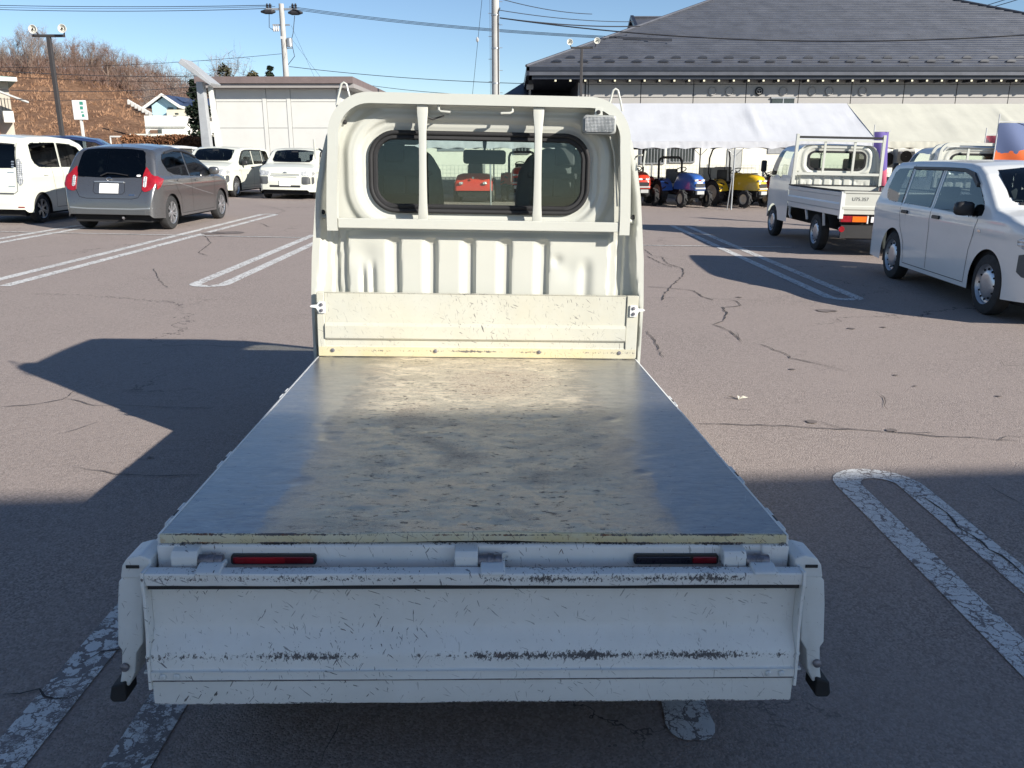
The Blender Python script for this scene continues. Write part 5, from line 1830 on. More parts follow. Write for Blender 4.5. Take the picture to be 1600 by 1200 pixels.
def tractor(m, col, label, rops='bar', scale=1.0, seatc=None, front=True):
    root = empty('tractor', None, label=label, cat='tractor', m=m @ Matrix.Scale(scale, 4))
    pm = M['tractor_' + col]
    # local: +Y forward, front axle y=1.25, rear axle y=0
    # hood
    prof = [(0.42, .78), (.55, 1.0), (.9, 1.02), (1.2, .99), (1.42, .92), (1.52, .80), (1.54, .62)]
    sec = []
    n = 11
    vs, fs = [], []
    ys = [.42, .55, .75, .95, 1.15, 1.30, 1.42, 1.49, 1.53, 1.545]
    for y in ys:
        zt = interp(prof, y)
        zb = .52
        w = .26 * (1 - .35 * max(0, (y - 1.0) / .55) ** 2.5)
        ring = []
        for k in range(n):
            a = PI * k / (n - 1)
            ex = lambda t, p: math.copysign(abs(t) ** p, t)
            ring.append((-w * ex(math.cos(a), .55), y, zb + (zt - zb) * ex(math.sin(a), .55)))
        vs += ring
    for i in range(len(ys) - 1):
        for k in range(n - 1):
            fs.append((i * n + k, i * n + k + 1, (i + 1) * n + k + 1, (i + 1) * n + k))
    fs += [tuple(range(n)), tuple((len(ys) - 1) * n + k for k in range(n - 1, -1, -1))]
    MB().add(vs, fs).build('hood', pm, root, smooth=45)
    MB().prism(rr_pts(.15, .055, .03, 4, 0, .66), 1.525, 1.556, 'y').build('front_grille', M['black'], root)
    for s in (-1, 1):
        MB().prism(rr_pts(.062, .032, .018, 4, s * .105, .80), 1.44, 1.515, 'y').build('headlight', M['headlight'], root, bevel=.006)
    MB().prism(rr_pts(.03, .018, .01, 4, 0, .80), 1.44, 1.52, 'y').build('emblem', M['red_lens'] if col == 'blue' else M['chrome'], root)
    MB().box(-.17, .17, 1.50, 1.58, .55, .595).box(-.12, .12, 1.50, 1.60, .40, .50).build('front_weight', M['grey_box'], root, bevel=.01)
    MB().box(-.19, .19, -.15, 1.48, .34, .56).box(-.30, .30, 1.20, 1.28, .28, .36).box(-.38, .38, -.06, .06, .34, .46).build('engine_block', M['dark'], root, bevel=.01)
    MB().box(-.32, .32, .15, .62, .40, .44).build('foot_deck', M['black'], root)
    # dash and wheel
    MB().box(-.15, .15, .40, .52, .56, 1.02).build('dash_cowl', M['grey_plastic'] if col != 'yellow' else pm, root, bevel=.03)
    a = [2 * PI * k / 20 for k in range(20)]
    MB().tube([(.16 * math.cos(t), .36 + .13 * math.sin(t), 1.08 + .08 * math.sin(t)) for t in a], .014, 6, closed=True).build('steering_wheel', M['black'], root, smooth=60)
    MB().tube([(0, .45, 1.0), (0, .36, 1.08)], .02, 6).build('steering_column', M['black'], root)
    MB().box(-.20, .20, -.18, .20, .68, .76).box(-.20, .20, -.26, -.18, .72, 1.10).build('seat', M['seat'] if col != 'yellow' else M['black'], root, bevel=.035, smooth=40)
    for s in (-1, 1):
        # fender
        mb = MB()
        arc = [(-.40 * math.cos(t), .36 + .47 * math.sin(t)) for t in [PI * k / 12 for k in range(2, 12)]]
        vs = []
        for y, z in arc:
            for x in (s * .26, s * .62):
                vs.append((x, y, z + (0 if abs(x) < .3 else -.01)))
        k = len(arc)
        mb.add(vs, [(2 * i, 2 * i + 1, 2 * i + 3, 2 * i + 2) for i in range(k - 1)])
        mb.add([(s * .26, y, z) for y, z in arc] + [(s * .26, .28, .45), (s * .26, -.28, .45)], [tuple(range(k + 2))])
        mb.build('fender', pm, root, smooth=50)
        # wheels with cleats
        for y, r, w, x in ((0, .42, .22, .50), (1.24, .27, .13, .42)):
            t = MB().lathe([(-w * .5, r * .55), (-w * .5, r * .80), (-w * .38, r * .90), (w * .38, r * .90), (w * .5, r * .80), (w * .5, r * .55)], 24, 'x')
            for q in range(16):
                mm = Matrix.Rotation(2 * PI * (q + (.5 if q % 2 else 0) * 0) / 16, 4, 'X')
                side = 1 if q % 2 else -1
                t.add([(0, -.03, r * .88), (side * w * .52, .02, r * .84), (side * w * .52, .06, r * .84), (0, .01, r * .88),
                       (0, -.03, r * 1.0), (side * w * .50, .02, r * .985), (side * w * .50, .06, r * .985), (0, .01, r * 1.0)],
                      [(0, 1, 2, 3), (4, 7, 6, 5), (0, 4, 5, 1), (1, 5, 6, 2), (2, 6, 7, 3), (3, 7, 4, 0)], mm)
            o = t.build('wheel', M['tyre'], root, smooth=30, loc=(s * x, y, r))
            MB().lathe([(s * w * .45, r * .57), (s * w * .30, r * .50), (s * w * .15, r * .35), (s * w * .35, r * .15), (s * w * .35, .001)], 20, 'x').build('rim', M['tractor_rim'], o, smooth=40)
    if rops == 'bar':
        MB().tube([(-.40, -.30, .55), (-.40, -.33, 1.30), (-.36, -.33, 1.40), (-.28, -.33, 1.44), (.28, -.33, 1.44), (.36, -.33, 1.40), (.40, -.33, 1.30), (.40, -.30, .55)], .038, 6).build('roll_bar', M['black'], root, smooth=50)
    elif rops == 'hoop':
        MB().tube([(-.36, -.22, .62), (-.44, -.36, 1.0), (-.43, -.36, 1.45), (-.34, -.34, 1.70), (-.20, -.33, 1.78), (.20, -.33, 1.78), (.34, -.34, 1.70), (.43, -.36, 1.45), (.44, -.36, 1.0), (.36, -.22, .62)], .026, 6).build('roll_bar', M['black'], root, smooth=50)
    elif rops == 'canopy':
        MB().tube([(-.36, -.30, .6), (-.36, -.34, 1.68)], .03, 6).tube([(.36, -.30, .6), (.36, -.34, 1.68)], .03, 6).tube([(-.42, -.34, 1.68), (.42, -.34, 1.68)], .03, 6).build('roll_bar', M['black'], root)
        MB().box(.10, .42, -.42, -.30, 1.30, 1.66).build('tied_cover', M['black'], root, bevel=.10, smooth=60)
    return root


for nm, colr in (('red', (.62, .045, .02)), ('blue', (.035, .12, .42)), ('yellow', (.72, .45, .02)), ('crimson', (.45, .02, .02))):
    M['tractor_' + nm] = car_paint('tractor_%s_paint' % nm, colr)
M['tractor_rim'] = plain('tan_rim', (.50, .44, .34), .6, var=.15)


def facing(x, y, deg, dz=0):
    """Matrix for a tractor whose nose points towards the camera, swung by deg to the right."""
    return Matrix.Translation((x, y, gh(x, y) + dz)) @ Matrix.Rotation(PI + RAD(deg), 4, 'Z')


tractor(facing(5.05, 26.75, 18), 'blue', 'blue tractor with black folded roll bar standing under the white tent')
tractor(facing(6.72, 27.0, 30), 'yellow', 'yellow tractor with tall thin black roll hoop beside the tent pole', 'hoop', 1.0)
tractor(facing(3.85, 27.3, 4), 'red', 'red tractor with tall roll bar and black bundle, just right of the truck cab', 'canopy')
tractor(facing(8.1, 28.3, 40), 'crimson', 'dark red tractor half hidden behind the yellow tractor', 'none', .9)
tractor(facing(.30, 28.2, -4), 'red', 'red tractor with black roll bar seen through the cab window, right of the inside mirror', 'bar', 1.05)
# low red ride-on machine and a red machine cut by the post, both seen through the window


def rideon(m, label, w=.58, h=.78):
    root = empty('ride_on_machine', None, label=label, cat='farm machine', m=m)
    pr = [(0, .40), (.02, h * .62), (.10, h * .85), (.35, h), (1.1, h * 1.0), (1.25, h * .9), (1.3, .4)]
    ys = [0, .02, .06, .10, .2, .35, .7, 1.1, 1.25, 1.3]
    vs, fs = [], []
    n = 13
    for y in ys:
        zt = interp(pr, y)
        ww = w * (1 - .10 * max(0, 1 - y / .15) ** 2)
        for k in range(n):
            a = PI * k / (n - 1)
            ex = lambda t, p: math.copysign(abs(t) ** p, t)
            vs.append((-ww * ex(math.cos(a), .4), -y, .36 + (zt - .36) * ex(math.sin(a), .4)))
    for i in range(len(ys) - 1):
        for k in range(n - 1):
            fs.append((i * n + k, i * n + k + 1, (i + 1) * n + k + 1, (i + 1) * n + k))
    fs += [tuple(range(n)), tuple((len(ys) - 1) * n + k for k in range(n - 1, -1, -1))]
    mv = [(x, -y - 1.3 + .65 * 2 - .65, z) for x, y, z in vs]
    MB().add(mv, fs).build('hood', M['tractor_red'], root, smooth=45)
    for s in (-1, 1):
        MB().prism(rr_pts(.06, .035, .02, 4, s * w * .62, h * .68), -.69, -.64, 'y').build('headlight', M['headlight'], root)
        for y, r in ((-.25, .30), (.45, .36)):
            o = MB().lathe([(-.09, r * .5), (-.09, r * .9), (-.05, r), (.05, r), (.09, r * .9), (.09, r * .5)], 20, 'x').build('wheel', M['tyre'], root, smooth=40, loc=(s * (w - .06), y, r))
            MB().lathe([(s * .08, r * .52), (s * .03, r * .3), (s * .05, .001)], 16, 'x').build('rim', M['tractor_rim'], o)
    MB().box(-w * .8, w * .8, -.60, .6, .18, .37).build('chassis', M['dark'], root)
    MB().lathe([(0, .001), (0, .035), (.02, .035), (.02, .001)], 12, 'y', (0, -.675, h * .86)).build('emblem', M['chrome'], root)
    MB().box(-.22, .22, .25, .60, h * .9, h + .28).build('seat', M['black'], root, bevel=.05)
    MB().tube([(-.2, -.05, h), (-.2, -.1, h + .22), (0, -.1, h + .26)], .012, 6).build('lever', M['black'], root)
    return root


rideon(facing(-1.15, 26.6, 180 - 2), 'low red farm machine with two front lamps seen below the inside mirror', .58, .86)
rideon(facing(-3.05, 26.4, 180 + 8), 'red farm machine partly hidden by the left guard post, seen through the window', .62, 1.02)

# ------------------------------------------------------------------ big tiled roof building
M['tile'] = plain('dark_grey_roof_metal', (.095, .10, .118), .42, .25, var=.22, vscale=1.2)
M['fascia'] = plain('dark_fascia', (.02, .024, .036), .4, var=.2)
M['panel'] = plain('pale_grey_wall_panel', (.38, .365, .35), .7, var=.04, vscale=1)
M['raft'] = plain('cream_rafter_end', (.75, .70, .50), .6)
YE = 40.0
eL = P(823, 105, YE)
eR = 34.9
zE = eL.z
TP = .42
DEP = 30.0
hall = empty('tiled_roof_hall', (0, YE, 0), label='large hall with dark stepped metal roof rising behind the tents', cat='building')
# front slope in stepped courses
mb = MB()
nc = 46
run = 14.5
vs, fs = [], []
rndr = random.Random(3)
for i in range(nc):
    a0, a1 = run * i / nc, run * (i + 1) / nc
    lift = .045
    z0, z1 = zE + a0 * TP + lift, zE + a1 * TP
    xL0, xR0 = eL.x + a0, eR - a0
    xL1, xR1 = eL.x + a1, eR - a1
    nx = 14
    for j in range(nx):
        x0a, x1a = xL0 + (xR0 - xL0) * j / nx, xL0 + (xR0 - xL0) * (j + 1) / nx
        x0b, x1b = xL1 + (xR1 - xL1) * j / nx, xL1 + (xR1 - xL1) * (j + 1) / nx
        w = rndr.uniform(-.006, .006)
        k = len(vs)
        vs += [(x0a, a0, z0 - lift - .002), (x1a, a0, z0 - lift - .002), (x0a, a0, z0 + w), (x1a, a0, z0 + w), (x0b, a1, z1 + .012), (x1b, a1, z1 + .012)]
        fs += [(k, k + 1, k + 3, k + 2), (k + 2, k + 3, k + 5, k + 4)]
mb.add(vs, fs)
q = mb.build('roof_courses', M['tile'], hall, recalc=False)
q['kind'] = 'stuff'
# left and back slopes
zr_ = zE + run * TP
MB().add([(eL.x, 0, zE), (eL.x + run, run, zr_), (eL.x + run, DEP - run, zr_), (eL.x, DEP, zE)], [(0, 1, 2, 3)]).build('roof_side', M['tile'], hall)
MB().add([(eR, 0, zE), (eR - run, run, zr_), (eR - run, DEP - run, zr_), (eR, DEP, zE)], [(0, 1, 2, 3)]).build('roof_side', M['tile'], hall)
MB().add([(eL.x, DEP, zE), (eL.x + run, DEP - run, zr_), (eR - run, DEP - run, zr_), (eR, DEP, zE)], [(0, 1, 2, 3)]).build('roof_back', M['tile'], hall)
for a, b_ in (((eL.x - .02, -.02, zE + .05), (eL.x + run, run, zr_ + .07)), ((eR + .02, -.02, zE + .05), (eR - run, run, zr_ + .07))):
    MB().tube([a, b_], .07, 8).build('hip_cap', M['tile'], hall)
# eave boards
MB().box(eL.x, eR, -.06, .10, zE - .16, zE + .02).build('gutter', M['fascia'], hall)
MB().box(eL.x + .02, eR, -.02, .30, zE - .34, zE - .165).build('eave_board', M['tile'], hall)
MB().box(eL.x + .25, eR, .10, .50, zE - .50, zE - .345).build('eave_board', M['fascia'], hall)
MB().box(eL.x - .02, eL.x + .12, -.06, DEP, zE - .35, zE + .01).build('eave_board', M['fascia'], hall)
sof = zE - .50
MB().add([(eL.x + .3, .3, sof + .02), (eR, .3, sof + .02), (eR, 1.0, sof + .06), (eL.x + .3, 1.0, sof + .06)], [(0, 1, 2, 3)]).build('soffit', M['fascia'], hall)
MB().add([(eL.x + .1, .3, sof - .02), (eL.x + 2.6, .3, sof - .02), (eL.x + 2.6, DEP, sof - .02), (eL.x + .1, DEP, sof - .02)], [(0, 1, 2, 3)]).build('soffit', M['fascia'], hall)
pr = MB().box(-.045, .045, -.02, .85, -.05, .05).build('rafter', M['fascia'], hall)
pe = MB().box(-.042, .042, -.034, -.022, -.05, .035).build('rafter_end', M['raft'], pr)
x = P(868, 130, YE + .1).x
pr.location = (x, .16, sof - .045)
step = (P(1200, 125, YE).x - P(1000, 125, YE).x) / 200 * 23.3
while x < 26:
    x += step
    o = copy_tree(pr, hall)
    o.location = (x, .16, sof - .045)
# wall in panels
yw = .85
xw0 = P(905, 130, YE + yw).x
MB().box(xw0, eR - 2, yw + .06, DEP - 2, -.4, sof + .1).build('wall_core', M['fascia'], hall)
MB().box(xw0 - .05, xw0 + .25, yw - .02, yw + .05, -.3, sof - .1).build('corner_post', M['panel'], hall)
zs0 = P(1200, 132, YE + yw).z
zs1 = P(1200, 152.5, YE + yw).z
xs = []
wp = (P(1444, 140, YE + yw).x - P(1115, 140, YE + yw).x) / 4
x = P(1166, 140, YE + yw).x - 4 * wp
while x < 27:
    if x + wp > xw0 + .3:
        xa = max(x, xw0 + .3)
        for z0, z1 in ((zs0 + .02, sof + .09), (zs1 + .025, zs0 - .005), (zs1 - 1.2, zs1 - .005), (zs1 - 2.5, zs1 - 1.23)):
            MB().box(xa + .02, x + wp - .02, yw, yw + .055, z0, z1).build('wall_panel', M['panel'], hall)
    x += wp
for px, dark in ((1113, 0), (1140, 0), (1186, 1), (1224, 0), (1269, 0), (1296, 0), (1348, 0)):
    c0 = P(px, 142.5, YE + yw - .03)
    r = .19
    o = MB().lathe([(0, r), (-.05, r), (-.06, r * .9), (-.02, r * .86), (-.02, .001)], 24, 'y', (c0.x, yw - .005, c0.z)).build('round_vent', M['black'] if dark else M['panel'], hall, smooth=40)
    if dark:
        MB().tube([(c0.x + .12 * math.cos(t), yw - .075, c0.z + .12 * math.sin(t)) for t in [2 * PI * k / 16 for k in range(16)]], .014, 5, closed=True).box(c0.x - .015, c0.x + .015, yw - .08, yw - .06, c0.z - .10, c0.z + .04).box(c0.x - .08, c0.x + .08, yw - .08, yw - .06, c0.z + .02, c0.z + .05).build('vent_emblem', M['panel'], o)
a, b_ = P(1206, 154, YE + yw), P(1240, 163, YE + yw)
o = MB().box(a.x, b_.x, yw - .06, yw + .02, b_.z, a.z).build('window', M['win_dark'], hall)
MB().box(a.x - .05, b_.x + .05, yw - .09, yw - .005, a.z, a.z + .05).box((a.x + b_.x) / 2 - .02, (a.x + b_.x) / 2 + .02, yw - .08, yw - .061, b_.z, a.z).build('window_frame', M['galv'], o)
# snow guards: two staggered rows of small hoops on the lower roof
sgm = MB()
K = 7
vs = []
for i in range(K):
    t = PI * i / (K - 1)
    for y in (-.05, .05):
        vs.append((-.22 * math.cos(t), y * (1 - .3 * math.sin(t)), .10 * math.sin(t)))
sgm.add(vs, [(2 * i, 2 * i + 1, 2 * i + 3, 2 * i + 2) for i in range(K - 1)] + [tuple(2 * i for i in range(K)), tuple(2 * i + 1 for i in range(K))])
sg = sgm.build('snow_guard', M['fascia'], hall)
first = True
stx = (P(1200, 100, YE).x - P(1000, 100, YE).x) / 200 * 42.3
for row, (a0, offp) in enumerate(((1.05, 850), (.55, 870))):
    x = P(offp, 100, YE + a0).x
    while x < 26:
        if x > eL.x + a0 + .1:
            o = sg if first else sg.copy()
            if not first:
                COL.objects.link(o)
            o.location = (x, a0, zE + a0 * TP + .05)
            first = False
        x += stx
# small gable at the left hip
gz = P(993, 28.5, 52).z
gx0 = P(990, 30, 52).x
gy = 52 - YE
MB().prism([(gy - 6, gz - 6 * .40), (gy, gz), (gy + 6, gz - 6 * .40)], gx0, gx0 + 9, 'x').build('gable_roof', M['tile'], hall)
MB().tube([(gx0 - .1, gy - 6.1, gz - 6.1 * .40 + .02), (gx0 - .1, gy, gz + .05), (gx0 - .1, gy + 6, gz - 6 * .4)], 0, 4, sq=(.18, .22)).build('gable_board', M['fascia'], hall)
MB().tube([(gx0 - .1, gy, gz + .05), (gx0 + 9, gy, gz + .05)], .07, 6).build('ridge_cap', M['tile'], hall)
MB().box(gx0 + .4, gx0 + 8, gy - 3, gy + 3, zE, gz - 1.6).build('gable_wall', M['fascia'], hall)
# lower side roof left of the hall
lr = empty('low_tiled_roof', (0, 47, 0), label='dark low roof edge just left of the big hall eave', cat='building')
a, b_ = P(790, 148, 47), P(835, 136, 47)
MB().add([(a.x - .3, 0, a.z - .12), (a.x + 8, 0, a.z - .12), (a.x + 8, 4, a.z + 1.7), (b_.x + .8, 4, a.z + 1.7)], [(0, 1, 2, 3)]).build('roof', M['tile'], lr)
MB().box(a.x, a.x + 8, .4, 6, -.5, a.z - .05).build('wall', M['fascia'], lr)
pp = P(828, 136, 43)
MB().box(pp.x - .16, pp.x + .16, 43 - 47, 43.3 - 47, pp.z - .1, pp.z + .12).box(pp.x - .05, pp.x + .05, 43.1 - 47, 43.2 - 47, -.2, pp.z - .1).build('rain_pipe', M['panel'], lr)
# ------------------------------------------------------------------ storage building on the left
M['stor'] = plain('white_grey_siding', (.60, .60, .57), .7, var=.04, vscale=1.2)
M['brown'] = plain('brown_roof_trim', (.17, .13, .125), .6, var=.12)
YS = 36.0
st = empty('storage_building', (0, YS, 0), label='pale windowless storage building with brown flat roof behind the parked white wagons', cat='building')
xl, xr = P(330, 137, YS).x, P(532, 140, YS).x
ztl, ztr = P(330, 136, YS).z, P(532, 141, YS).z
zt = (ztl + ztr) / 2
MB().box(xl, xr, .05, 9, -.4, zt).build('wall_core', M['stor'], st)
bays = [332, 411, 449, 527]
for a, b_ in zip(bays[:-1], bays[1:]):
    xa, xb = P(a, 150, YS).x, P(b_, 150, YS).x
    zsp = P(400, 159, YS).z
    zs2 = P(400, 200, YS).z
    for z0, z1 in ((zsp + .01, zt - .01), (zs2 + .01, zsp - .01), (-.3, zs2 - .01)):
        MB().box(xa + .13, xb - .02, 0, .045, z0, z1).build('wall_panel', M['stor'], st)
    MB().box(xa - .04, xa + .11, -.02, .045, -.3, zt - .005).build('pilaster', M['stor'], st)
MB().box(xr - .12, xr + .02, -.07, .045, -.3, zt - .005).build('pilaster', M['stor'], st)
zt_r = P(500, 122, YS).z
MB().box(xl - .35, P(556, 135, YS).x, -.5, 9.5, zt + .003, zt + .16).build('roof_board', plain('grey_trim', (.30, .28, .27), .6), st)
MB().box(xl - .45, P(553, 126, YS).x + .05, -.6, 9.6, zt + .165, zt + .42).build('roof_edge', M['brown'], st)
# ------------------------------------------------------------------ slanted sign pylon
M['pyl'] = plain('grey_pylon', (.40, .41, .42), .5, .2, var=.08)
YP = 31.5
py_ = empty('slanted_panel_pylon', (0, YP, 0), label='grey steel pylon carrying a slanted panel, left of the storage building', cat='pylon')
a, b_ = P(289, 97, YP), P(336, 134, YP)
d = Vector((b_.x - a.x, 0, b_.z - a.z)).normalized()
nrm = Vector((-d.z, 0, d.x))
A0, B0 = Vector((a.x, 0, a.z)), Vector((b_.x, 0, b_.z))
pts = [A0 - nrm * .10, B0 - nrm * .02, B0 + nrm * .08, A0 + nrm * .10]
MB().prism([(p.x, p.z) for p in pts], -.5, .5, 'y').build('slanted_panel', M['pyl'], py_, bevel=.01)
pa, pb = P(314, 128, YP), P(333, 232, YP)
MB().add([(pa.x - .13, -.15, pa.z), (pa.x + .10, -.15, pa.z), (pb.x + .02, -.15, -.3), (pb.x - .36, -.15, -.3), (pa.x - .13, .15, pa.z), (pa.x + .10, .15, pa.z), (pb.x + .02, .15, -.3), (pb.x - .36, .15, -.3)],
         [(0, 1, 2, 3), (4, 7, 6, 5), (0, 4, 5, 1), (1, 5, 6, 2), (2, 6, 7, 3), (3, 7, 4, 0)]).build('post', M['pyl'], py_, bevel=.01)
pa, pb = P(322, 134, YP), P(341, 232, YP)
MB().add([(pa.x - .02, .2, pa.z), (pa.x + .10, .2, pa.z), (pb.x + .18, .2, -.3), (pb.x - .10, .2, -.3), (pa.x - .02, .4, pa.z), (pa.x + .10, .4, pa.z), (pb.x + .18, .4, -.3), (pb.x - .10, .4, -.3)],
         [(0, 1, 2, 3), (4, 7, 6, 5), (0, 4, 5, 1), (1, 5, 6, 2), (2, 6, 7, 3), (3, 7, 4, 0)]).build('post', M['stor'], py_, bevel=.01)
# ------------------------------------------------------------------ flood light masts
M['mast'] = plain('dark_brown_mast', (.055, .05, .05), .5, .3)


def floodlight(px_top, py_top, px_bot, py_bot, Y, lamps, label):
    t = P(px_top, py_top, Y)
    r = empty('floodlight_mast', (t.x, Y, gh(t.x, Y)), label=label, cat='floodlight', group='floodlight masts round the lot')
    h = t.z - gh(t.x, Y)
    MB().box(-.055, .055, -.055, .055, -.1, h).build('mast', M['mast'], r, bevel=.01)
    MB().box(-.44, .46, -.06, .06, h, h + .07).build('crossarm', M['mast'], r, bevel=.01)
    for px, py, s in lamps:
        q = P(px, py, Y - .2)
        c0 = (q.x - t.x, -.2, q.z - gh(t.x, Y))
        o = MB().lathe([(.16, .05), (.10, .08), (.0, .122), (-.012, .122), (-.012, .108), (.02, .095), (.05, .04), (-.0, .035), (-.005, .001)], 24, 'y', c0).build('flood_lamp', M['chalk'], r, smooth=40)
        MB().lathe([(0, .001), (-.006, .03), (-.01, .001)], 14, 'y', (c0[0], c0[1] - .005, c0[2])).build('lamp_bulb', M['black'], o)
        MB().lathe([(.0, .075), (-.004, .08), (-.004, .070), (0, .07)], 20, 'y', (c0[0], c0[1] + .02, c0[2])).build('lamp_ring', M['grey_box'], o)
        MB().tube([(c0[0], -.10, c0[2] - .02), (c0[0] + s * .06, 0, h + .05)], .02, 6).build('lamp_bracket', M['mast'], r)


M['chalk'] = plain('chalky_lamp_reflector', (.72, .70, .62), .45, .1)
floodlight(76, 58, 99, 213, 26, ((51, 45.5, 1), (97, 44.5, -1)), 'tall dark mast with two round floodlights in front of the brown hillside')
floodlight(909, 76, 909, 150, 36.5, ((890.5, 65.5, 1), (933, 63.5, -1)), 'dark mast with two round floodlights in front of the big tiled roof')
# sign box on a pole
sg_ = P(125, 172, 40)
r = empty('roadside_sign', (sg_.x, 40, gh(sg_.x, 40)), label='small white box sign with green marks on a white pole before the hillside', cat='sign')
hz = sg_.z - gh(sg_.x, 40)
w_, h_ = .30, .42
MB().box(-w_ + .02, w_ - .02, -.1, .1, hz - h_, hz + h_).build('sign_box', plain('white_sign_plastic', (.74, .75, .74), .5), r, bevel=.015)
MB().box(-.05, .05, -.05, .05, -.1, hz - h_).build('pole', M['stor'], r)
gm = plain('green_sign_print', (.05, .26, .20), .5)
for z0, z1, x0, x1 in ((.22, .36, .06, .22), (.02, .16, .06, .20), (-.12, -.06, .08, .20), (-.30, -.18, .10, .22)):
    MB().box(x0, x1, -.104, -.101, hz + z0, hz + z1).build('green_mark', gm, r)

# ------------------------------------------------------------------ hillside with dry grass
def hill_z(x, y):
    env = interp([(-200, 12.5), (-60, 10.6), (-45, 10.0), (-38, 8.6), (-32, 6.4), (-25, 4.2), (-14, 2.0), (0, .2), (20, 0)], x)
    # the hill swings back to the right
    t = sstep(47, 98, y)
    z = env * t
    z += (.35 * noise.noise(Vector((x * .12, y * .12, 0))) + .22 * noise.noise(Vector((x * .5, y * .4, 3)))) * min(1, z / 2)
    return z - .35 + gh(-14, 30) * 0


def grass_mat():
    m, nt, b = new_mat('dry_hill_grass')
    q = NT(nt)
    tc = q.n('TexCoord').outputs['Object']
    n1 = q.noise(tc, .35, 6, .7, .6)
    n2 = q.noise(q.n('Mapping', i_Vector=tc, i_Scale=(1.6, 1.6, 1.0)).outputs[0], 1.6, 6, .78)
    c = q.mix(q.ramp(n1, .32, .68), (.18, .10, .065), (.34, .205, .13))
    c = q.mix(q.math('MULTIPLY', q.ramp(n2, .48, .62), .8), c, (.14, .075, .045))
    c = q.mix(q.math('MULTIPLY', q.ramp(q.noise(tc, 4.5, 5, .8), .56, .66), .5), c, (.46, .31, .19))
    nt.links.new(c, b.inputs['Base Color'])
    b.inputs['Roughness'].default_value = .95
    b.inputs['Specular IOR Level'].default_value = .1
    nt.links.new(q.bump(n2, 1.0, .4), b.inputs['Normal'])
    return m


M['grass'] = grass_mat()
mb = MB()
xs = [-200, -150, -120] + [-100 + i * 1.0 for i in range(105)] + [12, 20]
ys = [44 + i * 1.3 for i in range(50)] + [120, 160, 220]
n = len(xs)
mb.add([(x, y, hill_z(x, y)) for y in ys for x in xs], [(j * n + i, j * n + i + 1, (j + 1) * n + i + 1, (j + 1) * n + i) for j in range(len(ys) - 1) for i in range(n - 1)])
tag(mb.build('hillside', M['grass'], smooth=180, recalc=False), kind='structure')
# tufts
rg = random.Random(11)
mb = MB()
M['straw'] = plain('straw', (.36, .205, .12), .9, var=.35, vscale=.4)
for i in range(2600):
    y = rg.uniform(50, 92)
    x = rg.uniform(-.62, -.18) * y
    z = hill_z(x, y)
    if z < .3:
        continue
    h = rg.uniform(.12, .4)
    for k in range(3):
        a = rg.uniform(0, 2 * PI)
        dx, dy = rg.uniform(-.3, .3), rg.uniform(-.3, .3)
        w = rg.uniform(.03, .10)
        mb.add([(x + dx - w, y + dy, z - .05), (x + dx + w, y + dy, z - .05), (x + dx + rg.uniform(-.3, .3), y + dy + rg.uniform(-.2, .2), z + h)], [(0, 1, 2)])
tag(mb.build('dry_grass', M['straw'], recalc=False), 'dry brown grass covering the hillside on the left', 'grass', kind='stuff')


# ------------------------------------------------------------------ trees
def twig_mat(name, a, b_):
    m, nt, b = new_mat(name)
    q = NT(nt)
    n = q.noise(q.n('TexCoord').outputs['Object'], 1.2, 4, .6)
    nt.links.new(q.mix(q.ramp(n, .35, .65), a, b_), b.inputs['Base Color'])
    b.inputs['Roughness'].default_value = .9
    b.inputs['Specular IOR Level'].default_value = .15
    return m


M['bark'] = twig_mat('grey_brown_bark', (.17, .125, .10), (.27, .21, .17))
M['twig'] = twig_mat('grey_twigs', (.17, .14, .13), (.29, .24, .215))
M['twig_red'] = twig_mat('reddish_twigs', (.16, .10, .08), (.27, .18, .145))
M['needle'] = twig_mat('dark_needles', (.012, .022, .016), (.035, .05, .03))
M['olive'] = twig_mat('olive_leaves', (.045, .05, .03), (.11, .095, .055))
M['hedge'] = twig_mat('russet_hedge_leaves', (.12, .055, .03), (.26, .13, .07))


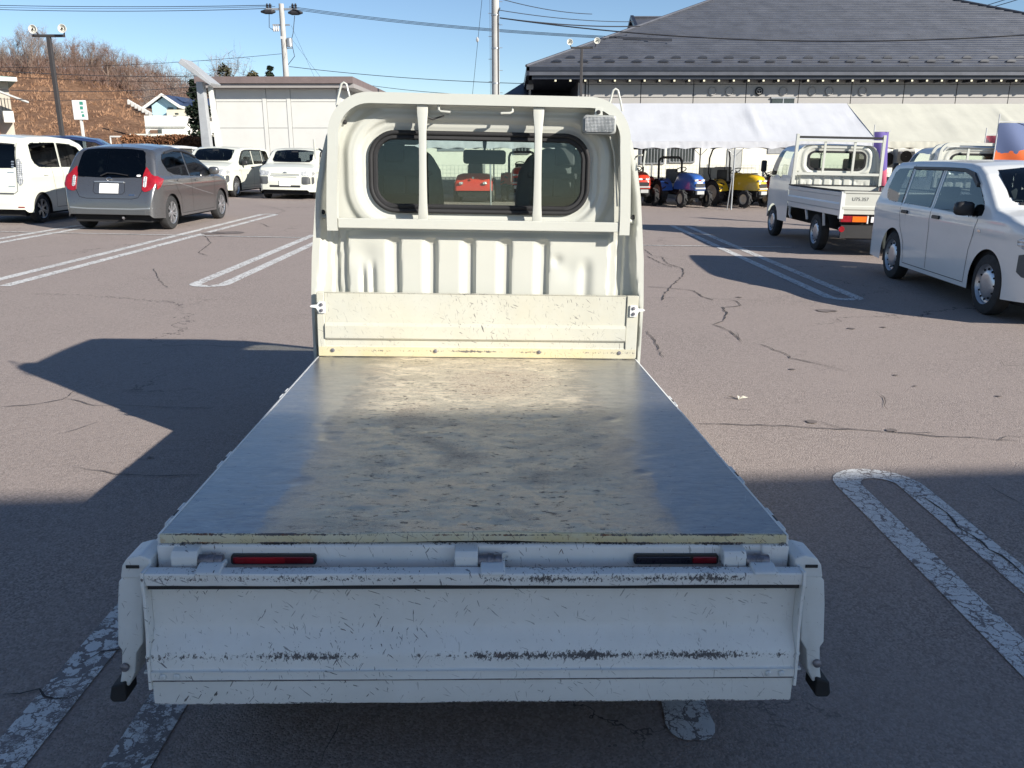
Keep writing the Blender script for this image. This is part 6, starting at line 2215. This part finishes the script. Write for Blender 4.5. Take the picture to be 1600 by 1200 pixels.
def bare_tree_meshes(seed, H=7.5, spread=.55, ntw=1500, width=.034):
    r = random.Random(seed)
    limbs = MB()
    ends = []

    def grow(p, d, L, rad, lev):
        pts = [p.copy()]
        rs = [rad]
        n = 4
        q = p.copy()
        dd = d.copy()
        for i in range(n):
            dd = (dd + Vector((r.uniform(-.16, .16), r.uniform(-.16, .16), r.uniform(-.02, .12)))).normalized()
            q = q + dd * L / n
            pts.append(q.copy())
            rs.append(rad * (1 - .55 * (i + 1) / n))
        limbs.tube(pts, rad, 5 if lev < 2 else 3, rs=rs, cap=False)
        if lev >= 3:
            ends.append((pts, lev))
            return
        if lev >= 2:
            ends.append((pts[2:], lev))
        for k in range(r.choice((3, 4)) if lev else 5):
            t = r.randint(1 if lev else 1, n)
            a = r.uniform(0, 2 * PI)
            out = Vector((math.cos(a), math.sin(a), 0))
            nd = (dd * .75 + out * spread * r.uniform(.7, 1.4) + Vector((0, 0, .15))).normalized()
            grow(pts[t], nd, L * r.uniform(.50, .72), rs[t] * .62, lev + 1)
        grow(pts[-1], dd, L * .62, rs[-1], lev + 1)

    nst = r.choice((1, 2, 2, 3))
    for k in range(nst):
        a = r.uniform(0, 2 * PI)
        lean = .05 + .14 * (nst > 1)
        grow(Vector((.25 * math.cos(a) * (nst > 1), .25 * math.sin(a) * (nst > 1), -.3)), Vector((math.cos(a) * lean, math.sin(a) * lean, 1)).normalized(), H * .42, .11 if nst > 1 else .15, 0)
    tw = MB()
    for i in range(ntw):
        pts, lev = ends[r.randrange(len(ends))]
        p = pts[r.randrange(len(pts))].lerp(pts[r.randrange(len(pts))], r.random())
        d = Vector((r.gauss(0, .7), r.gauss(0, .7), r.uniform(-.1, 1.1))).normalized()
        L = r.uniform(.25, .95)
        s = Vector((r.uniform(-1, 1), r.uniform(-.4, .4), r.uniform(-.6, .6))).normalized() * width * r.uniform(.4, .9)
        m_ = p + d * L * .5 + Vector((r.uniform(-.05, .05), 0, r.uniform(-.05, .05)))
        e = p + d * L
        tw.add([p - s * .5, p + s * .5, m_ + s * .4, m_ - s * .4, e], [(0, 1, 2, 3), (3, 2, 4)])
    return limbs, tw


def mesh_of(mb, name, mt, smooth=None):
    o = mb.build(name, mt, smooth=smooth, recalc=False)
    me = o.data
    bpy.data.objects.remove(o)
    return me


VAR = []
for sd_, sp_ in ((1, .5), (2, .6), (3, .45), (4, .7), (5, .55)):
    l_, t_ = bare_tree_meshes(sd_, spread=sp_)
    VAR.append((mesh_of(l_, 'trunk', M['bark'], 60), mesh_of(t_, 'crown', M['twig']), None))
VARR = []
for lm, tm, _ in VAR:
    t2 = tm.copy()
    t2.materials[0] = M['twig_red']
    VARR.append((lm, t2))


def place_tree(x, y, z, h, k, label, red=False, group='bare trees along the hill crest', name='bare_tree', rz=None):
    lm, tm = (VARR[k % 5] if red else VAR[k % 5][:2])
    r = empty(name, (x, y, z), rz if rz is not None else rg.uniform(0, 6.28), label, 'tree', group)
    r.scale = (h / 7.5 * rg.uniform(.9, 1.15),) * 2 + (h / 7.5,)
    for nm, me in (('trunk', lm), ('crown', tm)):
        o = bpy.data.objects.new(nm, me)
        COL.objects.link(o)
        o.parent = r
    return r


crest = [(-8, 80), (4, 66), (16, 58), (27, 50), (38, 60), (49, 48), (60, 62), (71, 60), (82, 72), (93, 66), (104, 70), (114, 62), (124, 74), (134, 66), (144, 70), (153, 74), (162, 72), (172, 82),
         (182, 80), (192, 88), (203, 92), (213, 96), (224, 108), (236, 116), (249, 124)]
def tree_label(i, px, red):
    spot = ('cut by the left edge of the view', 'near the left edge, above the teal eaved house', 'left of the dark floodlight mast', 'close left of the floodlight mast crossarm',
            'right behind the floodlight mast', 'just right of the floodlight mast', 'above the small white sign box', 'right of the white sign box', 'where the crest starts to fall', 'low on the falling crest, above the blue house')
    k = min(9, max(0, int((px + 10) / 25)))
    kind = ('taller', 'shorter', 'wider')[i % 3]
    return '%s bare %s tree on the crest %s' % (kind, 'reddish' if red else 'grey', spot[k])


for i, (px, pyt) in enumerate(crest):
    Y = 90 + rg.uniform(-4, 5)
    t = P(px, pyt, Y)
    z = hill_z(t.x, Y)
    h = max(3.2, (t.z - z) * 1.28)
    red = px > 100
    place_tree(t.x, Y, z, h, i, tree_label(i, px, red), red, 'bare reddish trees on the hill crest' if red else 'bare grey trees on the hill crest')
for i, (px, pyt) in enumerate([(2, 108), (18, 96), (35, 104), (52, 98), (70, 100), (90, 98), (108, 96), (126, 100), (146, 96), (166, 104), (186, 108), (206, 116), (228, 128), (250, 138), (268, 142)]):
    Y = 88 + rg.uniform(-2, 2)
    t = P(px, pyt, Y)
    z = hill_z(t.x, Y)
    place_tree(t.x, Y, z - .2, max(2.2, t.z - z), i + 2, '%s shrubby tree on the upper slope, %s' % (('low', 'thin', 'broad')[i % 3], ('by the teal eave at the left edge', 'left of the floodlight mast', 'behind the floodlight mast', 'above the white sign box', 'between the sign box and blue house', 'nearest the pale blue house')[min(5, i * 6 // 15)]), px > 60, 'shrubby trees on the upper slope', 'shrubby_tree')
# brush under the trees
mb = MB()
for i in range(10000):
    Y = rg.uniform(85, 100)
    x = rg.uniform(-.64, -.34) * Y
    z = hill_z(x, Y)
    d = Vector((rg.gauss(0, .5), rg.gauss(0, .5), rg.uniform(.3, 1.1))).normalized()
    L = rg.uniform(.4, 1.7)
    s = Vector((rg.uniform(.3, 1), 0, rg.uniform(-.4, .4))) * .03
    p = Vector((x, Y, z + rg.uniform(-.1, 1.0)))
    mb.add([p - s, p + s, p + d * L], [(0, 1, 2)])
tag(mb.build('brushwood', M['twig_red'], recalc=False), 'tangled brown brushwood under the trees on the hill', 'brushwood', kind='stuff')
# spreading bare tree and its neighbours behind the pylon
t = P(288, 90, 58)
place_tree(t.x, 58, .6, 7.2, 3, 'wide bare dark tree spreading behind the slanted panel pylon', group=None)
t = P(232, 118, 80)
place_tree(t.x, 80, 3.0, 5.5, 1, 'smaller bare tree beside the pale blue house roof', group=None)
t = P(345, 84, 66)
place_tree(t.x, 66, 1.5, 7.6, 0, 'bushy bare tree rising over the left end of the storage building', group=None)
t = P(322, 88, 64)
place_tree(t.x, 64, 1.4, 6.6, 2, 'bare brownish tree between the pylon panel and the storage roof', True, None)
t = P(372, 100, 68)
place_tree(t.x, 68, 1.2, 7.0, 4, 'lower bare tree over the middle of the storage building roof', group=None)
t = P(178, 172, 50)
place_tree(P(176, 172, 50).x * 1.0, 50, .2, 1.9, 2, 'slender bare sapling standing before the pale blue house', group=None, name='sapling')
bpy.data.objects['sapling'].location.x = P(268, 172, 50).x


def leafy(name, x, y, z0, h, w, shape, mt, label, n=2600, seed=0, leaf=.14, group=None, cat='tree', trunk=True):
    r = random.Random(seed)
    root = empty(name, (x, y, z0), 0, label, cat, group)
    mb = MB()
    blobs = []
    for k in range(26):
        t = r.random()
        rad = w * (shape(t))
        a = r.uniform(0, 2 * PI)
        q = rad * r.uniform(.2, .85)
        blobs.append((Vector((q * math.cos(a), q * math.sin(a), h * (.12 + .85 * t))), rad * r.uniform(.25, .5) + .12))
    for i in range(n):
        c, br = blobs[r.randrange(len(blobs))]
        d = Vector((r.gauss(0, 1), r.gauss(0, 1), r.gauss(0, .7))).normalized() * br * r.uniform(.5, 1.1)
        p = c + d
        u = Vector((r.uniform(-1, 1), r.uniform(-1, 1), r.uniform(-.6, .6))).normalized() * leaf * r.uniform(.6, 1.3)
        v = Vector((r.uniform(-1, 1), r.uniform(-1, 1), r.uniform(-.6, .6))).normalized() * leaf * r.uniform(.4, .8)
        mb.add([p - u, p + v, p + u, p - v], [(0, 1, 2, 3)])
    mb.build('crown', mt, root, recalc=False)
    if trunk:
        MB().tube([(0, 0, -.3), (.03, 0, h * .5), (0, .02, h * .92)], .1, 7, rs=[.16, .09, .02]).build('trunk', M['bark'], root, smooth=60)
    return root


t = P(303, 120, 46)
leafy('conifer', t.x, 46, 0, t.z - .0, 1.0, lambda q: (1 - q) ** .8 * .9 + .1, M['needle'], 'tall dark conifer right behind the slanted panel pylon', 5200, 3, .13)
for k, (px, py, lab) in enumerate(((420, 101, 'small pointed dark conifer tip beside the utility pole'), (398, 110, 'low olive green tree top over the storage roof, left of the pointed conifer'))):
    t = P(px, py, 62)
    leafy('conifer' if k == 0 else 'evergreen_tree', t.x, 62, t.z - 4.6, 4.6, 1.2 if k == 0 else 2.1, (lambda q: (1 - q) ** .9 * .9 + .05) if k == 0 else (lambda q: math.sin(PI * min(1, q * .8 + .2)) * .9 + .1), M['needle'] if k == 0 else M['olive'], lab, 3600, 7 + k, .15)
t = P(340, 92, 60)
leafy('evergreen_tree', t.x, 60, 1.0, t.z - .8, 1.5, lambda q: math.sin(PI * min(1, q * .8 + .15)) + .1, M['olive'], 'olive brown evergreen mixed among bare trees over the storage building', 3600, 9, .14)
# hedge
a, b_ = P(196, 222, 44), P(322, 222, 44)
hg = empty('hedge', ((a.x + b_.x) / 2, 44, -.3), label='long trimmed russet brown hedge between the parked cars and the houses', cat='hedge')
hw_ = (b_.x - a.x) / 2
mb = MB()
for i in range(15000):
    x = rg.uniform(-hw_, hw_)
    zt = P(196, 216, 44).z + .3 + .10 * noise.noise(Vector((x * .8, 0, 0))) + .06 * noise.noise(Vector((x * 3, 2, 0)))
    face = rg.random()
    p = Vector((x, rg.uniform(-.5, .5), zt + rg.gauss(0, .05))) if face < .4 else Vector((x, -.5 + rg.gauss(0, .06), rg.uniform(.1, zt)))
    u = Vector((rg.uniform(-1, 1), rg.uniform(-1, 1), rg.uniform(-1, 1))).normalized() * .07
    v = Vector((rg.uniform(-1, 1), rg.uniform(-1, 1), rg.uniform(-1, 1))).normalized() * .05
    mb.add([p - u, p + v, p + u, p - v], [(0, 1, 2, 3)])
q = mb.build('hedge_leaves', M['hedge'], hg, recalc=False)
MB().box(-hw_, hw_, -.42, .42, 0, P(196, 217, 44).z + .2).build('hedge_core', M['dark'], hg)
# white rail in front of the hedge
rl = empty('guard_rail', (0, 46, 0), label='thin white rail along the foot of the hillside above the hedge', cat='rail')
a, b_ = P(172, 213.5, 46), P(298, 215, 46)
MB().tube([(a.x, 0, a.z), (b_.x, 0, b_.z)], .05, 6).build('rail', M['stor'], rl)
for k in range(6):
    x = a.x + (b_.x - a.x) * k / 5
    MB().tube([(x, 0, a.z), (x, 0, -.3)], .04, 6).build('rail_post', M['stor'], rl)
rl = empty('slope_stair_rail', (0, 70, 0), label='white rail climbing the slope left of the pale blue house', cat='rail')
a, b_ = P(199, 157, 70), P(238, 179, 70)
for k in range(7):
    t0, t1 = k / 7, (k + .8) / 7
    MB().box(a.x + (b_.x - a.x) * t0, a.x + (b_.x - a.x) * t1, -.05, .05, a.z + (b_.z - a.z) * t0 - .30, a.z + (b_.z - a.z) * t0 + .02).build('rail_panel', M['stor'], rl)
MB().tube([(a.x, .1, a.z + .05), (b_.x, .1, b_.z + .05)], .06, 6).build('rail', M['stor'], rl)

# ------------------------------------------------------------------ houses
M['pale_blue'] = plain('pale_blue_siding', (.42, .62, .70), .7, var=.05)
M['blue_roof'] = plain('blue_black_roof', (.045, .07, .14), .45, .1, var=.2)
M['white_wall'] = plain('white_house_wall', (.74, .73, .68), .7, var=.05)
YH = 54
hs = empty('house', (0, YH, 0), label='pale blue gabled house with dark blue roof above a white walled lower storey', cat='house')
p = lambda x, y, Y=YH: P(x, y, Y)
gl_, ga, gr = p(237, 165), p(256, 151), p(276, 166)
zb0 = p(250, 182).z
MB().prism([(gl_.x, zb0), (gl_.x, gl_.z), (ga.x, ga.z), (gr.x, gr.z + .0), (gr.x, zb0)], 0, 6, 'y').build('gable_wall', M['pale_blue'], hs)
e = p(313, 169)
MB().box(gr.x, e.x, .3, 5.5, zb0, gr.z - .05).build('wall', M['white_wall'], hs)
MB().add([(ga.x, -.3, ga.z + .12), (ga.x, 6, ga.z + .12), (gl_.x - .4, 6, gl_.z - .15), (gl_.x - .4, -.3, gl_.z - .15)], [(0, 1, 2, 3)]).build('roof_slope', M['blue_roof'], hs)
e2, e3 = p(315, 168), p(300, 150)
MB().add([(ga.x, -.3, ga.z + .12), (gr.x + .3, -.3, gr.z - .02), (e2.x, -.3, gr.z - .3), (e3.x + .5, 4.5, ga.z + .15), (ga.x, 4.5, ga.z + .15)], [(0, 1, 2, 3, 4)]).build('roof_slope', M['blue_roof'], hs)
MB().tube([(gl_.x - .4, -.32, gl_.z - .16), (ga.x, -.32, ga.z + .1), (gr.x + .3, -.32, gr.z - .04), (e2.x, -.32, gr.z - .33)], 0, 4, sq=(.10, .16)).build('barge_board', M['white_wall'], hs)
w0, w1 = p(262, 168), p(271, 172)
MB().box(w0.x, w1.x, -.05, .02, w1.z, w0.z).build('window', M['win_dark'], hs)
l0, l1 = p(240, 182), p(308, 210)
MB().box(l0.x, l1.x, -1.4, 4, l1.z, l0.z).build('lower_wall', M['white_wall'], hs)
r0, r1 = p(266, 172), p(305, 180)
MB().box(r0.x, r1.x, -.6, .28, zb0 + .01, r0.z).build('balcony_wall', plain('beige_siding', (.60, .56, .44), .7), hs)
for (a0, b0, a1, b1, nm, mt) in ((243, 198, 304, 200, 'ledge', M['grey_box']), (250, 204, 262, 209, 'door', plain('brown_shutter', (.16, .09, .06), .6)), (262, 203, 268, 209, 'window', M['win_dark']), (288, 178, 293, 181, 'window', M['win_dark'])):
    q0, q1 = p(a0, b0), p(a1, b1)
    MB().box(q0.x, q1.x, -1.52, -1.41, q1.z, q0.z).build(nm, mt, hs)
MB().box(l0.x - .5, l1.x + .3, -2.5, 4, -.5, l1.z - .01).build('retaining_wall', M['low_wall'], hs)
# house at the left edge
YG = 46
hs2 = empty('house', (0, YG, 0), label='house with teal eave and white balcony cut off by the left edge of the view', cat='house')
p = lambda x, y, Y=YG: P(x, y, Y)
M['teal'] = plain('teal_roof', (.10, .20, .19), .5, var=.1)
wr = p(15, 150)
hs2.matrix_basis = Matrix.Translation((wr.x, YG, 0)) @ Matrix.Rotation(RAD(33), 4, 'Z') @ Matrix.Translation((-wr.x, 0, 0))
MB().box(-34, wr.x, 0, 6, -.5, p(10, 123).z).build('wall', plain('beige_house_wall', (.42, .38, .32), .8), hs2)
a, b_ = p(-30, 112), p(22, 124)
MB().prism([(-34, a.z + .1), (b_.x, b_.z + .06), (b_.x, b_.z - .12), (-34, b_.z - .1)], -.9, 6.5, 'y').build('roof', M['teal'], hs2)
MB().box(-34, b_.x + .02, -.96, -.90, b_.z - .14, b_.z + .05).build('eave_board', M['white_wall'], hs2)
a, b_ = p(-5, 146), p(38, 160)
MB().prism([(a.x - 3, a.z + 1.3), (b_.x, b_.z), (b_.x, b_.z - .08), (a.x - 3, a.z + 1.2)], -1.6, -.97, 'y').build('lower_roof', M['grey_box'], hs2)
for x0, x1 in ((3, 6.5), (7.5, 11), (12, 15)):
    q0, q1 = p(x0, 153), p(x1, 172)
    MB().box(q0.x, q1.x, -.06, -.01, q1.z, q0.z).build('window', M['win_dark'], hs2)
q0, q1 = p(5, 175), p(21, 192)
MB().box(q0.x, q1.x, -1.1, -.1, q1.z, q0.z).build('balcony', M['white_wall'], hs2)
q0, q1 = p(-3, 186), p(3, 210)
MB().box(q0.x, q1.x, -.4, -.1, -.4, q0.z).build('orange_post', plain('orange_paint', (.62, .22, .06), .6), hs2)

# ------------------------------------------------------------------ utility poles and wires
M['concrete_pole'] = plain('concrete_pole', (.42, .41, .39), .8, var=.12, vscale=2, bump=.2)
M['wire'] = plain('wire_black', (.02, .02, .025), .6)
M['porcelain'] = plain('porcelain', (.55, .55, .55), .3)


def pole(px, Y, px_b, top_z, r0, label):
    x = P(px, 60, Y).x
    r = empty('utility_pole', (x, Y, 0), label=label, cat='utility pole', group=None)
    MB().tube([(0, 0, -.5), (0, 0, top_z)], r0, 14, rs=[r0 * 1.15, r0 * .82]).build('pole_shaft', M['concrete_pole'], r, smooth=60)
    return r, x


pl1, x1_ = pole(443, 50, 449, P(437, 6, 50).z, .17, 'slim concrete utility pole with crossarms and transformer behind the storage building')
zt1 = P(437, 6, 50).z
arm = MB().box(-.85, .85, -.06, .06, zt1 - .32, zt1 - .22).build('crossarm', M['galv'], pl1)
for x in (-.78, -.62, -.05, .62, .78):
    MB().lathe([(0, .03), (.05, .09), (.10, .05), (.15, .09), (.20, .04), (.24, .04), (.24, .001)], 10, 'z', (x, 0, zt1 - .22)).build('insulator', M['wire'] if abs(x) > .5 else M['porcelain'], arm, smooth=50)
MB().lathe([(-.6, .05), (-.35, .13), (0, .13), (.2, .05)], 10, 'x', (-.55, 0, zt1 - .40)).lathe([(-.2, .05), (0, .13), (.35, .13), (.6, .05)], 10, 'x', (.55, 0, zt1 - .45)).build('cable_terminal', M['wire'], arm)
z = P(440, 40, 50).z
arm2 = MB().box(-.55, .40, -.05, .05, z, z + .07).build('crossarm', M['galv'], pl1)
for x in (-.5, -.38, -.26):
    MB().lathe([(0, .05), (.12, .08), (.22, .03), (.34, .06), (.34, .001)], 10, 'z', (x, 0, z - .30)).build('insulator', M['porcelain'], arm2, smooth=50)
z = P(445, 70, 50).z
MB().lathe([(0, .001), (0, .17), (.42, .17), (.46, .10), (.46, .001)], 14, 'z', (.32, 0, z - .1)).build('transformer', M['galv'], pl1, smooth=50)
MB().box(-.05, .3, -.05, .05, z + .25, z + .31).box(-.04, .45, -.03, .03, z - .2, z - .15).build('transformer_bracket', M['galv'], pl1)
for pts in ([(-.7, 0, zt1 - .5), (-.75, 0, zt1 - 1.2), (-.45, 0, zt1 - 1.4)], [(.7, 0, zt1 - .6), (.55, 0, zt1 - 1.5), (.38, 0, zt1 - 2.0)], [(.45, 0, z), (.55, 0, z - .6), (.1, 0, z - 1.1)]):
    MB().tube(pts, .018, 5).build('drop_wire', M['wire'], pl1)
MB().box(-.12, -.03, -.2, -.1, z + .28, z + .42).build('cable_box', M['porcelain'], pl1)
pl2, x2_ = pole(774, 38, 774, 12.5, .165, 'thick concrete utility pole directly above the truck cab, cut by the top edge')
k = 0
z = 2.5
while z < 12:
    s = 1 if k % 2 else -1
    MB().tube([(s * .13, 0, z), (s * .30, 0, z)], .012, 5).build('step_bolt', M['galv'], pl2)
    z += .45
    k += 1
for zz in (4.2, 5.6, 6.9):
    MB().lathe([(0, .18), (.05, .18)], 14, 'z', (0, 0, zz)).build('pole_band', M['galv'], pl2)
MB().tube([(.12, -.14, -.2), (.13, -.14, 7.0), (.20, -.12, 7.2)], .022, 6).build('riser_cable', M['wire'], pl2)
MB().tube([(-.22, -.10, 1.0), (-.22, -.10, 12)], .008, 5).build('earth_wire', M['wire'], pl2)


def wire(a, b, sag, r=.014, label='thin black overhead cable crossing the sky', group='overhead cables', n=26):
    pts = []
    a, b = Vector(a), Vector(b)
    for i in range(n + 1):
        t = i / n
        q = a.lerp(b, t)
        q.z -= sag * 4 * t * (1 - t)
        pts.append(q)
    return tag(MB().tube(pts, r, 5).build('overhead_cable', M['wire'], smooth=60), label, 'cable', group)


lbs = ['uppermost thin cable left of the slim utility pole', 'third cable down left of the slim utility pole top', 'second cable down left of the slim utility pole top', 'cable meeting the slim pole lowest, just above the storage roof', 'cable meeting the slim pole at mid height from the left']
for lb, (px, py, qx, qy, sg_, rr) in zip(lbs, ((-60, 7, 425, 8, .1, .018), (-60, 13, 425, 13, .15, .018), (-60, 10, 430, 10, .12, .012), (-60, 114, 440, 122, .3, .014), (-60, 105, 440, 84, .25, .012))):
    wire(P(px, py, 52), P(qx, qy, 50), sg_, rr, lb, 'cables in the sky on the left')
for lb, (px, py, qx, qy, Y, sg_, rr) in zip(('middle', 'lowest', 'highest'), ((-40, 138, 330, 133, 40, .22, .016), (-40, 152, 330, 140, 40, .3, .010), (-40, 108, 330, 118, 42, .15, .018))):
    wire(P(px, py, Y), P(qx, qy, Y + 6), sg_, rr, '%s of the three cables strung in front of the hillside trees' % lb, 'cables before the hillside')
for k in range(3):
    wire(P(452, 10 + k * 2, 50), P(1050, 61 + k * 1.5, 43), .25, .014, '%s strand of the triple cable from slim pole to hall roof' % ('top', 'middle', 'bottom')[k], 'cables between pole and hall')
wire(P(452, 104, 50), P(835, 131, 44), .15, .016, 'lone black cable sloping low behind the truck cab top')
wire(P(575, 133, 52), P(780, 150, 46), .1, .014, 'short low black cable just above the storage building end')
for (px, py), (qx, qy), lab in (((781, -2), (925, 22), 'uppermost cable from the thick pole to the hall roof'), ((781, 16), (990, 34), 'second cable from the top between thick pole and hall'),
                                ((781, 28), (1000, 41), 'heavier cable leaving the thick pole with a small loop')):
    wire(P(px, py, 38), P(qx, qy, 44), .12, .016 if 'heavier' not in lab else .026, lab)
# the heavy cable goes on across the roof
wire(P(781, 28, 37.8), P(1640, 52, 34), .55, .026, 'heavy black cable hanging in front of the hall roof')
wire(P(1440, 32, 60), P(1640, -25, 52), .2, .022, 'cable in the sky at the top right corner, left one', 'cables at the top right corner')
wire(P(1470, 27, 60), P(1640, -18, 52), .2, .022, 'cable in the sky at the top right corner, right one', 'cables at the top right corner')
gw = wire(P(737, 160, 44), P(756, -30, 40), .0, .010, 'stay wire with a white insulator left of the thick pole')
c0 = P(746, 62, 42)
MB().lathe([(-.12, .01), (-.08, .05), (0, .07), (.08, .05), (.12, .01)], 10, 'z', tuple(c0)).build('stay_insulator', M['porcelain'], gw)
for d in (0, 20):
    wire(P(455, 40 + d, 50), P(492 + d / 2, 122, 46), .0, .006, '%s thin stay wire running down right of the slim utility pole' % ('upper', 'lower')[d > 0], 'stay wires of the slim pole')


# ------------------------------------------------------------------ banners
def banner(px, py0, py1, Y, w, col_fn, label, lean=0, folds=6, seed=0):
    t, b_ = P(px, py0, Y), P(px, py1, Y)
    r = empty('banner_flag', (t.x, Y, gh(t.x, Y)), label=label, cat='banner')
    z0, z1 = b_.z - gh(t.x, Y), t.z - gh(t.x, Y)
    MB().tube([(-w / 2, 0, 0), (-w / 2, 0, z1 + .15)], .012, 6).tube([(-w / 2, 0, z1 + .02), (w / 2, 0, z1 + .02)], .008, 6).build('banner_pole', M['porcelain'], r)
    rr = random.Random(seed)
    ph = rr.uniform(0, 6)

    def fn(u, v):
        x = -w / 2 + w * u * (1 - .25 * v * abs(lean) * 0)
        return (x + lean * (1 - v) * u, .07 * math.sin(folds * u + v * 3 + ph) * (.3 + u), z0 + (z1 - z0) * v + .05 * math.sin(5 * u + ph) * (1 - v))
    MB().grid(fn, 20, 30).build('banner_cloth', col_fn, r, smooth=60, recalc=False)
    return r


def cloth(name, a, b_, axis, pos, wob=.2, c=None, pos2=.3):
    m, nt, bb = new_mat(name)
    q = NT(nt)
    tc = q.n('TexCoord').outputs['Object']
    s = q.n('SeparateXYZ', i_Vector=tc)
    v = q.math('ADD', s.outputs[axis], q.math('MULTIPLY', q.noise(tc, 3, 3), wob))
    k = q.math('GREATER_THAN', v, pos)
    col = q.mix(k, a, b_)
    if c:
        k2 = q.math('GREATER_THAN', q.noise(tc, 6, 2, .5), .56)
        col = q.mix(k2, col, c)
    nt.links.new(col, bb.inputs['Base Color'])
    bb.inputs['Roughness'].default_value = .8
    return m


banner(1379, 206, 300, 19, .36, cloth('purple_banner_cloth', (.45, .08, .14), (.10, .07, .26), 2, 1.42, .3), 'purple and pink banner flag behind the square frame of the white flatbed truck', folds=4, seed=1)
banner(1556, 212, 246, 17.5, .40, cloth('pink_banner_cloth', (.50, .11, .15), (.50, .11, .15), 2, 9, .3, (.16, .11, .13)), 'small pink red banner flag left of the large blue flag', folds=5, seed=2)
banner(1588, 192, 262, 15.5, .62, cloth('blue_orange_flag_cloth', (.70, .13, .03), (.08, .11, .22), 2, 1.95, .55), 'large blue and orange flag at the right edge above the wagon', lean=.25, folds=4, seed=3)

# ------------------------------------------------------------------ unseen open canopy, added to shade the truck's tail yet let light reach the gate
BH = 6.0
sy = lambda x: -4.62 + .095 * x
can = empty('added_shade_canopy', (0, 0, 0), label='long flat white canopy on posts added unseen behind the camera to shade the near lot', cat='canopy')
x0, x1, dp = -16, 34, 4.6
vs = [(x0, sy(x0), BH - .35), (x1, sy(x1), BH - .35), (x1, sy(x1), BH), (x0, sy(x0), BH), (x0, sy(x0) - dp, BH - .35), (x1, sy(x1) - dp, BH - .35), (x1, sy(x1) - dp, BH), (x0, sy(x0) - dp, BH)]
MB().add(vs, [(0, 1, 2, 3), (4, 7, 6, 5), (0, 4, 5, 1), (1, 5, 6, 2), (2, 6, 7, 3), (3, 7, 4, 0)]).build('added_canopy_roof', plain('added_canopy_white_panel', (.72, .72, .70), .6, var=.03), can)
for k in range(7):
    x = x0 + 1.5 + k * 7.8
    y = sy(x) - 3.4
    MB().box(x - .15, x + .15, y - .15, y + .15, -.3, BH - .35).build('added_canopy_post', M['stor'], can)
